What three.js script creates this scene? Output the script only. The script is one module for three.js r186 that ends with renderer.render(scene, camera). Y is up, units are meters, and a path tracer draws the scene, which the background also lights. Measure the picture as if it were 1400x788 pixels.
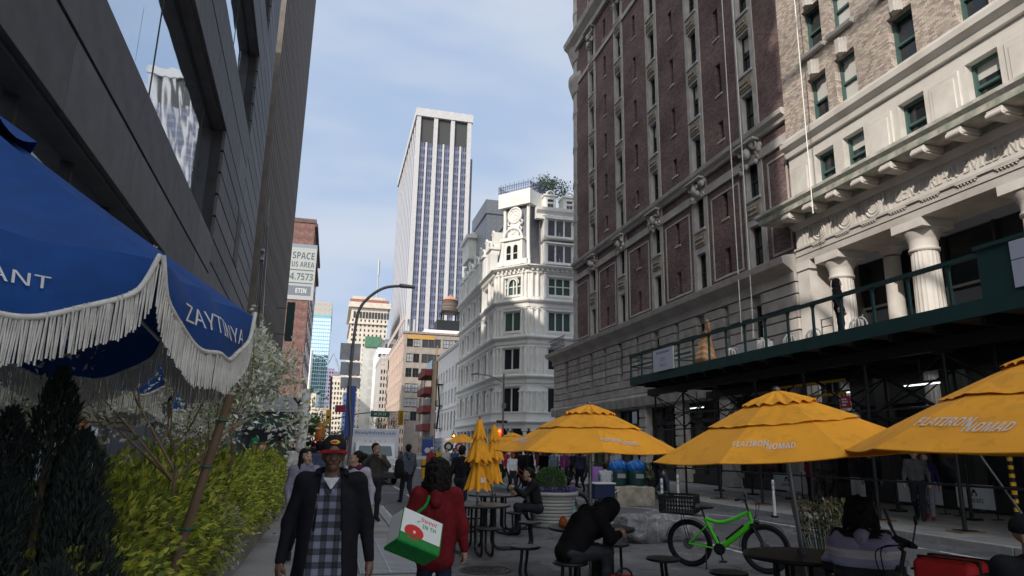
import * as THREE from 'three';
import { mergeGeometries, mergeVertices, toCreasedNormals } from 'three/addons/utils/BufferGeometryUtils.js';
import { RoundedBoxGeometry } from 'three/addons/geometries/RoundedBoxGeometry.js';
import { RectAreaLightUniformsLib } from 'three/addons/lights/RectAreaLightUniformsLib.js';
import { FontLoader } from 'three/addons/loaders/FontLoader.js';
import { TextGeometry } from 'three/addons/geometries/TextGeometry.js';

// ---------- camera, sky, sun, exposure ----------
const scene = new THREE.Scene();
const camera = new THREE.PerspectiveCamera(45.79, 1024 / 576, 0.1, 3000);
camera.position.set(0, 1.7, 0);
camera.rotation.order = 'YXZ';
camera.rotation.set(0.232249, -0.2509, 0.019521);
const SUN = new THREE.Vector3(-0.6, 0.5, 0.6).normalize();
const renderer = new THREE.WebGLRenderer({ antialias: true });
renderer.toneMapping = THREE.LinearToneMapping;
renderer.toneMappingExposure = 1.6;
renderer.shadowMap.enabled = true;
const sun = new THREE.DirectionalLight(0xfff4e8, 2.4);
sun.position.copy(SUN).multiplyScalar(200).add(new THREE.Vector3(10, 0, -40));
sun.target.position.set(10, 0, -40);
sun.castShadow = true; sun.shadow.radius = 1.2;
sun.shadow.mapSize.set(4096, 4096);
Object.assign(sun.shadow.camera, { left: -160, right: 160, top: 160, bottom: -160, near: 1, far: 600 });
sun.name = 'sun_light'; scene.add(sun, sun.target);

RectAreaLightUniformsLib.init();
// seeded randomness and periodic value noise
function rng(seed) { let a = seed >>> 0; return () => { a = (a + 0x6D2B79F5) | 0; let t = Math.imul(a ^ (a >>> 15), 1 | a); t = (t + Math.imul(t ^ (t >>> 7), 61 | t)) ^ t; return ((t ^ (t >>> 14)) >>> 0) / 4294967296; }; }
const hash2 = (x, y, s) => { let h = Math.imul(x, 374761393) + Math.imul(y, 668265263) + Math.imul(s, 1442695041) | 0; h = Math.imul(h ^ (h >>> 13), 1274126177); return ((h ^ (h >>> 16)) >>> 0) / 4294967296; };
function vnoise(x, y, p, s) { const xi = Math.floor(x), yi = Math.floor(y), fx = x - xi, fy = y - yi, u = fx * fx * (3 - 2 * fx), v = fy * fy * (3 - 2 * fy), m = a => ((a % p) + p) % p; const a = hash2(m(xi), m(yi), s), b = hash2(m(xi + 1), m(yi), s), c = hash2(m(xi), m(yi + 1), s), d = hash2(m(xi + 1), m(yi + 1), s); return a + (b - a) * u + (c - a) * v + (a - b - c + d) * u * v; }
function fbm(x, y, p, s, oct = 4) { let t = 0, a = 0.5, n = 0; for (let i = 0; i < oct; i++) { t += a * vnoise(x, y, p, s + i); n += a; x *= 2; y *= 2; p *= 2; a *= 0.5; } return t / n; }
const lerp = (a, b, t) => a + (b - a) * t, clamp = (x, a = 0, b = 1) => Math.min(b, Math.max(a, x)), sst = (a, b, x) => { const t = clamp((x - a) / (b - a)); return t * t * (3 - 2 * t); };

{ // the sky: pale blue spring air with thin cirrus
  const W = 1024, H = 512, d = new Float32Array(W * H * 4);
  for (let j = 0; j < H; j++) for (let i = 0; i < W; i++) {
    const el = ((j + 0.5) / H - 0.5) * Math.PI, az = ((i + 0.5) / W - 0.5) * 2 * Math.PI;
    const y = Math.sin(el), cx = Math.cos(el) * Math.cos(az), cz = Math.cos(el) * Math.sin(az);
    const t = Math.pow(clamp(y), 0.62);
    let r = lerp(0.36, 0.2, t), g = lerp(0.44, 0.28, t), b = lerp(0.56, 0.43, t);
    const k = 1.2 / (Math.max(y, 0) + 0.22), u = cx * k, v = cz * k;
    const n1 = fbm(u * 0.9 + v * 0.5 + 40, v * 2.2 + 40 - u * 0.6, 4096, 5, 6), n2 = fbm(u * 2.2 + v + 80, v * 6 + 80, 4096, 11, 5);
    const cl = sst(0.34, 0.68, n1 * 0.62 + n2 * 0.38) * 0.8 * sst(-0.02, 0.08, y);
    r = lerp(r, 0.42, cl); g = lerp(g, 0.455, cl); b = lerp(b, 0.515, cl);
    const s = Math.max(0, cx * SUN.x + y * SUN.y + cz * SUN.z), glow = 1.25 * Math.pow(s, 2) + 1.4 * Math.pow(s, 12);  // broad sun-side glow, strengthened out of view to add fill in the shade
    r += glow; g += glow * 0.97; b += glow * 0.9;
    if (y < 0) { const q = sst(0, -0.05, y); r = lerp(r, 0.12, q); g = lerp(g, 0.12, q); b = lerp(b, 0.125, q); }
    d.set([r, g, b, 1], (j * W + i) * 4);
  }
  const t = new THREE.DataTexture(d, W, H, THREE.RGBAFormat, THREE.FloatType);
  t.mapping = THREE.EquirectangularReflectionMapping; t.magFilter = t.minFilter = THREE.LinearFilter; t.needsUpdate = true;
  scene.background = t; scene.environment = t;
}

// ---------- pixels of the 1400 x 788 photograph to directions ----------
camera.updateMatrixWorld();
const EYE = camera.position.clone();
const ray = (px, py) => new THREE.Vector3((px - 700) / 933, -(py - 394) / 933, -1).applyQuaternion(camera.quaternion);
const onY = (px, py, y = 0) => { const v = ray(px, py); return v.multiplyScalar((y - EYE.y) / v.y).add(EYE); };
const onX = (px, py, x) => { const v = ray(px, py); return v.multiplyScalar(x / v.x).add(EYE); };
const onZ = (px, py, z) => { const v = ray(px, py); return v.multiplyScalar(z / v.z).add(EYE); };

// ---------- geometry helpers ----------
const V = (x, y, z) => new THREE.Vector3(x, y, z), PI = Math.PI;
const ni = g => { const o = g.index ? g.toNonIndexed() : g; for (const k of Object.keys(o.attributes)) if (!['position', 'normal', 'uv', 'color'].includes(k)) o.deleteAttribute(k); o.morphAttributes = {}; return o; };
function fin(g, x = 0, y = 0, z = 0, ry = 0, rx = 0, rz = 0) { if (rx) g.rotateX(rx); if (rz) g.rotateZ(rz); if (ry) g.rotateY(ry); g.translate(x, y, z); return ni(g); }
const box = (w, h, d, x = 0, y = 0, z = 0, ry = 0, rx = 0, rz = 0) => fin(new THREE.BoxGeometry(w, h, d), x, y, z, ry, rx, rz);
const bb = (x0, x1, y0, y1, z0, z1) => box(Math.abs(x1 - x0), Math.abs(y1 - y0), Math.abs(z1 - z0), (x0 + x1) / 2, (y0 + y1) / 2, (z0 + z1) / 2);
const rbox = (w, h, d, r, x = 0, y = 0, z = 0, ry = 0, rx = 0, rz = 0) => fin(new RoundedBoxGeometry(w, h, d, 2, r), x, y, z, ry, rx, rz);
const cyl = (r0, r1, h, x = 0, y = 0, z = 0, seg = 16, open = false) => fin(new THREE.CylinderGeometry(r1, r0, h, seg, 1, open), x, y + h / 2, z);   // r0 at the foot y
const sph = (r, x, y, z, sx = 1, sy = 1, sz = 1, s = 14) => { const g = new THREE.SphereGeometry(r, s, Math.max(6, s * 0.7 | 0)); g.scale(sx, sy, sz); return fin(g, x, y, z); };
function rod(a, b, r, seg = 8, r2 = r) { a = a.isVector3 ? a : V(...a); b = b.isVector3 ? b : V(...b); const d = b.clone().sub(a), g = new THREE.CylinderGeometry(r2, r, d.length(), seg); g.applyQuaternion(new THREE.Quaternion().setFromUnitVectors(V(0, 1, 0), d.normalize())); return fin(g, (a.x + b.x) / 2, (a.y + b.y) / 2, (a.z + b.z) / 2); }
function bar(a, b, w, h) { a = a.isVector3 ? a : V(...a); b = b.isVector3 ? b : V(...b); const d = b.clone().sub(a), g = new THREE.BoxGeometry(w, h, d.length()); const m = new THREE.Matrix4().lookAt(b, a, V(0, 1, 0)); g.applyMatrix4(m); return fin(g, (a.x + b.x) / 2, (a.y + b.y) / 2, (a.z + b.z) / 2); }
const tube = (pts, r, seg = 24, rs = 8, closed = false) => ni(new THREE.TubeGeometry(new THREE.CatmullRomCurve3(pts.map(p => p.isVector3 ? p : V(...p)), closed), seg, r, rs, closed));
const lathe = (pts, seg = 24, x = 0, y = 0, z = 0) => fin(new THREE.LatheGeometry(pts.map(p => new THREE.Vector2(...p)), seg), x, y, z);
const torus = (R, r, x, y, z, ry = 0, seg = 36, rs = 8, arc = PI * 2) => { const g = new THREE.TorusGeometry(R, r, rs, seg, arc); return fin(g, x, y, z, ry); };
function extr(pts, d, bevel = 0, holes = []) { const s = new THREE.Shape(pts.map(p => new THREE.Vector2(...p))); for (const h of holes) s.holes.push(new THREE.Path(h.map(p => new THREE.Vector2(...p)))); return ni(new THREE.ExtrudeGeometry(s, { depth: d, bevelEnabled: bevel > 0, bevelSize: bevel, bevelThickness: bevel, bevelSegments: 2, curveSegments: 10 })); }
const mv = (g, x = 0, y = 0, z = 0, ry = 0) => { const c = g.clone(); if (ry) c.rotateY(ry); c.translate(x, y, z); return c; };
// a parametric sheet: f(u, v) -> Vector3
function sheet(f, nu, nv, uvs) { const p = [], uv = [], ix = []; for (let j = 0; j <= nv; j++) for (let i = 0; i <= nu; i++) { const q = f(i / nu, j / nv); p.push(q.x, q.y, q.z); uv.push(i / nu, j / nv); } for (let j = 0; j < nv; j++) for (let i = 0; i < nu; i++) { const a = j * (nu + 1) + i, b = a + 1, c = a + nu + 1, d = c + 1; ix.push(a, b, d, a, d, c); } const g = new THREE.BufferGeometry(); g.setAttribute('position', new THREE.Float32BufferAttribute(p, 3)); g.setAttribute('uv', new THREE.Float32BufferAttribute(uv, 2)); g.setIndex(ix); g.computeVertexNormals(); return ni(g); }
// an upright wall u0..u1, v0..v1 (front at z = 0, thickness t behind it) with rectangular openings [u0, u1, v0, v1]
function wallHoles(u0, u1, v0, v1, holes, t, z = 0) {
  const vs = [...new Set([v0, v1, ...holes.flatMap(h => [h[2], h[3]]).filter(v => v > v0 && v < v1)])].sort((a, b) => a - b), out = [];
  for (let i = 0; i < vs.length - 1; i++) {
    const a = vs[i], b = vs[i + 1], m = (a + b) / 2, hs = holes.filter(h => h[2] < m && h[3] > m && h[1] > u0 && h[0] < u1).sort((p, q) => p[0] - q[0]);
    let u = u0; for (const h of hs) { if (h[0] > u + 1e-4) out.push(bb(u, h[0], a, b, z - t, z)); u = Math.max(u, h[1]); }
    if (u < u1 - 1e-4) out.push(bb(u, u1, a, b, z - t, z));
  }
  return out;
}
// moulding: profile [[out, y], ...] swept along an open plan polyline [[x, z], ...]; "out" is to the left of the walking direction
function sweep(plan, prof, close = true) {
  const n = plan.length, nor = []; for (let i = 0; i < n - 1; i++) { const dx = plan[i + 1][0] - plan[i][0], dz = plan[i + 1][1] - plan[i][1], l = Math.hypot(dx, dz); nor.push([dz / l, -dx / l]); }
  const off = (i, o) => { const a = nor[Math.max(0, i - 1)], b = nor[Math.min(n - 2, i)], mx = a[0] + b[0], mz = a[1] + b[1], k = 2 / (mx * mx + mz * mz); return [plan[i][0] + mx * k * o, plan[i][1] + mz * k * o]; };
  const P = close ? [...prof, prof[0]] : prof, pos = [];
  const q = (a, b, c, d) => pos.push(...a, ...b, ...c, ...a, ...c, ...d);
  for (let i = 0; i < n - 1; i++) for (let j = 0; j < P.length - 1; j++) { const A = off(i, P[j][0]), B = off(i + 1, P[j][0]), C = off(i + 1, P[j + 1][0]), D = off(i, P[j + 1][0]); q([A[0], P[j][1], A[1]], [B[0], P[j][1], B[1]], [C[0], P[j + 1][1], C[1]], [D[0], P[j + 1][1], D[1]]); }
  if (close) for (const i of [0, n - 1]) { const sh = THREE.ShapeUtils.triangulateShape(prof.map(p => new THREE.Vector2(...p)), []); for (const t of sh) for (const k of t) { const A = off(i, prof[k][0]); pos.push(A[0], prof[k][1], A[1]); } }
  const g = new THREE.BufferGeometry(); g.setAttribute('position', new THREE.Float32BufferAttribute(pos, 3)); g.computeVertexNormals(); return g;
}
// box-projected uv in metres
function metreUV(g) {
  const p = g.attributes.position, n = g.attributes.normal, uv = new Float32Array(p.count * 2);
  for (let i = 0; i < p.count; i += 3) {
    let nx = 0, ny = 0, nz = 0; for (let k = i; k < i + 3; k++) { nx += Math.abs(n.getX(k)); ny += Math.abs(n.getY(k)); nz += Math.abs(n.getZ(k)); }
    for (let k = i; k < i + 3; k++) { const X = p.getX(k), Y = p.getY(k), Z = p.getZ(k); let a, b; if (ny >= nx && ny >= nz) { a = X; b = Z; } else if (nx >= nz) { a = Z; b = Y; } else { a = X; b = Y; } uv[k * 2] = a; uv[k * 2 + 1] = b; }
  }
  g.setAttribute('uv', new THREE.BufferAttribute(uv, 2)); return g;
}
function join(gs, keepUV) {
  gs = (Array.isArray(gs) ? gs : [gs]).flat(3).map(ni);
  const col = gs.some(g => g.attributes.color);
  for (const g of gs) { if (!g.attributes.normal) g.computeVertexNormals(); if (!g.attributes.uv) g.setAttribute('uv', new THREE.BufferAttribute(new Float32Array(g.attributes.position.count * 2), 2)); if (col && !g.attributes.color) g.setAttribute('color', new THREE.BufferAttribute(new Float32Array(g.attributes.position.count * 3).fill(1), 3)); }
  const g = gs.length > 1 ? mergeGeometries(gs) : gs[0]; return keepUV ? g : metreUV(g);
}
// ---------- objects ----------
const used = new Map();
const numbered = n => { const k = used.get(n) || 0; used.set(n, k + 1); return k ? n + '_' + String(k).padStart(3, '0') : n; };
function part(name, gs, m, parent, keepUV) { const o = new THREE.Mesh(gs.isBufferGeometry && gs.userData.ready ? gs : join(gs, keepUV), m); o.name = name; o.castShadow = o.receiveShadow = true; parent.add(o); return o; }
const geo = (gs, keepUV) => { const g = join(gs, keepUV); g.userData.ready = true; return g; };
function tag(o, label, category, group, kind) { o.userData.label = label; o.userData.category = category; if (group) o.userData.group = group; if (kind) o.userData.kind = kind; return o; }
function thing(name, label, category, pos = [0, 0, 0], ry = 0, group) { const o = new THREE.Group(); o.name = numbered(name); scene.add(o); o.position.set(...pos); o.rotation.y = ry; return tag(o, label, category, group); }
function solo(name, gs, m, label, category, group, keepUV) { const o = part(numbered(name), gs, m, scene, keepUV); return tag(o, label, category, group); }
function struct(name, gs, m, keepUV) { const o = part(numbered(name), gs, m, scene, keepUV); o.userData.kind = 'structure'; return o; }
function copy(o, pos, ry, label, group) { const c = o.clone(); c.name = numbered(o.name.replace(/_\d{3}$/, '')); c.userData = { ...o.userData }; scene.add(c); if (pos) c.position.set(...pos); if (ry !== undefined) c.rotation.y = ry; if (label) c.userData.label = label; if (group) c.userData.group = group; return c; }
const stuff = o => { o.userData.kind = 'stuff'; return o; };
// ---------- procedural materials (linear base colours) ----------
function dtex(n, f, rep = 1, srgb = true, repY = rep) {
  const d = new Uint8Array(n * n * 4); for (let j = 0; j < n; j++) for (let i = 0; i < n; i++) { const c = f(i / n, j / n); const o = (j * n + i) * 4; d[o] = clamp(c[0]) * 255; d[o + 1] = clamp(c[1]) * 255; d[o + 2] = clamp(c[2]) * 255; d[o + 3] = 255; }
  const t = new THREE.DataTexture(d, n, n); t.wrapS = t.wrapT = THREE.RepeatWrapping; t.magFilter = THREE.LinearFilter; t.minFilter = THREE.LinearMipmapLinearFilter; t.generateMipmaps = true; if (srgb) t.colorSpace = THREE.SRGBColorSpace; t.repeat.set(1 / rep, 1 / repY); t.needsUpdate = true; return t;
}
const g2s = x => x <= 0.0031308 ? 12.92 * x : 1.055 * Math.pow(x, 1 / 2.4) - 0.055;
const C3 = (r, g, b) => [r, g, b];
// mottled surface: base colour (linear), variation, metres per tile, noise seed
function mottle(c, amp, size, seed, { n = 256, fine = 0.5, freq = 6, tint = [0, 0, 0] } = {}) {
  return dtex(n, (u, v) => { const a = fbm(u * freq, v * freq, freq, seed, 5) - 0.5, b = hash2(u * n | 0, v * n | 0, seed) - 0.5, k = 1 + amp * (a * 2 + b * fine); return c.map((x, i) => g2s(Math.max(0.002, x * k * (1 + tint[i] * a)))); }, size);
}
const mat = (c, rough = 0.8, o = {}) => { const m = new THREE.MeshStandardMaterial({ roughness: rough, side: THREE.DoubleSide, ...o }); if (Array.isArray(c)) m.color.setRGB(...c); else if (c && c.isTexture) m.map = c; return m; };
const dull = (c, rough = 0.9, sp = 0.25, o = {}) => { const m = new THREE.MeshPhysicalMaterial({ roughness: rough, specularIntensity: sp, side: THREE.DoubleSide, ...o }); m.color.setRGB(...c); return m; };
const tmat = (c, amp, size, seed, rough = 0.85, o = {}, mo = {}) => mat(mottle(c, amp, size, seed, mo), rough, o);
const bumpT = (size, seed, freq = 24, n = 256) => dtex(n, (u, v) => { const a = 0.5 * fbm(u * freq, v * freq, freq, seed, 4) + 0.5 * hash2(u * n | 0, v * n | 0, seed); return [a, a, a]; }, size, false);
// brick courses: far too small in the picture to pick apart
function brickTex(c, mort, seed, { bw = 0.21, bh = 0.07, nx = 8, ny = 24, n = 512, vary = 0.35, grime = 0.25 } = {}) {
  return dtex(n, (u, v) => { const y = v * ny, r = Math.floor(y), x = u * nx + (r % 2) * 0.5, q = ((Math.floor(x) % nx) + nx) % nx, fx = x - Math.floor(x), fy = y - r; const isM = fx < 0.05 || fy < 0.14; const k = 1 + vary * (hash2(q, r, seed) - 0.5) * 2, g = 1 + grime * (fbm(u * 3, v * 3, 3, seed, 4) - 0.5) * 2, h = 1 + 0.2 * (hash2(u * n | 0, v * n | 0, seed) - 0.5); const col = isM ? mort : c; return col.map((z, i) => g2s(z * (isM ? g : k * g) * h * (1 + (isM ? 0 : (hash2(q, r, seed + 9 + i) - 0.5) * 0.12)))); }, nx * bw, true, ny * bh);
}
const M = {};
// asphalt with stains, patches and wear
M.asphalt = mat(dtex(1024, (u, v) => { const a = fbm(u * 5, v * 5, 5, 3, 6) - 0.5, p = fbm(u * 16, v * 16, 16, 8, 3), s = hash2(u * 1024 | 0, v * 1024 | 0, 2), cr = Math.abs(fbm(u * 7, v * 7, 7, 31, 5) - 0.5); let k = 0.115 * (1 + 0.75 * a + 0.35 * (s - 0.5)); if (p > 0.66) k *= 0.72; if (cr < 0.006) k *= 0.45; const st = fbm(u * 40, v * 40, 40, 17, 2); if (st > 0.8) k *= 1.5; return [g2s(k), g2s(k * 1.0), g2s(k * 1.04)]; }, 9), 0.86, { bumpMap: bumpT(1.2, 5, 64), bumpScale: 0.004 });
M.concrete = tmat([0.27, 0.265, 0.255], 0.32, 3.1, 21, 0.9, { bumpMap: bumpT(0.8, 6, 40), bumpScale: 0.002 }, { n: 512 });
M.concrete2 = tmat([0.235, 0.23, 0.225], 0.36, 2.7, 25, 0.9, {}, { n: 512 });
M.patchA = tmat([0.085, 0.085, 0.09], 0.35, 1.3, 23, 0.88); M.patchB = tmat([0.15, 0.148, 0.145], 0.35, 1.7, 24, 0.88);
M.kerb = tmat([0.3, 0.3, 0.3], 0.3, 1.3, 22, 0.85);
M.paint = mat(dtex(512, (u, v) => { const w = fbm(u * 18, v * 18, 18, 41, 5), k = w > 0.6 ? 0.2 : 0.55 * (0.85 + 0.3 * w); return [g2s(k), g2s(k), g2s(k * 0.98)]; }, 3), 0.8);
M.teal = tmat([0.12, 0.25, 0.25], 0.4, 4, 43, 0.88, {}, { n: 512 });
M.blackStone = tmat([0.102, 0.101, 0.108], 0.3, 2.2, 51, 0.62, { bumpMap: bumpT(0.9, 9, 50), bumpScale: 0.002 }, { n: 512, fine: 0.7 });
M.blackStone2 = tmat([0.088, 0.088, 0.095], 0.34, 2.4, 52, 0.66, {}, { n: 512, fine: 0.7 });
M.darkGap = M.blackStone2;
M.redBrick = mat(brickTex([0.155, 0.094, 0.09], [0.15, 0.128, 0.122], 61, { nx: 32, ny: 72, n: 1024, grime: 0.55 }), 0.92);
M.redBrick2 = mat(brickTex([0.2, 0.1, 0.085], [0.2, 0.165, 0.15], 62, { vary: 0.6 }), 0.92);
M.tanBrick = mat(brickTex([0.36, 0.31, 0.265], [0.2, 0.165, 0.14], 63, { vary: 0.4, bh: 0.075, nx: 32, ny: 72, n: 1024, grime: 0.2 }), 0.92);
M.limestone = tmat([0.44, 0.415, 0.385], 0.26, 3.4, 71, 0.88, { bumpMap: bumpT(1.1, 7, 30), bumpScale: 0.003 }, { n: 512, tint: [0, 0.06, 0.12] });
M.limestone2 = tmat([0.43, 0.405, 0.375], 0.3, 2.9, 72, 0.88, {}, { n: 512, tint: [0, 0.06, 0.12] });
M.greyStone = tmat([0.36, 0.34, 0.315], 0.36, 3.2, 73, 0.9, { bumpMap: bumpT(1.3, 8, 30), bumpScale: 0.004 }, { n: 512 });
M.marble = tmat([0.56, 0.535, 0.495], 0.2, 3.7, 74, 0.75, {}, { n: 512, tint: [0, 0.05, 0.1] });
M.copperStain = tmat([0.42, 0.42, 0.37], 0.6, 1.7, 75, 0.9, {}, { n: 256, tint: [0.5, 0, 0.4] });
M.cream = tmat([0.78, 0.775, 0.735], 0.12, 4.3, 81, 0.7, {}, { n: 512 });
M.slate = tmat([0.16, 0.17, 0.2], 0.3, 1.4, 82, 0.6);
M.white = tmat([0.72, 0.72, 0.71], 0.12, 3.9, 83, 0.8);
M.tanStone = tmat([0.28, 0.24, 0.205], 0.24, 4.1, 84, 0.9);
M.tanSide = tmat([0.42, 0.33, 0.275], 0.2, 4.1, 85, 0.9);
M.beige = tmat([0.5, 0.45, 0.38], 0.25, 5, 86, 0.9);
M.brownRib = tmat([0.15, 0.13, 0.115], 0.3, 3.3, 87, 0.85, {}, { n: 512 });
M.glass = mat([0.02, 0.024, 0.028], 0.06, { metalness: 0, envMapIntensity: 1 });
M.glassG = mat([0.06, 0.1, 0.095], 0.08);
M.mirror = new THREE.MeshPhysicalMaterial({ color: new THREE.Color().setRGB(0.6, 0.68, 0.76), metalness: 0.95, roughness: 0.03, bumpMap: dtex(256, (u, v) => { const a = fbm(u * 3, v * 6, 6, 91, 2); return [a, a, a]; }, 7, false), bumpScale: 0.014 });
M.cyanGlass = new THREE.MeshPhysicalMaterial({ color: new THREE.Color().setRGB(0.2, 0.42, 0.5), metalness: 0.6, roughness: 0.12 });
M.blind = mat([0.5, 0.5, 0.48], 0.9);
M.winFrame = mat([0.03, 0.031, 0.031], 0.6);
M.greenFrame = mat([0.05, 0.105, 0.095], 0.55);
M.whiteFrame = mat([0.74, 0.735, 0.7], 0.6);
M.interior = mat([0.35, 0.34, 0.32], 0.95);
M.iron = mat([0.012, 0.013, 0.015], 0.5, { metalness: 0.3 });
M.steel = mat([0.3, 0.31, 0.32], 0.35, { metalness: 0.85 });
M.steelDull = mat([0.16, 0.165, 0.17], 0.55, { metalness: 0.6 });
M.galv = tmat([0.34, 0.35, 0.36], 0.25, 0.8, 92, 0.5, { metalness: 0.4 });
M.hunter = tmat([0.01, 0.047, 0.046], 0.25, 1.9, 93, 0.6);
M.rust = tmat([0.11, 0.085, 0.07], 0.5, 0.9, 94, 0.9);
M.ply = tmat([0.5, 0.29, 0.15], 0.25, 1.2, 95, 0.8);
M.timber = tmat([0.2, 0.13, 0.08], 0.4, 0.7, 96, 0.85);
M.blackPlastic = mat([0.014, 0.014, 0.015], 0.55);
M.rubber = dull([0.012, 0.012, 0.013], 0.85, 0.4);
M.whitePlastic = mat([0.62, 0.62, 0.62], 0.5);
M.redCloth = tmat([0.58, 0.02, 0.022], 0.2, 0.3, 97, 0.7);
M.signRed = mat([0.35, 0.02, 0.05], 0.6);
M.signGreen = mat([0.008, 0.12, 0.07], 0.5);
M.signBlue = mat([0.02, 0.06, 0.3], 0.5);
M.chrome = mat([0.6, 0.6, 0.6], 0.18, { metalness: 1 });
M.orange = mat([0.6, 0.16, 0.02], 0.7);
M.yellow = mat([0.7, 0.4, 0.02], 0.6);
M.tubeGlow = mat([0.8, 0.8, 0.8], 0.5, { emissive: new THREE.Color(0.9, 0.97, 1), emissiveIntensity: 1.3 });
const glow = (r, g, b, i) => mat([r * 0.5, g * 0.5, b * 0.5], 0.5, { emissive: new THREE.Color(r, g, b), emissiveIntensity: i });
// flat print on a canvas
function print(w, h, draw) { const c = document.createElement('canvas'); c.width = w; c.height = h; draw(c.getContext('2d'), w, h); const t = new THREE.CanvasTexture(c); t.colorSpace = THREE.SRGBColorSpace; return t; }
// a plane sign face: uv 0..1
const face = (w, h, x = 0, y = 0, z = 0, ry = 0, rx = 0) => fin(new THREE.PlaneGeometry(w, h), x, y, z, ry, rx);

// ---------- signed-distance bodies, meshed with surface nets ----------
const B = (a, b, ra, rb = ra) => [a[0], a[1], a[2], b[0], b[1], b[2], ra, rb];
function sdf(bones, k) {
  return (x, y, z) => { let d = 1e9; for (const b of bones) { const ex = b[3] - b[0], ey = b[4] - b[1], ez = b[5] - b[2], px = x - b[0], py = y - b[1], pz = z - b[2], l = ex * ex + ey * ey + ez * ez; let t = l > 1e-9 ? (px * ex + py * ey + pz * ez) / l : 0; t = t < 0 ? 0 : t > 1 ? 1 : t; const qx = px - t * ex, qy = py - t * ey, qz = pz - t * ez; const q = Math.sqrt(qx * qx + qy * qy + qz * qz) - b[6] - t * (b[7] - b[6]); if (d > 1e8) { d = q; continue; } const h = Math.max(k - Math.abs(d - q), 0) / k; d = Math.min(d, q) - h * h * k * 0.25; } return d; };
}
function nets(bones, cell, k = 0.05, warp) {
  let lo = [1e9, 1e9, 1e9], hi = [-1e9, -1e9, -1e9];
  for (const b of bones) for (let i = 0; i < 3; i++) { const r = Math.max(b[6], b[7]) + cell * 2 + k * 0.3; lo[i] = Math.min(lo[i], b[i] - r, b[i + 3] - r); hi[i] = Math.max(hi[i], b[i] + r, b[i + 3] + r); }
  const n = lo.map((l, i) => Math.ceil((hi[i] - l) / cell) + 1), base = sdf(bones, k), f = warp ? (x, y, z) => warp(x, y, z, base(x, y, z)) : base, S = n[0] * n[1] * n[2], F = new Float32Array(S), id = (i, j, l) => i + n[0] * (j + n[1] * l);
  for (let l = 0; l < n[2]; l++) for (let j = 0; j < n[1]; j++) for (let i = 0; i < n[0]; i++) F[id(i, j, l)] = f(lo[0] + i * cell, lo[1] + j * cell, lo[2] + l * cell);
  const vi = new Int32Array(S).fill(-1), P = [], N = [], co = [0, 1, n[0], n[0] + 1, n[0] * n[1], n[0] * n[1] + 1, n[0] * n[1] + n[0], n[0] * n[1] + n[0] + 1], E = [[0, 1], [2, 3], [4, 5], [6, 7], [0, 2], [1, 3], [4, 6], [5, 7], [0, 4], [1, 5], [2, 6], [3, 7]];
  for (let l = 0; l < n[2] - 1; l++) for (let j = 0; j < n[1] - 1; j++) for (let i = 0; i < n[0] - 1; i++) {
    const o = id(i, j, l); let m = 0; for (let c = 0; c < 8; c++) if (F[o + co[c]] < 0) m |= 1 << c; if (m === 0 || m === 255) continue;
    let x = 0, y = 0, z = 0, q = 0; for (const [a, b] of E) { const fa = F[o + co[a]], fb = F[o + co[b]]; if ((fa < 0) === (fb < 0)) continue; const t = fa / (fa - fb); x += lerp(a & 1, b & 1, t); y += lerp(a >> 1 & 1, b >> 1 & 1, t); z += lerp(a >> 2, b >> 2, t); q++; }
    x = lo[0] + (i + x / q) * cell; y = lo[1] + (j + y / q) * cell; z = lo[2] + (l + z / q) * cell; vi[o] = P.length / 3; P.push(x, y, z);
    const e = cell * 0.5, gx = f(x + e, y, z) - f(x - e, y, z), gy = f(x, y + e, z) - f(x, y - e, z), gz = f(x, y, z + e) - f(x, y, z - e), g = Math.hypot(gx, gy, gz) || 1; N.push(gx / g, gy / g, gz / g);
  }
  const I = [], st = [1, n[0], n[0] * n[1]];
  for (let l = 1; l < n[2] - 1; l++) for (let j = 1; j < n[1] - 1; j++) for (let i = 1; i < n[0] - 1; i++) { const o = id(i, j, l); for (let a = 0; a < 3; a++) { const fa = F[o], fb = F[o + st[a]]; if ((fa < 0) === (fb < 0)) continue; const b = st[(a + 1) % 3], c = st[(a + 2) % 3], v0 = vi[o], v1 = vi[o - b], v2 = vi[o - b - c], v3 = vi[o - c]; if (v0 < 0 || v1 < 0 || v2 < 0 || v3 < 0) continue; fa < 0 ? I.push(v0, v1, v2, v0, v2, v3) : I.push(v0, v2, v1, v0, v3, v2); } }
  const g = new THREE.BufferGeometry(); g.setAttribute('position', new THREE.Float32BufferAttribute(P, 3)); g.setAttribute('normal', new THREE.Float32BufferAttribute(N, 3)); g.setIndex(I); return ni(g);
}
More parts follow.
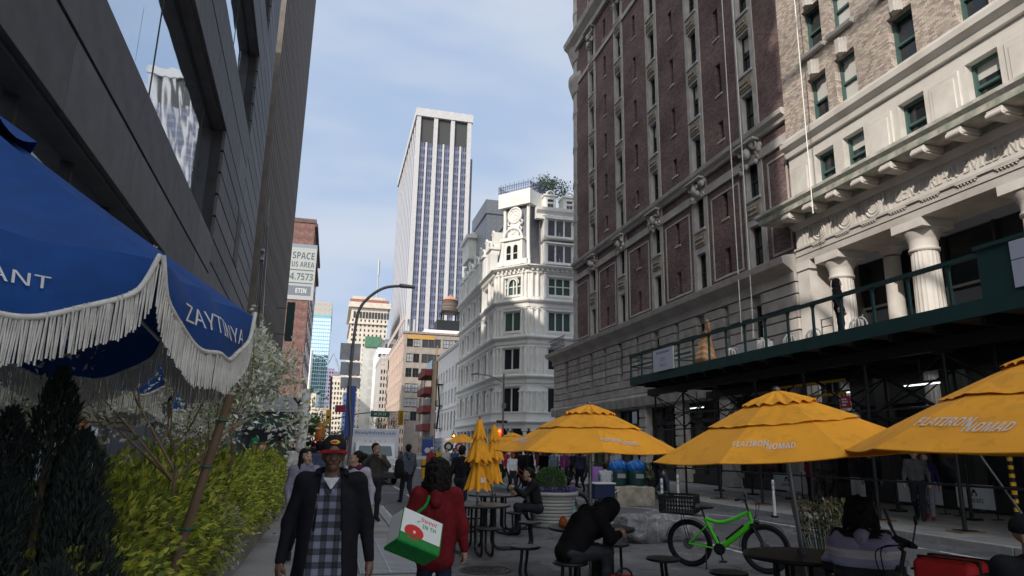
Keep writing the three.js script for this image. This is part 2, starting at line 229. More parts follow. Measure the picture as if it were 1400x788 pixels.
// leaves: n small folded faces placed by f(r) -> [position, outward direction], size in metres
function leaves(n, f, size, seed, { asp = 0.5, col = [[1, 1, 1], [0.7, 0.75, 0.6]], droop = 0, narrow = false } = {}) {
  const r = rng(seed), P = new Float32Array(n * 12 * 3), Nn = new Float32Array(n * 12 * 3), Cc = new Float32Array(n * 12 * 3), d = V(), s = V(), u = V(), c = new THREE.Color(); let o = 0;
  for (let i = 0; i < n; i++) {
    const [p, out] = f(r); d.set(r() - 0.5, r() - 0.5 - droop, r() - 0.5).multiplyScalar(1.3).add(out).normalize(); s.set(r() - 0.5, r() - 0.5, r() - 0.5).cross(d).normalize(); u.crossVectors(d, s).normalize();
    const L = size * (0.6 + r() * 0.8), w = L * asp * 0.5, q = col[Math.floor(r() * col.length)], b = 0.8 + r() * 0.4;
    const A = [p.x, p.y, p.z], T = [p.x + d.x * L, p.y + d.y * L, p.z + d.z * L], m = 0.5 * L, h = w * 0.45;
    const Lp = [p.x + d.x * m + s.x * w + u.x * h, p.y + d.y * m + s.y * w + u.y * h, p.z + d.z * m + s.z * w + u.z * h], Rp = [p.x + d.x * m - s.x * w + u.x * h, p.y + d.y * m - s.y * w + u.y * h, p.z + d.z * m - s.z * w + u.z * h], Mp = [p.x + d.x * m, p.y + d.y * m, p.z + d.z * m];
    for (const t of [A, Lp, Mp, Lp, T, Mp, A, Mp, Rp, Mp, T, Rp]) { P.set(t, o); Cc[o] = q[0] * b; Cc[o + 1] = q[1] * b; Cc[o + 2] = q[2] * b; o += 3; }
  }
  const g = new THREE.BufferGeometry(); g.setAttribute('position', new THREE.BufferAttribute(P, 3)); g.setAttribute('color', new THREE.BufferAttribute(Cc, 3)); g.computeVertexNormals(); g.setAttribute('uv', new THREE.BufferAttribute(new Float32Array(n * 24), 2)); return g;
}
const leafMat = (rough = 0.75, tr = 0.3) => new THREE.MeshPhysicalMaterial({ vertexColors: true, roughness: rough, transmission: tr, thickness: 0, side: THREE.DoubleSide });
M.leaf = leafMat();
// ---------- the ground ----------
const FX = 19;
struct('ground', sheet((u, v) => V(lerp(-700, 700, u), 0, lerp(300, -1300, v)), 2, 2), M.asphalt);
{
  // pavements: a bed with slabs on it, and kerb stones
  const r = rng(5);
  const lp = struct('pavement', [bb(-60, 1.3, 0.003, 0.10, 24, -30), bb(-60, 0.1, 0.003, 0.10, -30, -57), bb(-60, 0.1, 0.003, 0.10, -76, -400)], M.concrete2);
  const slab = geo(rbox(1.49, 0.06, 1.49, 0.008)), slab2 = geo(rbox(1.49, 0.06, 1.49, 0.008, 0.7, 0, 0.4));
  for (let i = 0; i < 5; i++) for (let k = 0; k < 18; k++) { const o = part('slab', r() < 0.5 ? slab : slab2, r() < 0.6 ? M.concrete : M.concrete2, lp); o.geometry === slab2 ? o.position.set(0.53 - 1.5 * i - 0.7, 0.115 + r() * 0.004, -2.6 - 1.5 * k - 0.4) : o.position.set(0.53 - 1.5 * i, 0.115 + r() * 0.004, -2.6 - 1.5 * k); }
  const rp = struct('pavement', [bb(12.35, 60, 0.003, 0.10, 24, -57.9), bb(12.35, 19.5, 0.003, 0.1, -74.5, -400)], M.concrete2);
  for (let i = 0; i < 4; i++) for (let k = 0; k < 22; k++) { const o = part('slab', r() < 0.5 ? slab : slab2, r() < 0.6 ? M.concrete : M.concrete2, rp), d = o.geometry === slab2; o.position.set(13.12 + 1.5 * i - (d ? 0.7 : 0), 0.115 + r() * 0.004, -6.5 - 1.5 * k - (d ? 0.4 : 0)); }
  const ks = geo(rbox(0.2, 0.22, 2.38, 0.02)), kerbs = struct('kerb', [bb(1.31, 1.48, 0.0, 0.1, 24, 2), bb(12.17, 12.34, 0, 0.1, 24, -2)], M.kerb);
  for (let k = 0; k < 13; k++) part('kerb_stone', ks, M.kerb, kerbs).position.set(1.4, 0.035, 1 - 2.4 * k + 0.0);
  for (let k = 0; k < 24; k++) part('kerb_stone', ks, M.kerb, kerbs).position.set(12.25, 0.035, -2 - 2.4 * k);
  for (let k = 0; k < 10; k++) part('kerb_stone', ks, M.kerb, kerbs).position.set(0.2, 0.035, -31.2 - 2.4 * k);
  // steel grating in the pavement
  const gr = struct('pavement_grating', [bb(0.5, 1.25, 0.146, 0.155, -9.2, -12.6)], M.darkGap);
  part('grating_bars', [...Array(34)].map((_, i) => bb(0.52, 1.23, 0.156, 0.17, -9.24 - i * 0.1, -9.29 - i * 0.1)).concat([0.5, 0.87, 1.23].map(x => bb(x - 0.012, x + 0.012, 0.156, 0.174, -9.2, -12.6))), M.galv, gr);
  // painted markings
  const line = (x0, z0, x1, z1, w) => { const d = Math.hypot(x1 - x0, z1 - z0), nx = (z1 - z0) / d * w / 2, nz = -(x1 - x0) / d * w / 2; return sheet((u, v) => V(lerp(x0, x1, v) + nx * (u * 2 - 1), 0.004, lerp(z0, z1, v) + nz * (u * 2 - 1)), 1, 8); };
  for (const a of [[11.25, 2, 11.05, -17.6, 0.13], [11.05, -17.6, 9.0, -21.3, 0.13], [9.0, -21.3, 8.2, -56, 0.13], [7.2, -8, 7.2, -12.6, 0.1], [7.5, -8, 7.5, -12.6, 0.1], [2.93, -24, 2.93, -26.5, 0.13], [2.93, -29, 2.93, -32, 0.13], [2.93, -34.5, 2.93, -37.5, 0.13], [1.62, -9, 1.62, -21.5, 0.1]]) struct('lane_marking', line(...a), M.paint);
  struct('painted_patch', sheet((u, v) => V(lerp(6.1, 8.0, v) + u * lerp(0.9, 1.5, v), 0.0042, lerp(-14.2, -34, v)), 2, 12), M.teal);
  // asphalt repairs with their own edges, utility covers
  for (const [x, z, w, d, k] of [[4.6, -11.0, 2.6, 1.1, 0], [9.3, -14.0, 1.4, 5.5, 1], [3.1, -17.2, 1.8, 2.6, 1], [8.6, -9.0, 2.0, 1.2, 0], [6.2, -24, 3, 1.6, 0], [2.4, -24.5, 1.2, 4.5, 1]]) struct('asphalt_patch', sheet((u, v) => V(x + (u - 0.5) * w + 0.05 * Math.sin(v * 17 + x), 0.0035, z + (v - 0.5) * d + 0.06 * Math.sin(u * 13 + z)), 10, 10), k ? M.patchA : M.patchB);
  for (const [x, z] of [[2.3, -10.2], [8.2, -16.0], [4.3, -19.5]]) { const c = struct('manhole_cover', [cyl(0.36, 0.36, 0.006, x, 0, z, 28)], M.iron); part('ring', [torus(0.36, 0.012, 0, 0, 0, 0, 28, 5).rotateX(PI / 2).translate(x, 0.006, z)], M.rust, c); part('studs', [...Array(24)].map((_, i) => cyl(0.025, 0.025, 0.004, x + (0.1 + 0.1 * (i % 3)) * Math.cos(i * 0.9), 0.006, z + (0.1 + 0.1 * (i % 3)) * Math.sin(i * 0.9), 6)), M.iron, c); }
  for (let i = 0; i < 11; i++) struct('crossing_bar', line(1.6 + i, -58.4, 1.6 + i, -61.6, 0.5), M.paint);
}
// ---------- west side: dark stone hotel podium and tower ----------
const TH = 0.035, LX = -5.2, LROT = PI / 2 + TH;      // its front: local x runs up the street, local z points at the street
{
  const t = thing('stone_building', 'dark grey stone building with broad recessed windows above the blue umbrellas', 'building', [LX, 0, 0], LROT);
  const R = 0.7, r = rng(9);
  // structural mass: low block towards the camera, tall block beyond; 0.3 m behind the stone, cut back at the window ribbons
  const bands = [[0, 8.1], [11.7, 17.6], [22.0, 28.2], [32.4, 38.6], [41, 42]], ends = [27, 35.5, 46, 50, 51];   // ribbon openings [v0, v1] and where they stop
  const sp = [[8.1, 11.7], [17.6, 22.0], [28.2, 32.4], [38.6, 41]];
  part('low_block', [bb(-30, 0.3, 0, 25.6, -24, -R - 0.02)], M.darkGap, t);
  part('tower_block', [bb(0.3, 33, 0, 92, -14, -R - 0.02)], M.darkGap, t); part('rear_block', [bb(33.01, 57.5, 0, 42, -14, -R - 0.02)], M.darkGap, t);
  // solid bay with its courses
  part('backing_wall', sp.flatMap(([a, b], i) => [bb(-26, 0.29, Math.min(a, 25.4), Math.min(b, 25.4), -R, -0.16)]).filter((_, i) => i < 2).concat(sp.map(([a, b], i) => bb(0.31, 57.4, a, b, -R, -0.16))).concat(bands.map(([a, b], i) => bb(ends[i], 57.4, a, b, -R, -0.16))).concat([bb(-26, 4.6, 0, 0.3, -R, -0.1), bb(0.31, 33, 42, 92, -R, -0.05), bb(-26, 0.29, 24.3, 25.5, -R, 0)]), M.darkGap, t);
  let count = 0; const made = new Map();
  const panel = (u0, u1, v0, v1) => { const k = [u1 - u0, v1 - v0].map(x => x.toFixed(2)).join('x'); if (!made.has(k)) made.set(k, geo(rbox(u1 - u0 - 0.012, v1 - v0 - 0.11, 0.15, 0.012))); const o = part('stone_panel', made.get(k), r() < 0.55 ? M.blackStone : M.blackStone2, t); o.position.set((u0 + u1) / 2, (v0 + v1) / 2, -0.078 + r() * 0.006); count++; };
  sp.forEach(([a, b], i) => { const m = (a + b) / 2; for (const [p, q] of [[a, m], [m, b]]) for (let u = i < 2 ? -2 : 1; u < Math.min(ends[Math.min(i + 1, 4)], 56) - 1; u += 5.5) { const e = Math.min(u + 5.5, ends[Math.min(i + 1, 4)]); panel(u, e - u < 1 ? e : e, p, q); } });
  // courses of the solid bay: thin ones beside each opening
  bands.forEach(([a, b], i) => { const n = Math.round((b - a) / 1.18); for (let k = 0; k < n; k++) for (let u = ends[i] + k % 2 * 0.0; u < 57; u += 9) panel(u, Math.min(u + 9, 57.4), a + (b - a) * k / n, a + (b - a) * (k + 1) / n); });
  sp.forEach(([a, b], i) => { const n = 3, e = ends[Math.min(i + 1, 4)]; for (let k = 0; k < n; k++) for (let u = e; u < 57; u += 9) panel(u, Math.min(u + 9, 57.4), a + (b - a) * k / n, a + (b - a) * (k + 1) / n); });
  // jambs of dark stone at the end of each opening, and soffits
  bands.slice(1).forEach(([a, b], i) => part('jamb', [bb(ends[i + 1], ends[i + 1] + 0.06, a, b, -R + 0.02, -0.165)], M.blackStone2, t));
  sp.forEach(([a, b]) => part('soffit', [bb(-26, 57, a - 0.03, a + 0.02, -R + 0.03, -0.17)], M.blackStone2, t));
  // mirror glass, pane by pane, in dark mullions
  bands.slice(1, 4).forEach(([a, b], i) => { const u0 = i < 1 ? -24 : 1.2; for (let u = u0; u < ends[i + 1] - 0.3; u += 9.4) { const e = Math.min(u + 9.4, ends[i + 1]); const w = part('window', [bb(u, u + 0.05, a, b, -R, -R + 0.05), bb(u, e, a, a + 0.08, -R, -R + 0.1), bb(u, e, b - 0.08, b, -R, -R + 0.1)], M.winFrame, t); part('pane', [bb(u + 0.07, e, a + 0.08, b - 0.08, -R, -R + 0.03)], M.mirror, w); } });
  for (let u = -6; u < 27; u += 3.3) { const w = part('window', [bb(u, u + 0.12, 0.3, 8.1, -R, -R + 0.16), bb(u + 0.12, u + 3.3, 4.5, 4.62, -R, -R + 0.12)], M.winFrame, t); part('pane', [bb(u + 0.12, u + 3.3, 0.3, 4.5, -R, -R + 0.03), bb(u + 0.12, u + 3.3, 4.62, 8.1, -R, -R + 0.03)], M.mirror, w); }
  const vent = part('vent_grille', [bb(44.4, 46.6, 13.0, 16.4, -0.05, 0.02)], M.darkGap, t);
  for (let k = 0; k < 16; k++) part('slat', [bb(44.4, 46.6, 13.05 + k * 0.21, 13.13 + k * 0.21, 0.02, 0.06)], M.steelDull, vent);
}
// ---------- brown ribbed office block further up ----------
{
  const t = thing('ribbed_building', 'tall brown office block with close vertical stone ribs', 'building', [-7.35, 0, -62], PI / 2);
  part('wall', [bb(0.3, 36, 0, 96, -26, -0.5)], M.winFrame, t); part('end_wall', [bb(0, 0.29, 0, 96.5, -26, 0.05)], M.brownRib, t);
  const g = geo(rbox(0.62, 96, 0.62, 0.04)); for (let i = 0; i < 26; i++) part('rib', g, M.brownRib, t).position.set(0.85 + i * 1.39, 48, -0.2);
  for (let k = 0; k < 25; k++) part('spandrel', [bb(0.35, 35.6, 4 + k * 3.7, 5.5 + k * 3.7, -0.5, -0.32)], M.brownRib, t);
  stuff(part('window_panes', [...Array(24)].flatMap((_, k) => [...Array(24)].map((_, i) => bb(1.2 + i * 1.39, 1.9 + i * 1.39, 5.6 + k * 3.7, 7.6 + k * 3.7, -0.5, -0.42))), M.glass, t));
  // slanting pale metal fin on its near edge
  const f = thing('facade_fin', 'pale grey slanting metal fin on the corner of the ribbed block', 'fin', [-7.0, 0, -62.2], PI / 2);
  part('blade', [extr([[0.2, 23.5], [0.7, 21], [6.6, 8.2], [6.6, 4.2], [5.9, 6.0]], 0.12, 0.01)], M.galv, f); 
  part('bracket', [bb(0.4, 1.1, 18.6, 18.8, -0.4, 0), bb(0.4, 1.1, 17.8, 18.0, -0.4, 0), bb(1.0, 1.1, 17.6, 19, -0.4, 0)], M.galv, f);
}
// plain far blocks: pixel edges at a chosen distance give width and height
function farBlock(name, label, px0, px1, pyTop, z, wallM, { depth = 30, floors = 12, bays = 6, winM = M.glass, winH = 0.55, winW = 0.55, base = 0, side = 0, par = 1.2, cat = 'building', band = null } = {}) {
  const a = onZ(px0, pyTop, z), b = onZ(px1, pyTop, z), h = (a.y + b.y) / 2, w = b.x - a.x, t = thing(name, label, cat, [a.x, 0, z]);
  part('wall', [bb(0, w, 0, h, -depth, -0.3)], wallM, t);
  const bw = w / bays, fh = (h - par) / floors, holes = [], panes = [];
  for (let f = 0; f < floors; f++) for (let i = 0; i < bays; i++) { const u = bw * (i + 0.5), v = fh * (f + 0.5); const q = [u - bw * winW / 2, u + bw * winW / 2, v - fh * winH / 2, v + fh * winH / 2]; holes.push(q); panes.push(bb(q[0], q[1], q[2], q[3], -0.3, -0.22)); }
  part('facade', wallHoles(0, w, base, h, holes, 0.3), wallM, t);
  stuff(part('window_panes', panes, winM, t));
  if (side) { const n = Math.max(2, Math.round(depth / Math.max(bw, 3))), bd = depth / n, sp = []; for (let f = 0; f < floors; f++) for (let i = 0; i < n; i++) { const u = -bd * (i + 0.5), v = fh * (f + 0.5); sp.push(box(0.1, fh * winH, bd * winW, side > 0 ? w + 0.0 : 0.0, v, u)); } stuff(part('side_panes', sp, winM, t)); }
  part('parapet', [bb(-0.15, w + 0.15, h - 0.05, h + par * 0.5, -depth, 0.15)], band || wallM, t);
  return { t, w, h, fh, bw };
}
{
  // red brick block with a letting banner on its blind wall
  const z = -128, a = onZ(398, 306, z), b = onZ(431, 306, z), h = onZ(431, 306, z).y, w = b.x - a.x + 4;
  const t = thing('brick_building', 'red brick block with a pale letting banner high on its blind wall', 'building', [b.x - w, 0, z]);
  part('wall', [bb(0, w, 0, h, -32, 0)], M.redBrick2, t);
  part('parapet', [bb(-0.1, w + 0.2, h, h + 0.8, -32, 0.15)], M.redBrick, t); part('cornice', [bb(w, w + 0.5, h - 5, h - 4.2, -32, 0.1), bb(w, w + 0.5, h - 0.6, h, -32, 0.1)], M.redBrick, t);
  for (let f = 0; f < 9; f++) for (let k = 0; k < 5; k++) part('window', [bb(w - 0.02, w + 0.06, 6 + f * 4, 8.4 + f * 4, -3 - k * 6, -5 - k * 6)], M.glass, t);
  const c0 = onZ(394, 332, z + 0.2), c1 = onZ(427.5, 411, z + 0.2);
  const tx = print(256, 384, (g, W, H) => { g.fillStyle = '#b3b7b6'; g.fillRect(0, 0, W, H); g.fillStyle = '#8e98a0'; g.fillRect(0, 0, W, 26); g.fillStyle = '#5d6569'; g.textAlign = 'right'; g.font = 'bold 66px sans-serif'; g.fillText('SPACE', W - 14, 104); g.font = 'bold 50px sans-serif'; g.fillText('US AREA', W - 14, 160); g.fillRect(0, 178, W - 14, 7); g.font = 'bold 66px sans-serif'; g.fillText('204.7573', W - 14, 250); g.fillRect(0, 268, W - 14, 7); g.fillStyle = '#79828a'; g.fillRect(0, 290, W - 24, 66); g.fillStyle = '#d5d7d5'; g.font = 'bold 44px sans-serif'; g.fillText('ETIN', W - 60, 338); });
  const bn = solo('letting_banner', [bb(0, c1.x - c0.x, 0, c0.y - c1.y, 0, 0.08)], M.white, 'grey lettered letting banner on the red brick wall', 'banner'); bn.position.set(c0.x, c1.y, z + 0.02);
  part('printed_face', [face(c1.x - c0.x, c0.y - c1.y, (c1.x - c0.x) / 2, (c0.y - c1.y) / 2, 0.085)], mat(tx, 0.9), bn, true);
}
{ // glass and masonry towers closing the west side
  const g1 = farBlock('glass_tower', 'pale cyan glass tower with a grey crown', 427, 453, 432, -430, M.cyanGlass, { depth: 60, floors: 34, bays: 9, winM: M.mirror, winH: 0.8, winW: 0.82 });
  part('crown', [bb(0, g1.w, g1.h + 0.7, g1.h + 9, -60, -1)], M.greyStone, g1.t);
  farBlock('white_slab', 'narrow pale grey slab block in front of the cyan glass tower', 412, 426, 478, -300, M.white, { depth: 20, floors: 22, bays: 4, winW: 0.3 });
  farBlock('setback_building', 'small beige stepped masonry block below the cyan tower', 421, 440, 560, -340, M.beige, { depth: 20, floors: 9, bays: 5 });
  farBlock('setback_building', 'beige masonry block with a lower shoulder at the foot of the cyan tower', 424, 432, 540, -352, M.beige, { depth: 14, floors: 14, bays: 3 });
  farBlock('purple_tower', 'slim mauve tower beside the distant beige block', 446, 457, 505, -520, tmat([0.3, 0.25, 0.36], 0.2, 4, 101), { depth: 20, floors: 20, bays: 3 });
  const sp = thing('crowned_tower', 'tiny distant tower with a pointed open steel crown', 'building', [onZ(456, 480, -700).x, 0, -700]); part('wall', [bb(-8, 8, 0, onZ(456, 508, -700).y, -14, 0)], M.slate, sp);
  { const y0 = onZ(456, 508, -700).y, y1 = onZ(456, 482, -700).y; part('crown', [[-8, 0], [8, 0], [-8, -14], [8, -14]].flatMap(([x, zz]) => [bar(V(x, y0, zz), V(0, y1, -7), 0.7, 0.7), bar(V(x, y0, zz), V(x * 0.4, lerp(y0, y1, 0.7), -7), 0.5, 0.5)]), M.galv, sp); }
  farBlock('beige_building', 'sunlit beige masonry block beyond the lamp post signs', 453, 474, 517, -260, M.beige, { depth: 40, floors: 14, bays: 5, winM: M.winFrame });
  farBlock('blue_building', 'narrow dark blue glazed block behind the lamp post', 470, 487, 540, -220, tmat([0.06, 0.1, 0.2], 0.2, 4, 102, 0.4), { depth: 20, floors: 12, bays: 4 });
  farBlock('brown_building', 'small brown block low between the distant towers', 440, 449, 560, -300, M.tanStone, { depth: 10, floors: 7, bays: 3 });
}
// ---------- sash windows: origin at the middle of the sill, facing +z ----------
function sash(w, h, frameM, glassM, { d = 0.16, bar = 0.07, mid = true, blind = 0, lights = 1, blindM = M.blind } = {}) {
  const gs = [bb(-w / 2, -w / 2 + bar, 0, h, -d, 0), bb(w / 2 - bar, w / 2, 0, h, -d, 0), bb(-w / 2 + bar, w / 2 - bar, 0, bar, -d, 0), bb(-w / 2 + bar, w / 2 - bar, h - bar, h, -d, 0)];
  if (mid) gs.push(bb(-w / 2 + bar, w / 2 - bar, h * 0.48, h * 0.48 + bar, -d + 0.02, -0.02));
  for (let i = 1; i < lights; i++) { const x = -w / 2 + w * i / lights; gs.push(bb(x - bar * 0.6, x + bar * 0.6, bar, h - bar, -d + 0.01, -0.01)); }
  const o = new THREE.Mesh(geo(gs), frameM); o.name = 'window'; o.castShadow = o.receiveShadow = true;
  part('pane', geo(bb(-w / 2 + bar, w / 2 - bar, bar, h - bar, -d * 0.6 - 0.01, -d * 0.6)), glassM, o);
  if (blind) part('blind', geo(bb(-w / 2 + bar, w / 2 - bar, h - bar - (h - 2 * bar) * blind, h - bar, -d * 0.6 + 0.002, -d * 0.6 + 0.008)), blindM, o);
  return o;
}
const put = (proto, parent, u, v, w = 0, ry = 0) => { const o = proto.clone(); parent.add(o); o.position.set(u, v, w); o.rotation.y = ry; return o; };
// carved ornament: lumps of leaves, scrolls and a boss
function carving(seed, w, h, d) { const r = rng(seed), gs = []; for (let i = 0; i < 16; i++) gs.push(sph(0.08 + r() * 0.09, (r() - 0.5) * w, r() * h, r() * d * 0.6, 1, 1.2, 0.8, 7)); gs.push(sph(0.24, 0, h * 0.55, d * 0.5, 1, 1.25, 0.8, 10)); for (const s of [-1, 1]) gs.push(torus(0.17, 0.06, s * w * 0.33, h * 0.75, d * 0.4, 0, 12, 6), torus(0.12, 0.05, s * w * 0.38, h * 0.2, d * 0.3, 0, 10, 6)); gs.push(bb(-w / 2, w / 2, h - 0.1, h, 0, d)); return geo(gs); }

// ---------- east side: the brick hotel (local x = world z + 24.35, local z points at the street) ----------
{
  const Z0 = -24.35, t = thing('brick_hotel', 'tall dark red brick hotel with pale stone window strips and rusticated base', 'building', [FX, 0, Z0], -PI / 2);
  const cols = [-27.3, -32.35, -37.65, -43.1, -48.6].map(z => z - Z0), U1 = -30.35, UB = -33.3, TOP = 54, fl = 3.39;
  const rows = [...Array(9)].map((_, k) => 17.12 + fl * k), Wd = 0.95, holes = [], nar = [];
  for (const c of cols) { for (const y of rows) holes.push([c - Wd / 2, c + Wd / 2, y + (y < 17.2 ? 0.12 : 0), y + 2.25]); for (const [y, h] of [[13.75, 2.0], [10.4, 2.0]]) holes.push([c - Wd / 2, c + Wd / 2, y, y + h]); }
  for (let i = 0; i < 4; i++) { const c = (cols[i] + cols[i + 1]) / 2; for (let k = 0; k < 9; k++) nar.push([c - 0.24, c + 0.24, 20.68 + fl * (k - 1) + (k ? 0 : 0), 22.5 + fl * (k - 1)]); nar.push([c - 0.24, c + 0.24, 10.6, 12.0], [c - 0.24, c + 0.24, 13.6, 15.0]); }
  nar.forEach(n => { if (n[2] < 17.4 && n[2] > 16) { n[2] = 18.0; n[3] = 19.1; } });
  const strips = cols.map(c => [c - 0.82, c + 0.82]);
  // brick fields between the stone strips
  const edges = [[strips[0][1], -0.0], ...[0, 1, 2, 3].map(i => [strips[i + 1][1], strips[i][0]]), [U1 + 1.9, strips[4][0]]];
  for (const [a, b] of edges) part('brick_field', wallHoles(a, b, 10.2, TOP, nar, 0.45, -0.06), M.redBrick, t);
  for (const [i, s] of strips.entries()) part('stone_strip', wallHoles(s[0], s[1], 10.2, TOP, holes.filter(h => h[0] > s[0] && h[1] < s[1]), 0.5, 0), M.limestone2, t);
  part('core', [bb(U1 + 1.2, -0.02, 0, TOP, -20, -0.56)], M.interior, t);
  // windows
  const wm = sash(Wd, 2.25, M.winFrame, M.glass, { bar: 0.06, blind: 0.0 }), wb = sash(Wd, 2.25, M.winFrame, M.glass, { bar: 0.06, blind: 0.35 }), wl = sash(Wd, 2.0, M.winFrame, M.glass, { bar: 0.06 }), wn = sash(0.48, 1.82, M.winFrame, M.glass, { bar: 0.05 }), wn2 = sash(0.48, 1.4, M.winFrame, M.glass, { bar: 0.05 });
  const r = rng(12);
  for (const h of holes) put(h[2] < 17 ? wl : r() < 0.25 ? wb : wm, t, (h[0] + h[1]) / 2, h[2], -0.26);
  for (const h of nar) put(h[3] - h[2] > 1.6 ? wn : wn2, t, (h[0] + h[1]) / 2, h[2], -0.3);
  // sills, carved panels under the windows
  const panelG = geo([bb(-0.5, 0.5, 0, 0.62, 0, 0.06), ...[...Array(9)].map((_, i) => sph(0.09, -0.36 + (i % 5) * 0.18, 0.18 + (i / 5 | 0) * 0.26, 0.07, 1, 1, 0.6, 6))]), sillG = geo(bb(-0.62, 0.62, -0.12, 0, -0.1, 0.09)), nsill = geo(bb(-0.34, 0.34, -0.1, 0, -0.1, 0.06));
  for (const c of cols) for (const y of rows) { part('sill', sillG, M.limestone, t).position.set(c, y, 0); if (y > 18) part('carved_panel', panelG, M.timberStone || (M.timberStone = tmat([0.27, 0.225, 0.175], 0.4, 0.9, 120, 0.9)), t).position.set(c, y - 0.98, 0); }
  for (const c of cols) { part('sill', sillG, M.limestone, t).position.set(c, 13.75, 0); part('carved_panel', panelG, M.timberStone, t).position.set(c, 12.78, 0); }
  for (const h of nar) part('sill', nsill, M.limestone, t).position.set((h[0] + h[1]) / 2, h[2], -0.06);
  // framed panels of the lower brick storeys: thin raised stone lines
  for (const [a, b] of edges) { const x0 = a + 0.35, x1 = b - 0.35; if (x1 - x0 < 0.6) continue; const q = 0.09; part('panel_frame', [bb(x0, x1, 15.0, 15.0 + q, -0.06, -0.02), bb(x0, x1, 10.5, 10.5 + q, -0.06, -0.02), bb(x0, x0 + q, 10.59, 15.0, -0.06, -0.02), bb(x1 - q, x1, 10.59, 15.0, -0.06, -0.02)], M.limestone, t); }
  // belt courses and cornices along the front (walk towards -x so that "out" is the street)
  const run = [[-0.01, 0], [U1 + 1.9, 0]];
  part('belt_course', sweep(run, [[-0.05, 15.5], [0.07, 15.5], [0.07, 15.95], [-0.05, 15.95]]), M.limestone, t);
  part('cornice', sweep(run, [[-0.05, 16.55], [0.12, 16.55], [0.16, 16.72], [0.34, 16.84], [0.38, 17.05], [0.3, 17.1], [-0.05, 17.1]]), M.limestone, t);
  part('belt_course', sweep(run, [[-0.05, 33.5], [0.06, 33.5], [0.06, 33.86], [-0.05, 33.86]]), M.limestone, t);
  part('upper_cornice', sweep([[-0.01, 0], [U1 + 1.2, 0]], [[-0.05, 36.9], [0.25, 36.9], [0.3, 37.3], [0.75, 37.7], [0.85, 38.1], [0.7, 38.3], [-0.05, 38.3]]), M.limestone2, t);
  cols.forEach((c, i) => { part('cartouche', carving(30 + i, 1.7, 1.25, 0.45), M.limestone2, t).position.set(c, 15.35, 0); if (i > 2) part('cartouche', carving(50 + i, 1.6, 1.6, 0.5), M.limestone2, t).position.set(c, 35.2, 0); });
  // rounded stone corner towards the side street
  const rc = 1.9, cg = (r0, y0, y1, r1 = r0) => { const g = new THREE.CylinderGeometry(r1, r0, y1 - y0, 28, 1); return fin(g, U1 + 1.9, (y0 + y1) / 2, -rc); };
  part('corner_pier', [cg(rc, 10.2, TOP)], M.limestone2, t);
  for (let k = 0; k < 12; k++) part('corner_course', [cg(rc + 0.05, 10.6 + k * 3.39, 11.0 + k * 3.39)], M.limestone, t);
  part('corner_cornice', [cg(rc + 0.1, 33, 34.2, rc + 0.45), cg(rc + 0.45, 34.2, 34.6), cg(rc + 0.1, 36.2, 38, rc + 0.65), cg(rc + 0.65, 38, 38.5)], M.limestone2, t);
  for (const y of rows.slice(0, 8)) put(sash(0.7, 2.1, M.winFrame, M.glass), t, U1 + 1.9 - rc * 0.93, y, -rc + 0.75, -0.95 - 0.2);
  part('side_wall', [bb(U1 + 0.05, U1 + 1.2, 10.2, TOP, -20, -rc)], M.redBrick, t);
  // ---- rusticated base: courses of stone with windows, each course built ----
  const bw = [...cols, cols[4] - 5.6].map(c => [c - 0.42, c + 0.42, 6.72, 8.5]), bn = [0, 1, 2, 3, 4].map(i => { const c = (i < 4 ? (cols[i] + cols[i + 1]) / 2 : cols[4] - 2.8); return [c - 0.25, c + 0.25, 6.72, 8.5]; });
  const bh = [...bw, ...bn]; const ny = 7, y0 = 5.3, ch = (8.95 - y0) / ny;
  for (let k = 0; k < ny; k++) { let u = UB; const a = y0 + k * ch, b = a + ch - 0.055, cut = bh.filter(h => h[2] < b - 0.05 && h[3] > a + 0.05).sort((p, q) => p[0] - q[0]); const seg = (p, q) => { const n = Math.max(1, Math.round((q - p) / 2.4)); for (let i = 0; i < n; i++) part('stone_course', [rbox((q - p) / n - 0.006, b - a, 0.3, 0.02, p + (q - p) * (i + 0.5) / n, (a + b) / 2, 0.1)], (i + k) % 3 ? M.greyStone : M.limestone2, t); }; for (const h of cut) { if (h[0] > u + 0.1) seg(u, h[0]); u = h[1]; } seg(u, -0.01); }
  part('base_wall', wallHoles(UB, -0.01, 4.4, 10.2, bh, 0.5, -0.02), M.greyStone, t); part('base_core', [bb(UB + 0.02, -0.03, 0, 10.15, -20, -0.55)], M.interior, t);
  const wbG = sash(0.84, 1.78, M.winFrame, M.glass), wbN = sash(0.5, 1.78, M.greyStone, M.greyStone, { mid: false }); for (const h of bw) put(wbG, t, (h[0] + h[1]) / 2, h[2], -0.1); for (const h of bn) put(wbN, t, (h[0] + h[1]) / 2, h[2], -0.1);
  const brun = [[-0.01, 0], [UB, 0], [UB, -14]];
  part('base_cornice', sweep(brun, [[-0.05, 8.95], [0.3, 8.95], [0.32, 9.35], [0.5, 9.5], [0.8, 9.7], [0.86, 9.98], [0.7, 10.06], [-0.05, 10.2]]), M.limestone2, t);
  part('base_belt', sweep(brun, [[-0.05, 4.5], [0.34, 4.5], [0.42, 5.05], [0.36, 5.25], [-0.05, 5.25]]), M.greyStone, t);
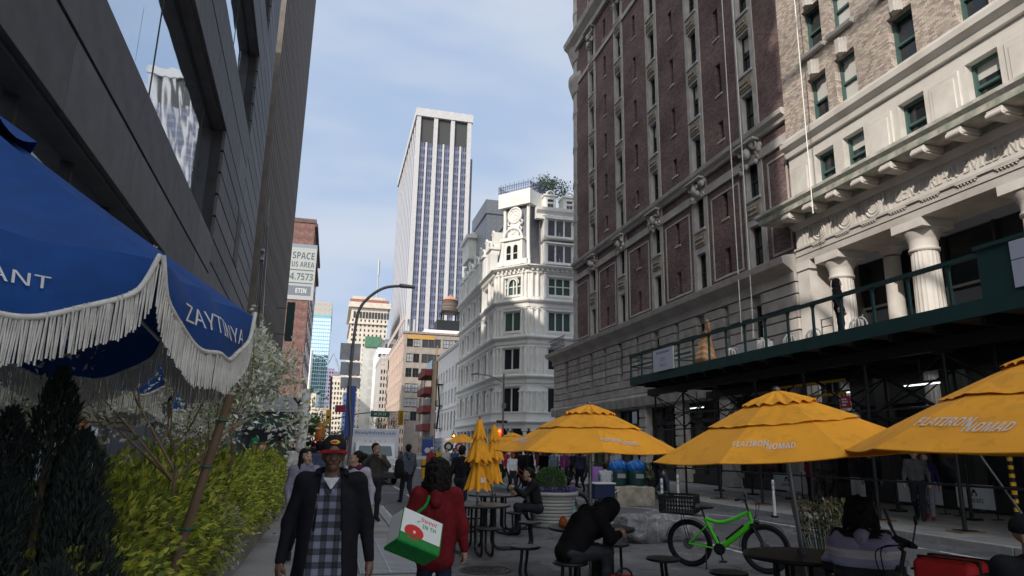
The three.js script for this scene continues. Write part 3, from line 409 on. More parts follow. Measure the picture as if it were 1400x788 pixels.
  // iron balcony rail on the cornice at the far corner
  part('balcony_rail', [...[...Array(14)].map((_, i) => rod([U1 + 0.9 - i * 0.28, 10.1, 0.62], [U1 + 0.9 - i * 0.28, 11.1, 0.62], 0.018, 5)), bar([U1 + 1, 11.1, 0.62], [UB - 0.5, 11.1, 0.62], 0.05, 0.05), bar([U1 + 1, 10.25, 0.62], [UB - 0.5, 10.25, 0.62], 0.05, 0.05), ...[...Array(6)].map((_, i) => torus(0.2, 0.015, U1 + 0.5 - i * 0.6, 10.65, 0.62, 0, 14, 5))], M.iron, t);
  // street floor: piers, dark shopfronts with mullions
  const piers = [-1.2, -6.2, -10.9, -15.6, -20.5, -25.5, -30.4, -32.7];
  for (const u of piers) part('pier', [bb(u - 0.42, u + 0.42, 0.14, 4.5, -0.5, 0.12), bb(u - 0.5, u + 0.5, 0.14, 0.8, -0.5, 0.18)].concat([...Array(6)].map((_, k) => rbox(0.86, 0.5, 0.12, 0.02, u, 1.15 + k * 0.58, 0.13))), M.limestone2, t);
  for (let i = 0; i < piers.length - 1; i++) { const a = piers[i + 1] + 0.42, b = piers[i] - 0.42, w = part('shopfront', [bb(a, b, 0.14, 0.6, -0.5, -0.3), bb(a, b, 3.3, 3.5, -0.5, -0.28), bb(a, b, 4.3, 4.5, -0.5, -0.28), ...[...Array(4)].map((_, k) => bb(lerp(a, b, k / 3) - 0.05, lerp(a, b, k / 3) + 0.05, 0.6, 4.3, -0.5, -0.3))], M.winFrame, t); part('pane', [bb(a, b, 0.6, 4.3, -0.5, -0.42)], M.glass, w); }
}
// ---------- east side: the stone fronted office building with columns ----------
const font = await new FontLoader().loadAsync('fonts/droid/droid_serif_regular.typeface.json');
const sansT = await new FontLoader().loadAsync('fonts/droid/droid_sans_regular.typeface.json');
const sansB = await new FontLoader().loadAsync('fonts/droid/droid_sans_bold.typeface.json');
const text3 = (s, size, d, f = font) => { const g = new TextGeometry(s, { font: f, size, depth: d, curveSegments: 4, bevelEnabled: false }); g.computeBoundingBox(); g.translate(-g.boundingBox.min.x, 0, 0); return ni(g); };
{
  const Z0 = -24.32, t = thing('stone_office_building', 'sunlit pale stone and tan brick office building with fluted columns above the shed', 'building', [FX - 0.12, 0, Z0], -PI / 2);
  const u = z => z - Z0, L = 32;
  // column grid of openings: pair, single, pair ...
  const wz = [-22.1, -20.45, -17.65, -14.9, -12.1, -9.3, -6.5].map(u);
  const att = wz.map(c => [c - 0.56, c + 0.56, 12.35, 14.0]), up = []; for (let k = 0; k < 9; k++) for (const c of wz) up.push([c - 0.56, c + 0.56, 15.3 + k * 3.3, 17.45 + k * 3.3]);
  part('brick_wall', wallHoles(0, L, 15.1, 48, up, 0.45, 0.06), M.tanBrick, t); part('core', [bb(0.02, L, 11.9, 48, -20, -0.45)], M.interior, t);
  const wg = sash(1.12, 2.15, M.greenFrame, M.glass, { d: 0.22, bar: 0.09, blind: 0.0 }), wg2 = sash(1.12, 2.15, M.greenFrame, M.glass, { d: 0.22, bar: 0.09, blind: 0.45 }), wg3 = sash(1.12, 2.15, M.greenFrame, M.glass, { d: 0.22, bar: 0.09, blind: 0.95 }), wa = sash(1.12, 1.65, M.greenFrame, M.glass, { d: 0.22, bar: 0.09, blind: 0.0 }), wa2 = sash(1.12, 1.65, M.greenFrame, M.glass, { d: 0.22, bar: 0.09, blind: 0.3 });
  const r = rng(77); for (const h of up) { const q = r(); put(q < 0.3 ? wg3 : q < 0.65 ? wg2 : wg, t, (h[0] + h[1]) / 2, h[2], -0.2); } for (const h of att) put(r() < 0.6 ? wa : wa2, t, (h[0] + h[1]) / 2, h[2], -0.24);
  // keystones and sills
  const ky = geo([0, 1, 2].map(k => extr([[-0.1 + k * 0.0 - 0.09, 0], [0.19, 0], [0.25, 0.62], [-0.25, 0.62]].map(([x, y]) => [x * (1 - k * 0.28), y]), 0.1 + k * 0.09, 0.01))), sl = geo(bb(-0.7, 0.7, -0.16, 0, -0.1, 0.2));
  for (const h of up) { part('keystone', ky, M.limestone, t).position.set((h[0] + h[1]) / 2, h[3] - 0.02, 0.06); part('sill', sl, M.limestone, t).position.set((h[0] + h[1]) / 2, h[2], 0.06); }
  const run = [[L, 0], [0, 0]];
  part('string_cornice', sweep(run, [[0, 14.5], [0.16, 14.5], [0.2, 14.75], [0.42, 14.9], [0.45, 15.1], [0.3, 15.18], [0.3, 15.3], [0, 15.32]]), M.marble, t);
  part('attic_wall', wallHoles(0, L, 11.9, 14.5, att, 0.4, 0.02), M.marble, t);
  // raised panels between the attic windows
  for (const [a, b] of [[0.25, u(-22.85)], [u(-19.75), u(-18.4)], [u(-16.95), u(-15.6)], [u(-14.2), u(-12.85)], [u(-11.4), u(-10)]]) part('attic_panel', [rbox(b - a - 0.2, 1.5, 0.08, 0.02, (a + b) / 2, 13.2, 0.04), rbox(b - a - 0.5, 1.1, 0.06, 0.02, (a + b) / 2, 13.2, 0.09)], M.marble, t);
  // great cornice with stone brackets
  part('great_cornice', sweep([[L, 0], [-0.1, 0], [-0.1, -0.5]], [[0, 11.35], [0.12, 11.35], [0.14, 11.6], [1.0, 11.64], [1.02, 11.84], [1.14, 11.96], [1.14, 12.08], [0.2, 12.32], [0, 12.32]]), M.copperStain, t);
  part('bed_mould', sweep(run, [[0, 11.12], [0.1, 11.12], [0.2, 11.36], [0, 11.36]]), M.marble, t);
  const br = geo([rbox(0.52, 0.2, 0.84, 0.03, 0, 0, 0.42), rbox(0.42, 0.08, 0.7, 0.02, 0, -0.13, 0.42), fin(new THREE.CylinderGeometry(0.1, 0.1, 0.5, 10), 0, -0.06, 0.8, 0, 0, PI / 2)]);
  for (let k = 0; k < 22; k++) part('bracket', br, M.marble, t).position.set(u(-23.6) + k * 1.37, 11.5, 0.12);
  // frieze and architrave over the colonnade
  part('frieze', [bb(0.05, L, 10.22, 11.14, -1.6, 0.0)], M.marble, t); part('architrave', [bb(0.05, L, 9.95, 10.2, -1.6, 0.09), bb(0.05, L, 9.66, 9.94, -1.6, 0.05), bb(0.05, L, 10.2, 10.28, -0.2, 0.16)], M.limestone, t);
  const reg = geo([...Array(6)].map((_, i) => sph(0.035, -0.3 + i * 0.12, 0, 0, 1, 1.1, 1, 6)).concat([bb(-0.38, 0.38, 0.03, 0.08, -0.05, 0.04)])); for (let k = 0; k < 20; k++) part('guttae', reg, M.limestone, t).position.set(u(-22.75) + k * 1.37, 10.12, 0.12);
  const disc = geo([torus(0.34, 0.05, 0, 0, 0, 0, 24, 6), torus(0.22, 0.03, 0, 0, 0, 0, 20, 5)]), tri = geo([-0.2, 0, 0.2].map(x => rbox(0.13, 0.84, 0.05, 0.015, x, 0, 0.02))); for (const [i, z] of [-23.55, -22.05, -20.6, -19.3].entries()) { part('triglyph', tri, M.marble, t).position.set(u(z), 10.7, 0); if (i < 3) part('disc', disc, M.marble, t).position.set(u(z) + 0.74, 10.7, 0.01); }
  const tg = text3('CENTVRIAN BVILDING', 0.44, 0.035, sansT); tg.computeBoundingBox(); const k = 4.95 / tg.boundingBox.max.x; tg.scale(k, 1, 1); part('carved_lettering', [tg], M.marble, t, true).position.set(u(-18.8), 10.5, 0.0);
  // fluted columns
  const flut = [...Array(161)].map((_, i) => { const a = i / 160 * PI * 2, f = Math.pow(Math.abs(Math.sin(a * 10)), 0.6); return [Math.cos(a), Math.sin(a), 1 - 0.055 * (f)]; });
  const shaft = sheet((uu, v) => { const q = flut[Math.round(uu * 160)], R = lerp(0.69, 0.6, v * v) * q[2]; return V(q[0] * R, lerp(0, 5.7, v), q[1] * R); }, 160, 8);
  const col = geo([shaft, lathe([[0.58, 5.66], [0.68, 5.7], [0.68, 5.78], [0.62, 5.8], [0.64, 6.08], [0.7, 6.12], [0.72, 6.2], [0.84, 6.34], [0.86, 6.42]], 40), box(1.86, 0.3, 1.86, 0, 6.57, 0), lathe([[0.9, -0.3], [0.9, -0.12], [0.74, -0.06], [0.72, 0]], 32), box(1.9, 0.3, 1.9, 0, -0.45, 0)]);
  for (const z of [-22.5, -18.45, -14.35, -10.25]) { const cc = part('column', col, M.marble, t); cc.position.set(u(z), 2.94, -0.62); cc.scale.set(0.72, 1, 0.72); }
  part('half_column', [cyl(0.34, 0.3, 6.6, u(-21.2), 2.7, -1.9, 24), cyl(0.32, 0.46, 0.3, u(-21.2), 9.36, -1.9, 24)], M.marble, t); part('pilaster', [bb(0.02, 0.75, 2.3, 9.66, -1.6, 0.04), bb(0.02, 0.85, 9.3, 9.66, -1.6, 0.1)], M.marble, t);
  // recessed glazing behind the columns
  part('recess_wall', [bb(0.05, L, 0.14, 9.66, -3.0, -2.5)], M.interior, t); part('plinth_wall', [bb(0.05, L, 4.55, 5.15, -2.4, -0.0)], M.limestone2, t);
  for (let z = -23.4, i = 0; z < -6; z += 2.05, i++) { const w = part('shop_window', [bb(u(z), u(z) + 0.1, 5.2, 9.6, -2.5, -2.28), bb(u(z) + 0.1, u(z) + 2.05, 7.6, 7.7, -2.5, -2.3), bb(u(z) + 0.1, u(z) + 2.05, 5.2, 5.32, -2.5, -2.3)], i === 6 ? M.galv : M.winFrame, t); part('pane', [bb(u(z) + 0.1, u(z) + 2.05, 5.32, 7.6, -2.5, -2.42), bb(u(z) + 0.1, u(z) + 2.05, 7.7, 9.6, -2.5, -2.42)], M.glass, w); }
  // dark shop storey below the shed
  for (let z = -24, i = 0; z < -4; z += 3.2, i++) { const w = part('shopfront', [bb(u(z), u(z) + 0.5, 0.14, 4.5, -0.6, -0.05), bb(u(z) + 0.5, u(z) + 3.2, 0.14, 0.7, -0.6, -0.3), bb(u(z) + 0.5, u(z) + 3.2, 3.5, 4.5, -0.6, -0.25), bb(u(z) + 1.8, u(z) + 1.88, 0.7, 3.5, -0.6, -0.35)], M.winFrame, t); part('pane', [bb(u(z) + 0.5, u(z) + 3.2, 0.7, 3.5, -0.6, -0.5)], M.glass, w); }
  part('ground_core', [bb(0.04, L, 0.1, 4.5, -3, -0.62)], M.interior, t);
}
// ---------- the sidewalk shed ----------
const DX = 12.62, DZ0 = -27.9, DZ1 = 6;        // outer edge of the deck, far end, near end
{
  const t = thing('sidewalk_shed', 'dark green sidewalk shed on steel pipe legs in front of the stone buildings', 'scaffold', [0, 0, 0]);
  part('deck', [bb(DX + 0.05, FX - 0.9, 4.62, 4.74, DZ0 + 0.05, DZ1)], M.timber, t);
  part('fascia', [bb(DX - 0.03, DX + 0.05, 4.52, 4.86, DZ0, DZ1), bb(DX + 0.05, FX - 0.9, 4.52, 4.86, DZ0 - 0.03, DZ0 + 0.05)], M.hunter, t);
  for (let z = DZ0 + 1.2; z < DZ1; z += 1.22) part('joist', [bb(DX + 0.1, FX - 1, 4.36, 4.62, z - 0.05, z + 0.05)], M.iron, t);
  for (const x of [13.35, 16.2]) part('header_beam', [bb(x - 0.08, x + 0.08, 4.08, 4.36, DZ0 + 0.3, DZ1)], M.iron, t);
  // parapet: posts with gusset heads and rails, then solid hoarding near the camera
  const post = geo([box(0.06, 1.02, 0.06, 0, 0.51, 0), extr([[-0.13, 0], [0.13, 0], [0.03, -0.18], [-0.03, -0.18]], 0.04).rotateY(PI / 2).translate(-0.02, 1.0, 0)]);
  for (let z = DZ0 + 0.05, i = 0; z < -10.9; z += 1.095, i++) part('parapet_post', post, M.hunter, t).position.set(DX + 0.02, 4.8, z);
  part('parapet_rail', [bb(DX - 0.03, DX + 0.08, 5.74, 5.83, DZ0, -10.75), bb(DX, DX + 0.05, 5.3, 5.36, DZ0, -22.6)], M.hunter, t);
  part('parapet_rail', [bb(DX, FX - 1, 5.74, 5.8, DZ0, DZ0 + 0.06), bb(DX, FX - 1, 5.3, 5.36, DZ0, DZ0 + 0.06)], M.hunter, t);
  for (let k = 0; k < 12; k++) part('hoarding_panel', [rbox(0.04, 1.0, 1.21, 0.01, DX + 0.02, 5.36, -10.1 + k * 1.22)], M.hunter, t);
  part('hoarding_cap', [bb(DX - 0.05, DX + 0.09, 5.87, 5.95, -10.74, DZ1)], M.hunter, t);
  // legs, base plates, cross braces
  const leg = geo([cyl(0.045, 0.045, 4.0, 0, 0.14, 0, 8), box(0.34, 0.06, 0.34, 0, 0.17, 0), box(0.12, 0.12, 0.5, 0, 4.08, 0)]);
  const legs = []; for (let z = -27; z < 4; z += 2.42) for (const x of [13.35, 16.2]) { part('leg', leg, M.iron, t).position.set(x, 0, z); legs.push([x, z]); }
  for (let i = 0; i < legs.length - 2; i += 2) { for (const j of [i, i + 1]) { const [x, z] = legs[j], z2 = z + 2.42; part('brace', [rod([x, 2.6, z], [x, 4.0, z2], 0.022, 6), rod([x + 0.06, 4.0, z], [x + 0.06, 2.6, z2], 0.022, 6)], M.iron, t); if (j === i) { for (const y of [1.12, 2.6]) part('ledger', [rod([x, y, z], [x, y, z2], 0.026, 6)], M.iron, t); } else part('ledger', [rod([x, 2.6, z], [x, 2.6, z2], 0.026, 6)], M.iron, t); } const z = legs[i][1]; part('cross_brace', [rod([13.35, 2.7, z], [16.2, 4.0, z], 0.022, 6), rod([13.35, 4.0, z + 0.05], [16.2, 2.7, z + 0.05], 0.022, 6)], M.iron, t); if (i % 8 === 4) part('raker', [rod([13.4, 0.2, z + 1.6], [13.4, 2.6, z], 0.024, 6)], M.steelDull, t); }
  part('pipe_run', [rod([14.2, 3.35, -27], [14.2, 3.2, -17], 0.035, 6), rod([15.2, 3.0, -24], [15.2, 3.0, -8], 0.03, 6)], M.steelDull, t);
  for (const [x, z] of legs.filter((_, i) => i % 2 === 0)) part('mud_sill', [bb(x - 0.3, x + 0.3, 0.146, 0.18, z - 0.22, z + 0.22)], M.timber, t);
}
// fluorescent tubes under the deck: fitting, glowing tube and its light
function tubeLight(px, py, x, len, label, ry = 0, lum = 2.6) {
  const p = onX(px, py, x), t = thing('tube_light', label, 'lamp', [p.x, p.y, p.z], ry, 'tube lights under the shed');
  part('housing', [bb(-0.05, 0.05, 0.025, 0.09, -len / 2, len / 2), bb(-0.01, 0.01, 0.09, Math.max(0.15, 4.36 - p.y), -0.02, 0.02)], M.steelDull, t); part('tube', [fin(new THREE.CylinderGeometry(0.02, 0.02, len * 0.96, 8), 0, 0, 0, 0, PI / 2)], M.tubeGlow, t);
  const l = new THREE.RectAreaLight(0xeef6ff, lum, len, 0.05); l.position.set(p.x, p.y - 0.03, p.z); l.rotation.set(-PI / 2, 0, PI / 2); l.name = 'tube_light_lamp'; scene.add(l);
}
tubeLight(953, 558, 15.6, 1.2, 'lit white tube lamp between the hotel piers under the shed'); tubeLight(1260, 526, 15.6, 1.25, 'longest lit white tube lamp, above the walking couple'); tubeLight(1148, 538, 16.6, 1.0, 'lit white tube lamp just behind the crimson sign'); tubeLight(1300, 500, 17.6, 0.9, 'lit white tube lamp high against the stone shopfront');
// hard hat dome lamp and small bulkhead lamps hung from joists
for (const [px, py, lb] of [[1061, 531, 'small unlit dome lamp right above the tilted umbrella'], [1062, 495, 'small unlit dome lamp tucked against the shed joists above another'], [1190, 462, 'small unlit dome lamp under the fascia below the fluted column'], [1250, 455, 'small unlit dome lamp under the fascia beside the solid hoarding']]) { const p = onX(px, py, 13.6); const t = thing('bulkhead_lamp', lb, 'lamp', [p.x, Math.min(p.y, 4.26), p.z], 0, 'dome lamps under the shed'); part('dome', [sph(0.1, 0, 0, 0, 1, 0.8, 1, 12)], M.galv, t); part('stem', [rod([0, 0.06, 0], [0, 4.36 - Math.min(p.y, 4.26), 0], 0.015, 5)], M.iron, t); }
// things on the deck
{
  const tarp = nets([B([0, 0.05, 0], [0.1, 1.15, 0.1], 0.34, 0.1), B([0, 0.6, 0], [0.55, 0.1, 0.05], 0.16, 0.08), B([-0.1, 0.3, 0.1], [-0.3, 1.35, 0.05], 0.05, 0.04), B([0.2, 0.7, 0], [-0.35, 1.5, 0], 0.05, 0.03)], 0.035, 0.12, (x, y, z, d) => d + 0.03 * Math.sin(x * 17 + y * 9) * Math.sin(z * 15 + y * 11));
  const t = solo('wrapped_bundle', [tarp], M.ply, 'tan canvas wrapped bundle leaning on the shed deck rail', 'bundle'); const p = onX(962, 470, 13.6); t.position.set(13.35, 5.04, p.z * 13.3 / 13.6); t.rotation.y = PI / 2 - 0.3; t.scale.set(1.5, 0.95, 1.2);
  const bn = solo('paper_notice', [bb(-0.02, 0.02, 0, 0.86, -0.86, 0.86)], M.whitePlastic, 'white printed notice tied to the green shed rail', 'notice'); bn.position.set(DX - 0.07, 4.85, -24.6);
  const tx = print(256, 128, (g, W, H) => { g.fillStyle = '#c9cede'; g.fillRect(0, 0, W, H); g.fillStyle = '#3a4256'; g.font = 'bold 22px sans-serif'; g.textAlign = 'center'; g.fillText('THE BROADWAY', W / 2, 28); g.fillStyle = '#8f8fb5'; g.font = 'bold 30px sans-serif'; g.fillText('SIDE', W / 2, 72); g.fillText('WALK', W / 2, 106); });
  part('printed_face', [face(1.72, 0.86, -0.022, 0.43, 0, -PI / 2)], mat(tx, 0.85), bn, true);
  const sg = solo('site_notice', [bb(-0.015, 0.015, 0, 0.92, 0, 2.4)], M.whitePlastic, 'white and blue site notice fixed to the green hoarding', 'notice'); sg.position.set(DX - 0.03, 4.92, -9.95);
  const t2 = print(512, 200, (g, W, H) => { g.fillStyle = '#b9bed2'; g.fillRect(0, 0, W, H); g.fillStyle = '#2b3550'; g.font = 'bold 44px serif'; g.fillText('1182 BROADWAY', 92, 62); g.fillRect(0, 80, W, 4); g.fillStyle = '#24479c'; g.fillRect(95, 92, 360, 58); g.fillStyle = '#2b3550'; g.fillRect(95, 165, 300, 4); });
  part('printed_face', [face(2.4, 0.92, -0.017, 0.46, 1.2, -PI / 2)], mat(t2, 0.7), sg, true);
  // coils of rope and hose, tool boxes
  const box1 = solo('tool_chest', [rbox(0.6, 0.55, 1.2, 0.03, 0, 0.28, 0)], M.white, 'pale tool chest standing on the shed deck', 'chest'); box1.position.set(13.45, 4.75, -19.8); part('lid', [rbox(0.62, 0.06, 1.22, 0.02, 0, 0.585, 0)], M.steelDull, box1);
  for (const [x, z, lb] of [[13.3, -21.0, 'loose white rope coil beside the wrapped bundle'], [13.3, -17.8, 'loose white rope coil near the pale tool chest'], [13.4, -16.9, 'loose white rope coil beside the small scaffold frame'], [13.2, -19.0, 'loose white rope coil propped on the tool chest side'], [13.3, -15.0, 'loose white rope coil at the feet of the standing worker']]) { const o = solo('rope_coil', [...Array(6)].map((_, i) => torus(0.2 + 0.03 * (i % 3), 0.02, 0.03 * i, 0.26 + 0.03 * (i % 2), 0, 0.3 * i, 20, 6)), M.whiteFrame, lb, 'rope', 'rope coils on the shed deck'); o.position.set(x, 4.76, z); }
  const fr = thing('scaffold_frame', 'small steel scaffold frame beside the worker on the shed deck', 'frame', [14.6, 4.74, -17.9]); for (const z of [0, 0.5]) part('upright', [rod([0, 0, z], [0, 1.1, z], 0.02, 6)], M.steel, fr); part('rungs', [0.25, 0.55, 0.85, 1.08].map(y => rod([0, y, 0], [0, y, 0.5], 0.016, 6)), M.steel, fr);
  // suspended ropes down the facade
  for (const [px, py0, py1, x, lb] of [[1015, 470, -160, 18.2, 'white hoist rope down the brick hotel, ending at the wrapped bundle side'], [1031, 462, -160, 18.2, 'white hoist rope down the last window strip of the brick hotel'], [1112, 292, -40, 17.6, 'white hoist rope down the tan brick to the bracketed cornice']]) { const a = onX(px, py0, x), y0 = Math.max(a.y, 4.8); const o = solo('hoist_rope', [rod([x, y0, a.z], [x, 54 > 0 ? 52 : 0, a.z], 0.022, 6)], M.whiteFrame, lb, 'rope', 'hoist ropes on the facade'); }
}
// below: ladder, small signs, banners on the barrier
{
  const a = onX(1100, 545, 14.2), t = thing('ladder', 'yellow ladder stored sideways under the shed', 'ladder', [14.2, a.y, a.z]);
  part('rail', [bb(-0.04, 0.04, 0, 0.07, -1.6, 1.8)], M.yellow, t); part('rail', [bb(-0.04, 0.04, 0.38, 0.45, -1.6, 1.8)], M.yellow, t); for (let k = 0; k < 11; k++) part('rung', [rod([0, 0.05, -1.5 + k * 0.31], [0, 0.4, -1.5 + k * 0.31], 0.018, 6)], M.steel, t); part('hanger', [rod([0, 0.42, -1.2], [0, 4.36 - a.y, -1.2], 0.012, 5), rod([0, 0.42, 1.2], [0, 4.36 - a.y, 1.2], 0.012, 5)], M.iron, t);
  const b = onX(1157, 550, 13.28), s = solo('shop_sign', [bb(-0.02, 0.02, -0.16, 0.16, -0.17, 0.17)], M.signRed, 'small crimson sign clamped to a leg of the shed', 'sign'); s.position.set(13.26, b.y, b.z); part('lettering', [bb(-0.024, -0.021, 0.05, 0.09, -0.11, 0.08), bb(-0.024, -0.021, -0.02, 0.02, -0.11, 0.11), bb(-0.024, -0.021, -0.1, -0.06, -0.11, 0.05)], M.whitePlastic, s);
  const tex = (s, dark) => print(512, 200, (g, W, H) => { g.fillStyle = dark ? '#d9dcde' : '#e2e6ea'; g.fillRect(0, 0, W, H); g.fillStyle = '#3c3f42'; g.textAlign = 'center'; g.font = 'bold 46px serif'; if (s) { g.fillText(s, W / 2, 150); g.beginPath(); g.arc(W / 2, 68, 30, Math.PI, 0); g.fill(); g.fillRect(W / 2 - 40, 66, 22, 30); g.fillRect(W / 2 + 18, 66, 22, 30); } });
  for (const [px0, px1, py0, py1, s, l] of [[1058, 1097, 657, 682, 'LADURÉE', 'white lettered cafe banner near the parked bicycles'], [1164, 1192, 665, 690, '', 'plain white cafe banner beside the crouching figure'], [1226, 1291, 668, 698, '', 'plain white cafe banner behind the walking couple'], [1307, 1362, 668, 698, 'LADURÉE', 'pale lettered cafe banner beside the striped pole']]) {
    const x = 16.9, p = onX(px0, py0, x), q = onX(px1, py1, x), h = 0.62, w = q.z - p.z, o = thing('cafe_banner', l, 'banner', [x, 0.14, p.z]);
    part('sheet', [sheet((u, v) => V(0.02 * Math.sin(u * 9), 0.25 + h * v, w * u), 16, 3)], mat(tex(s), 0.9), o, true).rotation.y = 0; for (const zz of [0, w]) part('stand', [rod([0.04, 0, zz], [0.04, 0.95, zz], 0.02, 6), bb(-0.15, 0.2, 0, 0.03, zz - 0.03, zz + 0.03)], M.iron, o);
  }
  // striped warning pole
  const g = onY(1396, 733, 0.14), o = thing('striped_pole', 'yellow and black striped shed leg wrapped with warning tape', 'pole', [13.9, 0.14, g.z * 13.9 / g.x]); part('pole', [cyl(0.05, 0.05, 3.95, 0, 0, 0, 10)], M.iron, o); for (let k = 0; k < 9; k++) part('stripe', [cyl(0.054, 0.054, 0.08, 0, 0.5 + k * 0.17, 0, 10)], M.yellow, o);
}
// ---------- white cast-iron corner building with mansard ----------
{
  const t = thing('mansard_building', 'ornate cream cast iron corner building with a slate mansard roof', 'building', [0, 0, 0]);
  const Bc = [18.6, -79.8], Cc = [21.6, -76.3], D = [33, -76.3], A = [18.6, -104.5], plan = [D, Cc, Bc, A];
  const segs = [[D, Cc], [Cc, Bc], [Bc, A]].map(([p, q]) => { const dx = q[0] - p[0], dz = q[1] - p[1], L = Math.hypot(dx, dz); return { p, L, dx: dx / L, dz: dz / L, ry: Math.atan2(dz / L, -dx / L) }; });   // local +z of ry is outward (dz, -dx)
  const at = (s, along, out) => [s.p[0] + s.dx * along + s.dz * out, s.p[1] + s.dz * along - s.dx * out];
  // floors: y of each belt
  const fy = [4.9, 10.1, 14.7, 19.1, 23.3];
  part('core', [fin(extr([[...D], [...Cc], [...Bc], [...A], [33, -104.5]].map(([x, z]) => [x, -z]), 23).rotateX(-PI / 2).scale(1, 1, 1), 0, 0, 0)].map(g => { g.translate(0.5, 0.2, -0.5); return g; }), M.interior, t);
  const place = (o, s, along, y, out) => { const q = at(s, along, out); o.position.set(q[0], y, q[1]); o.rotation.y = s.rot; return o; };
  for (const s of segs) s.rot = Math.atan2(s.dz, -s.dx);
  const colG = geo([cyl(0.2, 0.17, 2.9, 0, 0.35, 0, 12), box(0.5, 0.35, 0.34, 0, 0.17, 0), box(0.46, 0.16, 0.36, 0, 3.33, 0), cyl(0.2, 0.24, 0.14, 0, 3.2, 0, 12)]);
  const lay = [ { win: [[2.6, 3.2, 3], [7.4, 3.2, 3]], cols: [0.4, 0.95, 5.0, 10.4, 10.95], },  // south face (from its right end)
    { win: [[2.3, 2.5, 2]], cols: [0.3, 0.85, 3.75, 4.3] },
    { win: [2, 6, 10, 14, 18, 22.2].map(a => [a, 1.9, 2]), cols: [0.35, 0.8, 4, 8, 12, 16, 20, 24.2] } ];
  lay[0].win = [[segs[0].L - 3.9, 2.9, 3], [segs[0].L - 8.2, 2.9, 3]]; lay[0].cols = [segs[0].L - 0.4, segs[0].L - 1.1, segs[0].L - 2.05, segs[0].L - 6, segs[0].L - 10.2];
  const r = rng(31);
  segs.forEach((s, si) => {
    for (let f = 0; f < 4; f++) {
      const y0 = fy[f], y1 = fy[f + 1] - 0.75, vb = y0 + 0.7, vt = y1 - 0.55, holes = lay[si].win.map(([c, w]) => [s.L - c - w / 2, s.L - c + w / 2, vb, vt]);
      const wl = part('wall', wallHoles(0, s.L, y0, fy[f + 1], holes.map(h => h), 0.35), M.cream, t); { const q = at(s, s.L, 0); wl.position.set(q[0], 0, q[1]); wl.rotation.y = s.rot; }
      lay[si].win.forEach(([c, w, n]) => {
        const wm = sash(w, vt - vb, M.whiteFrame, f === 3 || (f === 2 && r() < 0.6) ? M.glassG : M.glass, { d: 0.2, bar: 0.12, lights: n, mid: f === 3 && si !== 2, blind: r() < 0.25 ? 0.35 : 0 }); t.add(wm); place(wm, s, c, vb, -0.12);
        const hd = part('window_head', geo([bb(-w / 2 - 0.25, w / 2 + 0.25, 0, 0.16, -0.05, 0.16), bb(-w / 2 - 0.12, w / 2 + 0.12, -0.1, 0, -0.05, 0.08)]), M.cream, t); place(hd, s, c, vt + 0.1, 0);
        const sl = part('window_sill', geo([bb(-w / 2 - 0.15, w / 2 + 0.15, -0.2, 0, -0.1, 0.14)]), M.cream, t); place(sl, s, c, vb, 0);
        if (f === 3 && si === 1) { const ar = part('arched_head', geo([torus(0.62, 0.12, 0, 0, 0, 0, 20, 6, PI), torus(0.85, 0.07, 0, 0, 0, 0, 20, 6, PI), sph(0.16, 0, 0.86, 0.05), bb(-0.72, -0.56, -1.6, 0, -0.06, 0.1), bb(0.56, 0.72, -1.6, 0, -0.06, 0.1)]), M.cream, t); place(ar, s, c, vt - 0.75, 0.03); }
      });
      for (const c of lay[si].cols) place(part('engaged_column', colG, M.cream, t), s, c, y0 + 0.05, 0.12);
    }
  });
  // belts and balustrade, street floor
  for (let f = 0; f < 5; f++) { const y = fy[f] - 0.7, b = f === 4 ? 1.5 : 1; part('entablature', sweep(plan, [[-0.1, y - 0.15], [0.16, y - 0.15], [0.18, y + 0.3], [0.42 * b, y + 0.42], [0.55 * b, y + 0.58], [0.55 * b, y + 0.72], [0.3, y + 0.8], [-0.1, y + 0.82]]), M.cream, t); }
  part('balustrade', sweep(plan, [[0.2, 4.95], [0.45, 4.95], [0.45, 5.15], [0.4, 5.15], [0.4, 5.75], [0.5, 5.8], [0.5, 5.95], [0.2, 5.95]]), M.cream, t);
  part('street_floor', sweep(plan, [[-0.35, 0.1], [-0.3, 0.1], [-0.3, 4.1], [-0.35, 4.1]]), M.glass, t);
  segs.forEach((s, si) => { for (let a = 0.3; a < s.L; a += si === 1 ? 2.15 : 2.6) place(part('street_column', geo([cyl(0.26, 0.23, 3.1, 0, 0.6, 0, 14), box(0.7, 0.6, 0.6, 0, 0.3, 0), box(0.62, 0.3, 0.5, 0, 3.9, 0)]), M.cream, t), s, a, 0, -0.05); });
  // dentils under the great cornice
  segs.forEach(s => { for (let a = 0.5; a < s.L; a += 0.62) place(part('dentil', colG.dent || (colG.dent = geo(bb(-0.12, 0.12, 0, 0.3, 0, 0.32))), M.cream, t), s, a, 22.66, 0.16); });
  // corner pavilion roof: curved slate mansard over the chamfered corner
  const s1 = segs[1], pav = (w, d) => { }; const cx = at(s1, s1.L / 2, 0);
  const prof = v => 0.12 + 0.95 * Math.pow(v, 0.7) - 0.42 * Math.pow(v, 3);     // how far the slope leans in
  const half = 2.35, dep = 4.4;
  const slope = (u, v) => V(0, 0, 0);
  const pvl = [[half, 0], [-half, 0], [-half, -dep], [half, -dep]];
  const roof = []; for (let e = 0; e < 4; e++) { const a = pvl[e], b = pvl[(e + 1) % 4]; roof.push(sheet((u, v) => { const k = 1 - prof(v) * 0.36, x = lerp(a[0], b[0], u) * k, z = (lerp(a[1], b[1], u) + dep / 2) * k - dep / 2; return V(x, lerp(23.5, 31.6, v), z); }, 1, 12)); }
  place(part('mansard_roof', roof, M.slate, t), s1, s1.L / 2, 0, 0);
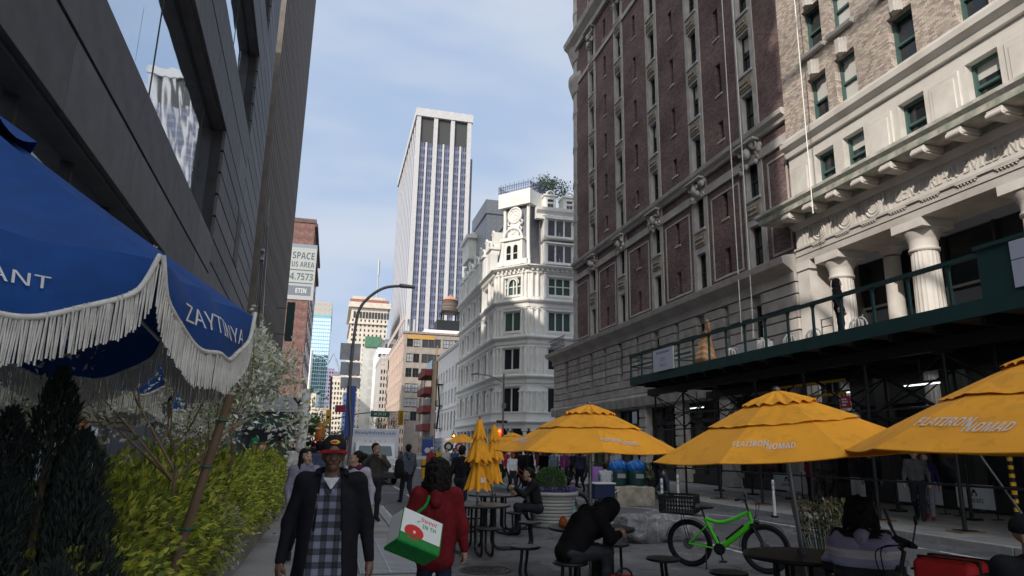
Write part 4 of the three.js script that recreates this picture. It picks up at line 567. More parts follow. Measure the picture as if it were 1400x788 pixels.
  // white hip ribs following the curve
  const ribs = pvl.map(([x, z]) => tube([...Array(9)].map((_, i) => { const v = i / 8, k = 1 - prof(v) * 0.36; return [x * k, lerp(23.5, 31.6, v), (z + dep / 2) * k - dep / 2]; }), 0.22, 16, 8)); for (const g of ribs) place(part('hip_rib', [g], M.cream, t), s1, s1.L / 2, 0, 0);
  const kk = 1 - prof(1) * 0.36, hw = half * kk + 0.1, hd = dep / 2 * kk + 0.1, zc = -dep / 2, ring = [[-hw, zc - hd], [hw, zc - hd], [hw, zc + hd], [-hw, zc + hd], [-hw, zc - hd]].reverse();
  const crown = [[-0.5, 31.3], [0.05, 31.3], [0.1, 31.9], [0.3, 32.1], [0.35, 32.4], [0.75, 32.75], [0.8, 33.1], [0.6, 33.2], [-0.5, 33.2]]; const cg = sweep(ring, crown); place(part('crown_cornice', [cg, bb(-hw, hw, 31.6, 33.1, zc - hd, zc + hd)], M.cream, t), s1, s1.L / 2, 0, 0);
  const rail = []; for (const [a, b] of [[[-hw - 0.5, zc + hd + 0.5], [hw + 0.5, zc + hd + 0.5]], [[hw + 0.5, zc + hd + 0.5], [hw + 0.5, zc - hd]], [[-hw - 0.5, zc + hd + 0.5], [-hw - 0.5, zc - hd]]]) { for (let i = 0; i <= 14; i++) { const x = lerp(a[0], b[0], i / 14), z = lerp(a[1], b[1], i / 14); rail.push(rod([x, 33.2, z], [x, 34.3 + (i % 2) * 0.2, z], 0.03, 5)); if (i < 14) rail.push(torus(0.15, 0.022, (x + lerp(a[0], b[0], (i + 1) / 14)) / 2, 33.85, (z + lerp(a[1], b[1], (i + 1) / 14)) / 2, a[0] === b[0] ? PI / 2 : 0, 10, 4)); } rail.push(rod([a[0], 34.1, a[1]], [b[0], 34.1, b[1]], 0.03, 5), rod([a[0], 33.4, a[1]], [b[0], 33.4, b[1]], 0.03, 5)); }
  place(part('roof_cresting', rail, mat([0.06, 0.075, 0.16], 0.5), t), s1, s1.L / 2, 0, 0);
  // dormer of the pavilion: twin arched windows, pediment, clock cartouche
  const dm = part('dormer', [bb(-1.3, 1.3, 23.6, 27.0, -1.4, 0.25), bb(-1.55, -1.2, 23.6, 26.6, -0.4, 0.4), bb(1.2, 1.55, 23.6, 26.6, -0.4, 0.4), bb(-1.7, 1.7, 26.7, 27.1, -1.2, 0.5), torus(1.35, 0.16, 0, 26.95, 0.25, 0, 20, 6, PI).scale(1, 1, 1), bb(-0.8, 0.8, 27, 28.6, -1.6, 0.15), torus(0.3, 0.1, 0, 27.9, 0.16, 0, 14, 6), bb(-2.2, -1.5, 23.6, 24.2, -0.3, 0.35), bb(1.5, 2.2, 23.6, 24.2, -0.3, 0.35)], M.cream, t); place(dm, s1, s1.L / 2, 0, 0);
  for (const x of [-0.5, 0.5]) { const w = part('arched_window', [torus(0.36, 0.07, x, 25.8, 0.26, 0, 16, 6, PI), bb(x - 0.42, x - 0.32, 24.3, 25.8, 0.24, 0.33), bb(x + 0.32, x + 0.42, 24.3, 25.8, 0.24, 0.33), bb(x - 0.32, x + 0.32, 25.0, 25.08, 0.24, 0.31)], M.whiteFrame, t); place(w, s1, s1.L / 2, 0, 0); part('pane', [extr([[x - 0.34, 24.3], [x + 0.34, 24.3], ...[...Array(9)].map((_, i) => [x + 0.34 * Math.cos(i / 8 * PI), 25.8 + 0.34 * Math.sin(i / 8 * PI)])], 0.02)].map(g => g.translate(0, 0, 0.255)), M.glass, w); }
  const ck = part('clock_cartouche', [cyl(0.95, 0.95, 0.35, 0, 0, 0, 28).rotateX(PI / 2).translate(0, 30.1, -0.15), torus(0.95, 0.14, 0, 30.1, 0.2, 0, 28, 8), torus(0.62, 0.07, 0, 30.1, 0.22, 0, 24, 6), box(0.06, 0.5, 0.06, 0, 30.3, 0.23), box(0.36, 0.06, 0.06, 0.15, 30.1, 0.23), ...[...Array(12)].map((_, i) => sph(0.09, 0.78 * Math.cos(i * PI / 6), 30.1 + 0.78 * Math.sin(i * PI / 6), 0.2, 1, 1, 0.7, 6)), rbox(1.5, 1.7, 0.5, 0.12, 0, 28.9, -0.1), ...[-1, 1].flatMap(s => [torus(0.28, 0.1, s * 0.8, 29.2, 0.1, 0, 14, 6), torus(0.22, 0.09, s * 0.75, 28.3, 0.1, 0, 14, 6)]), sph(0.3, 0, 31.2, 0.05, 1.4, 0.8, 0.7)], M.cream, t); place(ck, s1, s1.L / 2, 0, -0.35);
  // mansard and dormer boxes on the other fronts
  const roof2 = (s, L0, L1) => { const L = L1 - L0; const o = part('mansard_roof', [sheet((u, v) => V(lerp(-L / 2, L / 2, u), lerp(23.5, 30.4, v), -0.35 - 1.3 * Math.pow(v, 1.4)), 2, 8), bb(-L / 2, L / 2, 23.5, 30.3, -8, -1.7), bb(-L / 2, L / 2, 30.3, 30.6, -8, -1.4)], M.slate, t); place(o, s, (L0 + L1) / 2, 0, 0); };
  roof2(segs[0], 0, segs[0].L - 1.9); roof2(segs[2], 2.1, segs[2].L);
  for (const c of [segs[0].L - 3.9, segs[0].L - 8.2]) for (const [y, h] of [[23.75, 2.5], [27.05, 2.4]]) { const bx = part('dormer', [bb(-1.95, -1.65, 0, h, -1.6, 0.2), bb(1.65, 1.95, 0, h, -1.6, 0.2), bb(-1.95, 1.95, h, h + 0.2, -1.8, 0.3), bb(-1.95, 1.95, -0.12, 0.1, -1.6, 0.3)], M.cream, t); place(bx, segs[0], c, y, 0); const w = sash(3.3, h - 0.1, M.whiteFrame, M.mirror, { lights: 3, mid: false, bar: 0.14 }); t.add(w); place(w, segs[0], c, y + 0.1, 0.05); }
  part('attic_cornice', sweep([[33, -76.6], [22.5, -76.6]], [[-0.5, 29.5], [0.1, 29.5], [0.15, 30.1], [0.5, 30.5], [0.55, 30.9], [-0.5, 31]]), M.cream, t);
  part('attic_frieze', [...Array(10)].map((_, i) => sph(0.32, 23.6 + i * 0.9, 29.95, -76.5, 1.2, 0.5, 0.4, 8)), M.cream, t);
  for (const c of [segs[0].L - 2.9, segs[0].L - 5.4]) { const w = sash(1.2, 1.5, M.whiteFrame, M.mirror, { bar: 0.2 }); t.add(w); place(w, segs[0], c, 31, -0.6); place(part('dormer', geo([bb(-0.75, 0.75, 0, 1.75, -2, -0.05), bb(-0.9, 0.9, 1.75, 1.95, -2, 0.15), torus(0.5, 0.12, 0, 1.9, 0.02, 0, 12, 6, PI)]), M.cream, t), segs[0], c, 31, -0.75); }
  for (const [i, c] of [3.6, 7.6, 11.6, 15.6, 19.6, 23.2].entries()) { const d = part('dormer', geo([bb(-1.1, 1.1, 0, 3.1, -1.6, 0.25), bb(-1.3, 1.3, 3.1, 3.4, -1.6, 0.5), torus(0.9, 0.16, 0, 3.4, 0.15, 0, 14, 6, PI), bb(-1.5, -1.15, 0, 2.6, -0.5, 0.42), bb(1.15, 1.5, 0, 2.6, -0.5, 0.42), bb(-0.7, 0.7, 3.4, 5.6, -1.8, -0.2), torus(0.45, 0.14, 0, 5.4, -0.2, 0, 12, 6, PI)]), M.cream, t); place(d, segs[2], c, 23.6, 0.1); const w = sash(1.1, 2, M.whiteFrame, M.glass); t.add(w); place(w, segs[2], c, 24, 0.37); }
  // set-back roof structures
  part('bulkhead', [bb(19.6, 24.5, 30, 37.0, -102, -92), bb(19.4, 24.7, 35.0, 37.1, -102.2, -91.8)], M.galv, t);
  part('far_pavilion', [bb(18.4, 22, 30, 33.2, -104, -99), bb(18.0, 22.4, 33.2, 33.8, -104.4, -98.6), bb(19, 21.5, 33.8, 34.6, -103, -100)], M.cream, t);
}
// tree on that roof
function twiggyTree(name, label, pos, h, spread, nLeaf, leafSize, cols, seed, opt = {}) {
  const t = thing(name, label, opt.cat || 'tree', pos, 0, opt.group), r = rng(seed), tips = [], br = [];
  const grow = (p, d, L, rad, lv) => { const q = p.clone().addScaledVector(d, L); br.push(rod(p, q, rad, lv > 1 ? 5 : 7, rad * 0.65)); if (lv >= (opt.levels || 4)) { tips.push([p, q]); return; } if (lv >= 2) tips.push([p, q]); const n = lv === 0 ? (opt.limbs || 5) : 2 + (r() < 0.6 ? 1 : 0); for (let i = 0; i < n; i++) { const a = r() * PI * 2, sp = (opt.angle || 0.7) * (0.5 + r() * 0.8), nd = d.clone().applyAxisAngle(V(Math.cos(a), 0, Math.sin(a)), sp).normalize(); nd.y += 0.12; grow(q.clone().addScaledVector(d, -L * 0.25 * r()), nd.normalize(), L * (0.6 + r() * 0.25), rad * 0.62, lv + 1); } };
  grow(V(0, 0, 0), (opt.lean ? V(...opt.lean) : V(0, 1, 0)).normalize(), h * (opt.trunk || 0.35), opt.rad || h * 0.022, 0);
  const wood = part('trunk', br, opt.bark || M.timber, t);
  const g = leaves(nLeaf, rr => { const [p, q] = tips[Math.floor(rr() * tips.length)], k = rr(), o = V(rr() - 0.5, rr() - 0.5, rr() - 0.5).multiplyScalar(spread); return [p.clone().lerp(q, k).add(o), o.clone().normalize().multiplyScalar(0.5).add(V(0, 0.3, 0))]; }, leafSize, seed + 1, { col: cols, asp: opt.asp || 0.5 });
  g.userData.ready = true; const c = part('crown', g, M.leaf, t); return t;
}
twiggyTree('roof_tree', 'small leafy tree growing on the roof of the mansard building', [25.2, 31, -80], 5.6, 0.9, 1500, 0.3, [[0.05, 0.1, 0.06], [0.07, 0.13, 0.09], [0.04, 0.08, 0.06]], 44, { levels: 4 });
// ---------- low white building beyond it ----------
{
  const z0 = -104.8, z1 = -130, h0 = onX(630, 479, FX).y, t = thing('white_building', 'low white painted building with a sloping roofline and fire escape', 'building', [FX, 0, z0], -PI / 2);
  const L = z0 - z1, H = 18.4, cols = [...Array(8)].map((_, i) => -1.8 - i * 3.1), holes = []; for (const c of cols) for (const y of [4.6, 8.9, 12.6]) holes.push([c - 0.55, c + 0.55, y, y + (y < 5 ? 3 : 2.4)]);
  part('facade', wallHoles(-L, 0, 0, H, holes, 0.3), M.white, t); part('core', [bb(-L + 0.01, -0.01, 0, H - 0.1, -15, -0.32)], M.white, t);
  const w1 = sash(1.1, 2.4, M.whiteFrame, M.glass), w2 = sash(1.1, 3, M.winFrame, M.glass); for (const h of holes) put(h[2] < 5 ? w2 : w1, t, (h[0] + h[1]) / 2, h[2], -0.14);
  part('cornice', sweep([[0, 0], [-L, 0]], [[0, H - 0.5], [0.2, H - 0.5], [0.4, H - 0.2], [0.4, H], [0, H + 0.1]]), M.white, t); part('belt_course', sweep([[0, 0], [-L, 0]], [[0, 8.2], [0.14, 8.2], [0.14, 8.5], [0, 8.5]]), M.white, t);
  part('shopfront', [bb(-L + 0.3, -0.3, 0.2, 3.4, 0.01, 0.06)], M.glass, t); part('fire_escape', [5, 9, 12.8].flatMap(y => [bb(-20.5, -17.5, y, y + 0.08, 0.02, 1.0), bb(-20.5, -17.5, y + 0.95, y + 1.0, 0.95, 1.0), ...[...Array(7)].map((_, i) => rod([-20.5 + i * 0.5, y, 0.97], [-20.5 + i * 0.5, y + 1, 0.97], 0.025, 4))]).concat([bar([-20.2, 5, 0.5], [-18, 9, 0.5], 0.3, 0.06), bar([-18, 9, 0.5], [-20.2, 12.8, 0.5], 0.3, 0.06)]), M.iron, t);
}
{ // narrow red building with balconies
  const t = thing('red_building', 'narrow red front with stepped balconies before the tan block', 'building', [FX, 0, -131], -PI / 2), r1 = onX(593, 505, FX);
  part('wall', [bb(-24, 0, 0, 18.5, -12, 0)], M.tanStone, t); part('party_wall', [bb(0.02, 0.3, 0, 19, -12, 0)], tmat([0.17, 0.05, 0.042], 0.2, 3, 130), t); part('pipe', [rod([0.2, 9, 0.2], [0.2, 21, 0.2], 0.09, 8)], M.yellow, t);
  for (let k = 0; k < 4; k++) { part('balcony', [bb(-17, -6, 5 + k * 3.6, 6.3 + k * 3.6, 0, 1.6)], M.redWall || (M.redWall = tmat([0.2, 0.045, 0.04], 0.2, 3, 131)), t); part('opening', [bb(-16.5, -6.5, 6.5 + k * 3.6, 8.3 + k * 3.6, 0.01, 0.1)], M.glass, t); }
  part('shopfront', [bb(-23, -1, 0.2, 4, 0.01, 0.1)], M.glass, t);
}
{ // tan loft block
  const z = -190, a = onZ(553, 453, z), t = thing('tan_loft_building', 'tan brick loft block with rows of steel windows below the water tank', 'building', [a.x, 0, z]), H = a.y, W = 24, py = [470, 491, 511, 532, 552, 570].map(p => onZ(590, p, z).y);
  const holes = []; for (const y of py) for (const px of [560, 569.5, 581, 589.5, 598, 609.5, 618, 626]) { const c = onZ(px, 480, z).x - a.x; holes.push([c - 0.85, c + 0.85, y - 1.25, y + 1.25]); }
  part('facade', wallHoles(0, W, 0, H, holes, 0.4), M.tanStone, t); part('core', [bb(0.02, W, 0, H - 0.1, -60, -0.45)], M.tanSide, t);
  const w1 = sash(1.7, 2.5, M.winFrame, M.glass, { lights: 2 }), w2 = sash(1.7, 2.5, M.winFrame, M.glass, { lights: 2, blind: 0.9, blindM: M.galv }), r = rng(71); for (const h of holes) put(r() < 0.4 ? w2 : w1, t, (h[0] + h[1]) / 2, h[2], -0.18);
  part('cornice', sweep([[W, 0], [0, 0], [0, -60]], [[0, H - 0.6], [0.3, H - 0.5], [0.5, H], [0, H + 0.1]]), M.tanSide, t); part('lettered_band', [bb(1, 8.5, H - 2, H - 0.9, 0, 0.06)], tmat([0.45, 0.26, 0.06], 0.3, 1, 132), t);
  for (let k = 0; k < 10; k++) part('side_pier', [bb(-0.35, -0.0, 0, H - 0.6, -2 - k * 6, -3.4 - k * 6)], M.tanSide, t); for (let f = 0; f < 7; f++) part('side_sill', [bb(-0.2, 0, 3 + f * 5.6, 4.6 + f * 5.6, -60, -1)], M.tanSide, t);
  part('penthouse', [bb(6, W, H, H + 1.6, -20, -4)], M.white, t); part('flue', [rod([1.5, H, -3], [1.5, H + 4, -3], 0.5, 8), rod([3, H, -3], [3, H + 4, -3], 0.5, 8)], M.galv, t);
  const q = onZ(617, 447, -196), k = thing('water_tank', 'round wooden rooftop water tank with a copper cone on a dark steel frame', 'water tank', [q.x, H, -200]), h1 = onZ(617, 427, -200).y - H, h2 = onZ(617, 412, -200).y - H, h3 = onZ(617, 404, -200).y - H;
  for (const [x, zz] of [[-2.2, -2.2], [2.2, -2.2], [-2.2, 2.2], [2.2, 2.2]]) part('leg', [bar([x, 0, zz], [x, h1, zz], 0.4, 0.4)], M.iron, k); part('frame', [bb(-4.2, 4.2, 1.5, h1 * 0.62, -3, 3), bb(-2.8, 2.8, h1 - 0.5, h1, -2.8, 2.8)], M.iron, k); part('tank', [cyl(2.5, 2.4, h2 - h1, 0, h1, 0, 24), ...[0.2, 0.5, 0.8].map(f => torus(2.5, 0.07, 0, 0, 0, 0, 24, 5).rotateX(PI / 2).translate(0, lerp(h1, h2, f), 0))], M.rust, k); part('roof', [cyl(2.75, 0.15, h3 - h2, 0, h2, 0, 24)], tmat([0.36, 0.17, 0.1], 0.3, 2, 133), k);
}
{ // slab tower
  const z = -300, a = onZ(571, 148, z), b = onZ(645, 158, z), H = 159.5, w = b.x - a.x, t = thing('slab_tower', 'tall white ribbed slab tower with blue grey windows and dark plant floor', 'building', [a.x, 0, z]);
  part('core', [bb(0.3, w - 0.3, 0, H - 3, -95, -1)], M.winFrame, t);
  const wp = 2.1, bay = (w - 4 * 1.9) / 3, pier = tmat([0.42, 0.415, 0.42], 0.12, 6, 140), spn = tmat([0.105, 0.12, 0.185], 0.2, 5, 141, 0.35), dk = mat([0.045, 0.052, 0.085], 0.25);
  for (let i = 0; i < 4; i++) part('pier', [bb(i * (bay + 1.9), i * (bay + 1.9) + 1.9, 0, H - 4, -1, 0.5)], pier, t);
  for (let i = 0; i < 3; i++) part('mullion', [bb(1.9 + i * (bay + 1.9) + bay / 2 - 0.4, 1.9 + i * (bay + 1.9) + bay / 2 + 0.4, 0, H - 17, -1, 0.3)], pier, t);
  part('parapet', [bb(-0.6, w + 0.6, H - 4, H, -95, 0.9)], pier, t); part('plant_floor', [bb(1.9, w - 1.9, H - 17, H - 4, -1, -0.6)], M.winFrame, t);
  const fh = 3.7, sp = [], pn = []; for (let f = 0; f < 38; f++) for (let i = 0; i < 6; i++) { const u0 = 1.9 + (i >> 1) * (bay + 1.9) + (i & 1 ? bay / 2 + 0.4 : 0), u1 = u0 + bay / 2 - 0.4, y = H - 17 - (f + 1) * fh; sp.push(bb(u0, u1, y, y + 1.5, -1, -0.4)); for (let k = 0; k < 3; k++) { const q = (u1 - u0) / 3; pn.push(bb(u0 + k * q + 0.2, u0 + (k + 1) * q - 0.2, y + 1.55, y + fh - 0.05, -1, -0.6)); sp.push(bb(u0 + k * q - 0.2, u0 + k * q + 0.2, y + 1.5, y + fh, -1, -0.4)); } }
  stuff(part('spandrels', sp, spn, t)); stuff(part('window_panes', pn, dk, t));
  for (let i = 0; i < 11; i++) part('side_pier', [bb(0.12, 0.3, 0, H - 4, -1.0 - i * 8.6, -5.2 - i * 8.6)], pier, t); stuff(part('side_panes', [...Array(10)].map((_, i) => bb(0.22, 0.29, 0, H - 17, -5.2 - i * 8.6, -9.6 - i * 8.6)), spn, t));
  part('return_wall', [bb(w - 0.3, w + 2.2, 0, H - 20, -95, -6)], spn, t);
}
{ // ornate beige hotel under netting, with mast
  const q = farBlock('ornate_building', 'ornate beige tower wrapped in pale scaffold netting with a roof mast', 481, 531, 419, -330, M.beige, { depth: 50, floors: 26, bays: 9, winH: 0.5, winW: 0.4, par: 6 });
  part('attic_cornice', [bb(-1.5, q.w + 1, q.h - 1, q.h + 1.5, -50, 1.5), bb(-0.8, q.w, q.h - 9, q.h - 8, -50, 0.9), bb(0, q.w * 0.9, q.h + 3.0, q.h + 5, -40, -2)], M.beige, q.t); part('roof', [bb(-1, q.w, q.h + 1.5, q.h + 3, -50, 1)], tmat([0.25, 0.1, 0.08], 0.3, 4, 150), q.t);
  part('netting', [bb(q.w * 0.38, q.w + 0.6, 0, q.h - 20, -30, 1.2)], tmat([0.42, 0.42, 0.4], 0.25, 9, 151), q.t); part('green_hoarding', [bb(q.w * 0.42, q.w * 0.85, q.h - 20, q.h - 15, -5, 2)], tmat([0.06, 0.16, 0.1], 0.3, 4, 152), q.t);
  stuff(part('attic_openings', [...Array(12)].map((_, i) => bb(1 + i * q.w / 12, 2 + i * q.w / 12, q.h - 6, q.h - 3, 0.0, 0.3)), M.glass, q.t));
  const m = onZ(519, 370, -330); part('mast', [rod([m.x - q.t.position.x, q.h, -10], [m.x - q.t.position.x, m.y, -10], 0.35, 6), rod([m.x - q.t.position.x, q.h + 18, -10], [m.x - q.t.position.x, q.h + 26, -10], 0.6, 6)], M.galv, q.t);
  farBlock('grey_block', 'pale grey modern block with a dark glazed end beside the netted tower', 517, 534, 478, -280, M.white, { depth: 30, floors: 14, bays: 3, winW: 0.8 });
  farBlock('dark_glass_block', 'dark glass block squeezed between grey block and tan loft', 527, 541, 466, -292, M.slate, { depth: 30, floors: 16, bays: 3, winW: 0.9, winH: 0.8 });
  farBlock('carved_building', 'grey carved stone facade next to the tan loft', 521, 536, 492, -240, M.greyStone, { depth: 30, floors: 12, bays: 4, par: 3 });
  farBlock('pink_front', 'pinkish masonry front with piers at the corner by the traffic signal', 531, 553, 566, -186, M.tanSide, { depth: 4, floors: 4, bays: 7, winW: 0.4 });
}
// ---------- terrace: planters, hedge, conifers, young trees ----------
{
  const g = geo([bb(-0.54, 0.54, 0, 0.26, -1.15, 1.15), bb(-0.57, 0.57, 0.26, 0.32, -1.19, 1.19)]), soil = geo(bb(-0.5, 0.5, 0.32, 0.335, -1.1, 1.1));
  for (let k = 0; k < 7; k++) { const o = thing('planter_trough', k < 6 ? 'pale grey planter trough under the clipped yellow green hedge' : 'last pale grey planter trough at the end of the hedge', 'planter', [-1.55, 0.145, -4.2 - k * 2.42], 0, 'planter troughs along the terrace'); part('trough', g, M.concrete, o); part('soil', soil, M.timber, o); }
  const ell = (rx, ry, rz, cy, min = 0.55) => r => { const a = r() * PI * 2, u = r() * 2 - 1, q = Math.sqrt(1 - u * u), k = min + (1 - min) * Math.sqrt(r()), n = V(q * Math.cos(a), u, q * Math.sin(a)), w = 1 + 0.3 * Math.sin(a * 3 + u * 5) * Math.cos(u * 7 + a * 2) + (r() < 0.06 ? 0.25 : 0); return [V(n.x * rx * k * w, cy + n.y * ry * k * w, n.z * rz * k * w), n]; };
  const yg = [[0.46, 0.48, 0.035], [0.36, 0.42, 0.03], [0.54, 0.54, 0.07], [0.2, 0.26, 0.025], [0.12, 0.17, 0.02]];
  const twig = (seed, h, sp) => { const r = rng(seed), gs = []; for (let i = 0; i < 14; i++) { const a = r() * 6.28, d = sp * (0.3 + r() * 0.7); gs.push(rod([0.05 * Math.cos(a), 0, 0.05 * Math.sin(a)], [d * Math.cos(a), h * (0.5 + 0.4 * r()), d * Math.sin(a)], 0.008, 5, 0.004)); } return gs; };
  const protos = [0, 1, 2].map(i => { const g = leaves(5600, ell(0.58, 0.56, 0.66, 0.42, 0.45), 0.06, 200 + i, { col: yg, asp: 0.52 }); g.userData.ready = true; return [g, geo(twig(300 + i, 0.7, 0.4))]; });
  const r = rng(4); for (let k = 0; k < 15; k++) { const o = thing('hedge_shrub', 'yellow green leafy shrub in the clipped terrace hedge', 'shrub', [-1.5 + (r() - 0.5) * 0.12, 0.46, -3.9 - k * 1.08], r() * 6, 'shrubs of the terrace hedge'); const p = protos[k % 3]; part('foliage', p[0], M.leaf, o); part('stems', p[1], M.timber, o); const s = 0.93 + r() * 0.2; o.scale.set(s, s * (0.85 + r() * 0.3), s); }
  // variegated low shrub in front of the hedge
  { const o = thing('variegated_shrub', 'small cream edged shrub at the foot of the hedge', 'shrub', [-1.02, 0.62, -7.4]); const g = leaves(1500, ell(0.26, 0.34, 0.4, 0.25, 0.4), 0.045, 231, { col: [[0.45, 0.45, 0.26], [0.2, 0.25, 0.09], [0.5, 0.48, 0.32]], asp: 0.45 }); g.userData.ready = true; part('foliage', g, M.leaf, o); part('stems', twig(330, 0.45, 0.2), M.timber, o); }
  // dark conifers
  const con = (label, x, z, h, rr, seed) => { const o = thing('conifer', label, 'conifer', [x, 0.145, z]); part('pot', [lathe([[0, 0], [0.22, 0], [0.27, 0.4], [0.29, 0.42], [0.25, 0.42], [0.24, 0.36], [0, 0.36]], 20)], M.iron, o); part('trunk', [rod([0, 0.3, 0], [0, h * 0.9, 0], 0.035, 7, 0.01)], M.timber, o); const ld = [[0, 0, 1], [0.5, 0.2, 0.8], [-0.45, 0.3, 0.86], [0.1, -0.5, 0.74], [-0.2, 0.55, 0.66], [0.55, -0.35, 0.6]], g = leaves(32000, q => { const L = ld[Math.floor(q() * 6)], a = q() * 6.28, v = Math.pow(q(), 0.85), w = rr * 0.62 * Math.pow(1 - v, 0.6) * (0.62 + 0.75 * vnoise(a / 6.2832 * 7, v * 9 + 3, 7, seed)) * Math.sqrt(0.15 + 0.85 * q()); return [V(L[0] * rr * (1 - 0.4 * v) + w * Math.cos(a), 0.42 + v * (h - 0.5) * L[2], L[1] * rr * (1 - 0.4 * v) + w * Math.sin(a)), V(Math.cos(a) * 0.5, 1.5, Math.sin(a) * 0.5)]; }, 0.045, seed, { asp: 0.22, col: [[0.012, 0.022, 0.016], [0.018, 0.032, 0.02], [0.01, 0.017, 0.014]] }); g.userData.ready = true; part('foliage', g, M.leaf, o); };
  con('broad dark green conifer standing in front of the blue umbrella', -1.28, -3.75, 1.95, 0.52, 240); con('slim dark green conifer at the edge of the terrace', -1.45, -3.05, 1.78, 0.3, 241); con('low dark green conifer between the terrace conifers and the hedge', -0.98, -3.15, 1.15, 0.42, 243);
  // young staked trees with pale blossom
  const bl = [[0.74, 0.74, 0.64], [0.6, 0.63, 0.46], [0.76, 0.75, 0.66], [0.26, 0.32, 0.12], [0.72, 0.72, 0.6]];
  twiggyTree('blossom_tree', 'thin young tree with sparse pale blossom beside the leaning stake', [-1.1, 0.65, -5.75], 2.1, 0.26, 3800, 0.05, bl, 251, { levels: 4, limbs: 4, trunk: 0.42, rad: 0.018, angle: 0.8, cat: 'tree', group: 'young blossom trees' });
  twiggyTree('blossom_tree', 'fuller young tree thick with white blossom above the hedge end', [-1.25, 0.5, -7.3], 2.0, 0.2, 8500, 0.045, bl, 252, { levels: 4, limbs: 6, trunk: 0.44, rad: 0.022, angle: 0.5, group: 'young blossom trees' });
  twiggyTree('blossom_tree', 'young white blossom tree at the far end of the terrace planters', [-1.5, 0.5, -10.2], 1.9, 0.24, 3000, 0.05, bl, 253, { levels: 4, limbs: 6, trunk: 0.42, rad: 0.022, angle: 0.5, group: 'young blossom trees' });
  const st = (a, b, l) => { const o = solo('tree_stake', [rod(a, b, 0.034, 10, 0.03)], M.timber, l, 'stake'); const d = V(...b).sub(V(...a)); for (const f of [0.3, 0.62, 0.86]) { const c = V(...a).addScaledVector(d, f); part('tie', [torus(0.04, 0.008, 0, 0, 0, 0, 14, 5).rotateX(PI / 2).translate(c.x, c.y, c.z)], M.signGreen, o); } };
  st([-1.03, 0.7, -5.6], [-0.72, 2.05, -5.35], 'leaning timber tree stake with green ties in the hedge'); st([-1.12, 0.7, -8.6], [-1.05, 1.75, -8.5], 'upright timber tree stake with green ties behind the leaning one');
  // broad-leaved sprig close to the camera
  const sp = thing('laurel_sprig', 'glossy broad leaved sprig at the near corner of the terrace', 'plant', [-1.15, 0.6, -2.35]); part('stems', [[-0.18, 0.62], [0.02, 0.72], [0.16, 0.5]].map(([x, h]) => rod([0, 0, 0], [x, h, 0.03], 0.008, 6, 0.004)), M.signGreen, sp);
  const rr = rng(8); for (let i = 0; i < 24; i++) { const s = [[-0.18, 0.62], [0.02, 0.72], [0.16, 0.5]][i % 3], f = 0.45 + 0.55 * (i / 24), a = i * 2.4; const lf = extr([[0, 0], [0.018, 0.03], [0.022, 0.065], [0.012, 0.1], [0, 0.12], [-0.012, 0.1], [-0.022, 0.065], [-0.018, 0.03]], 0.0015); lf.rotateX(1.0); lf.rotateY(a); part('leaf', [lf], M.sprig || (M.sprig = mat([0.13, 0.2, 0.03], 0.4)), sp).position.set(s[0] * f, s[1] * f, 0.03 * f); }
}
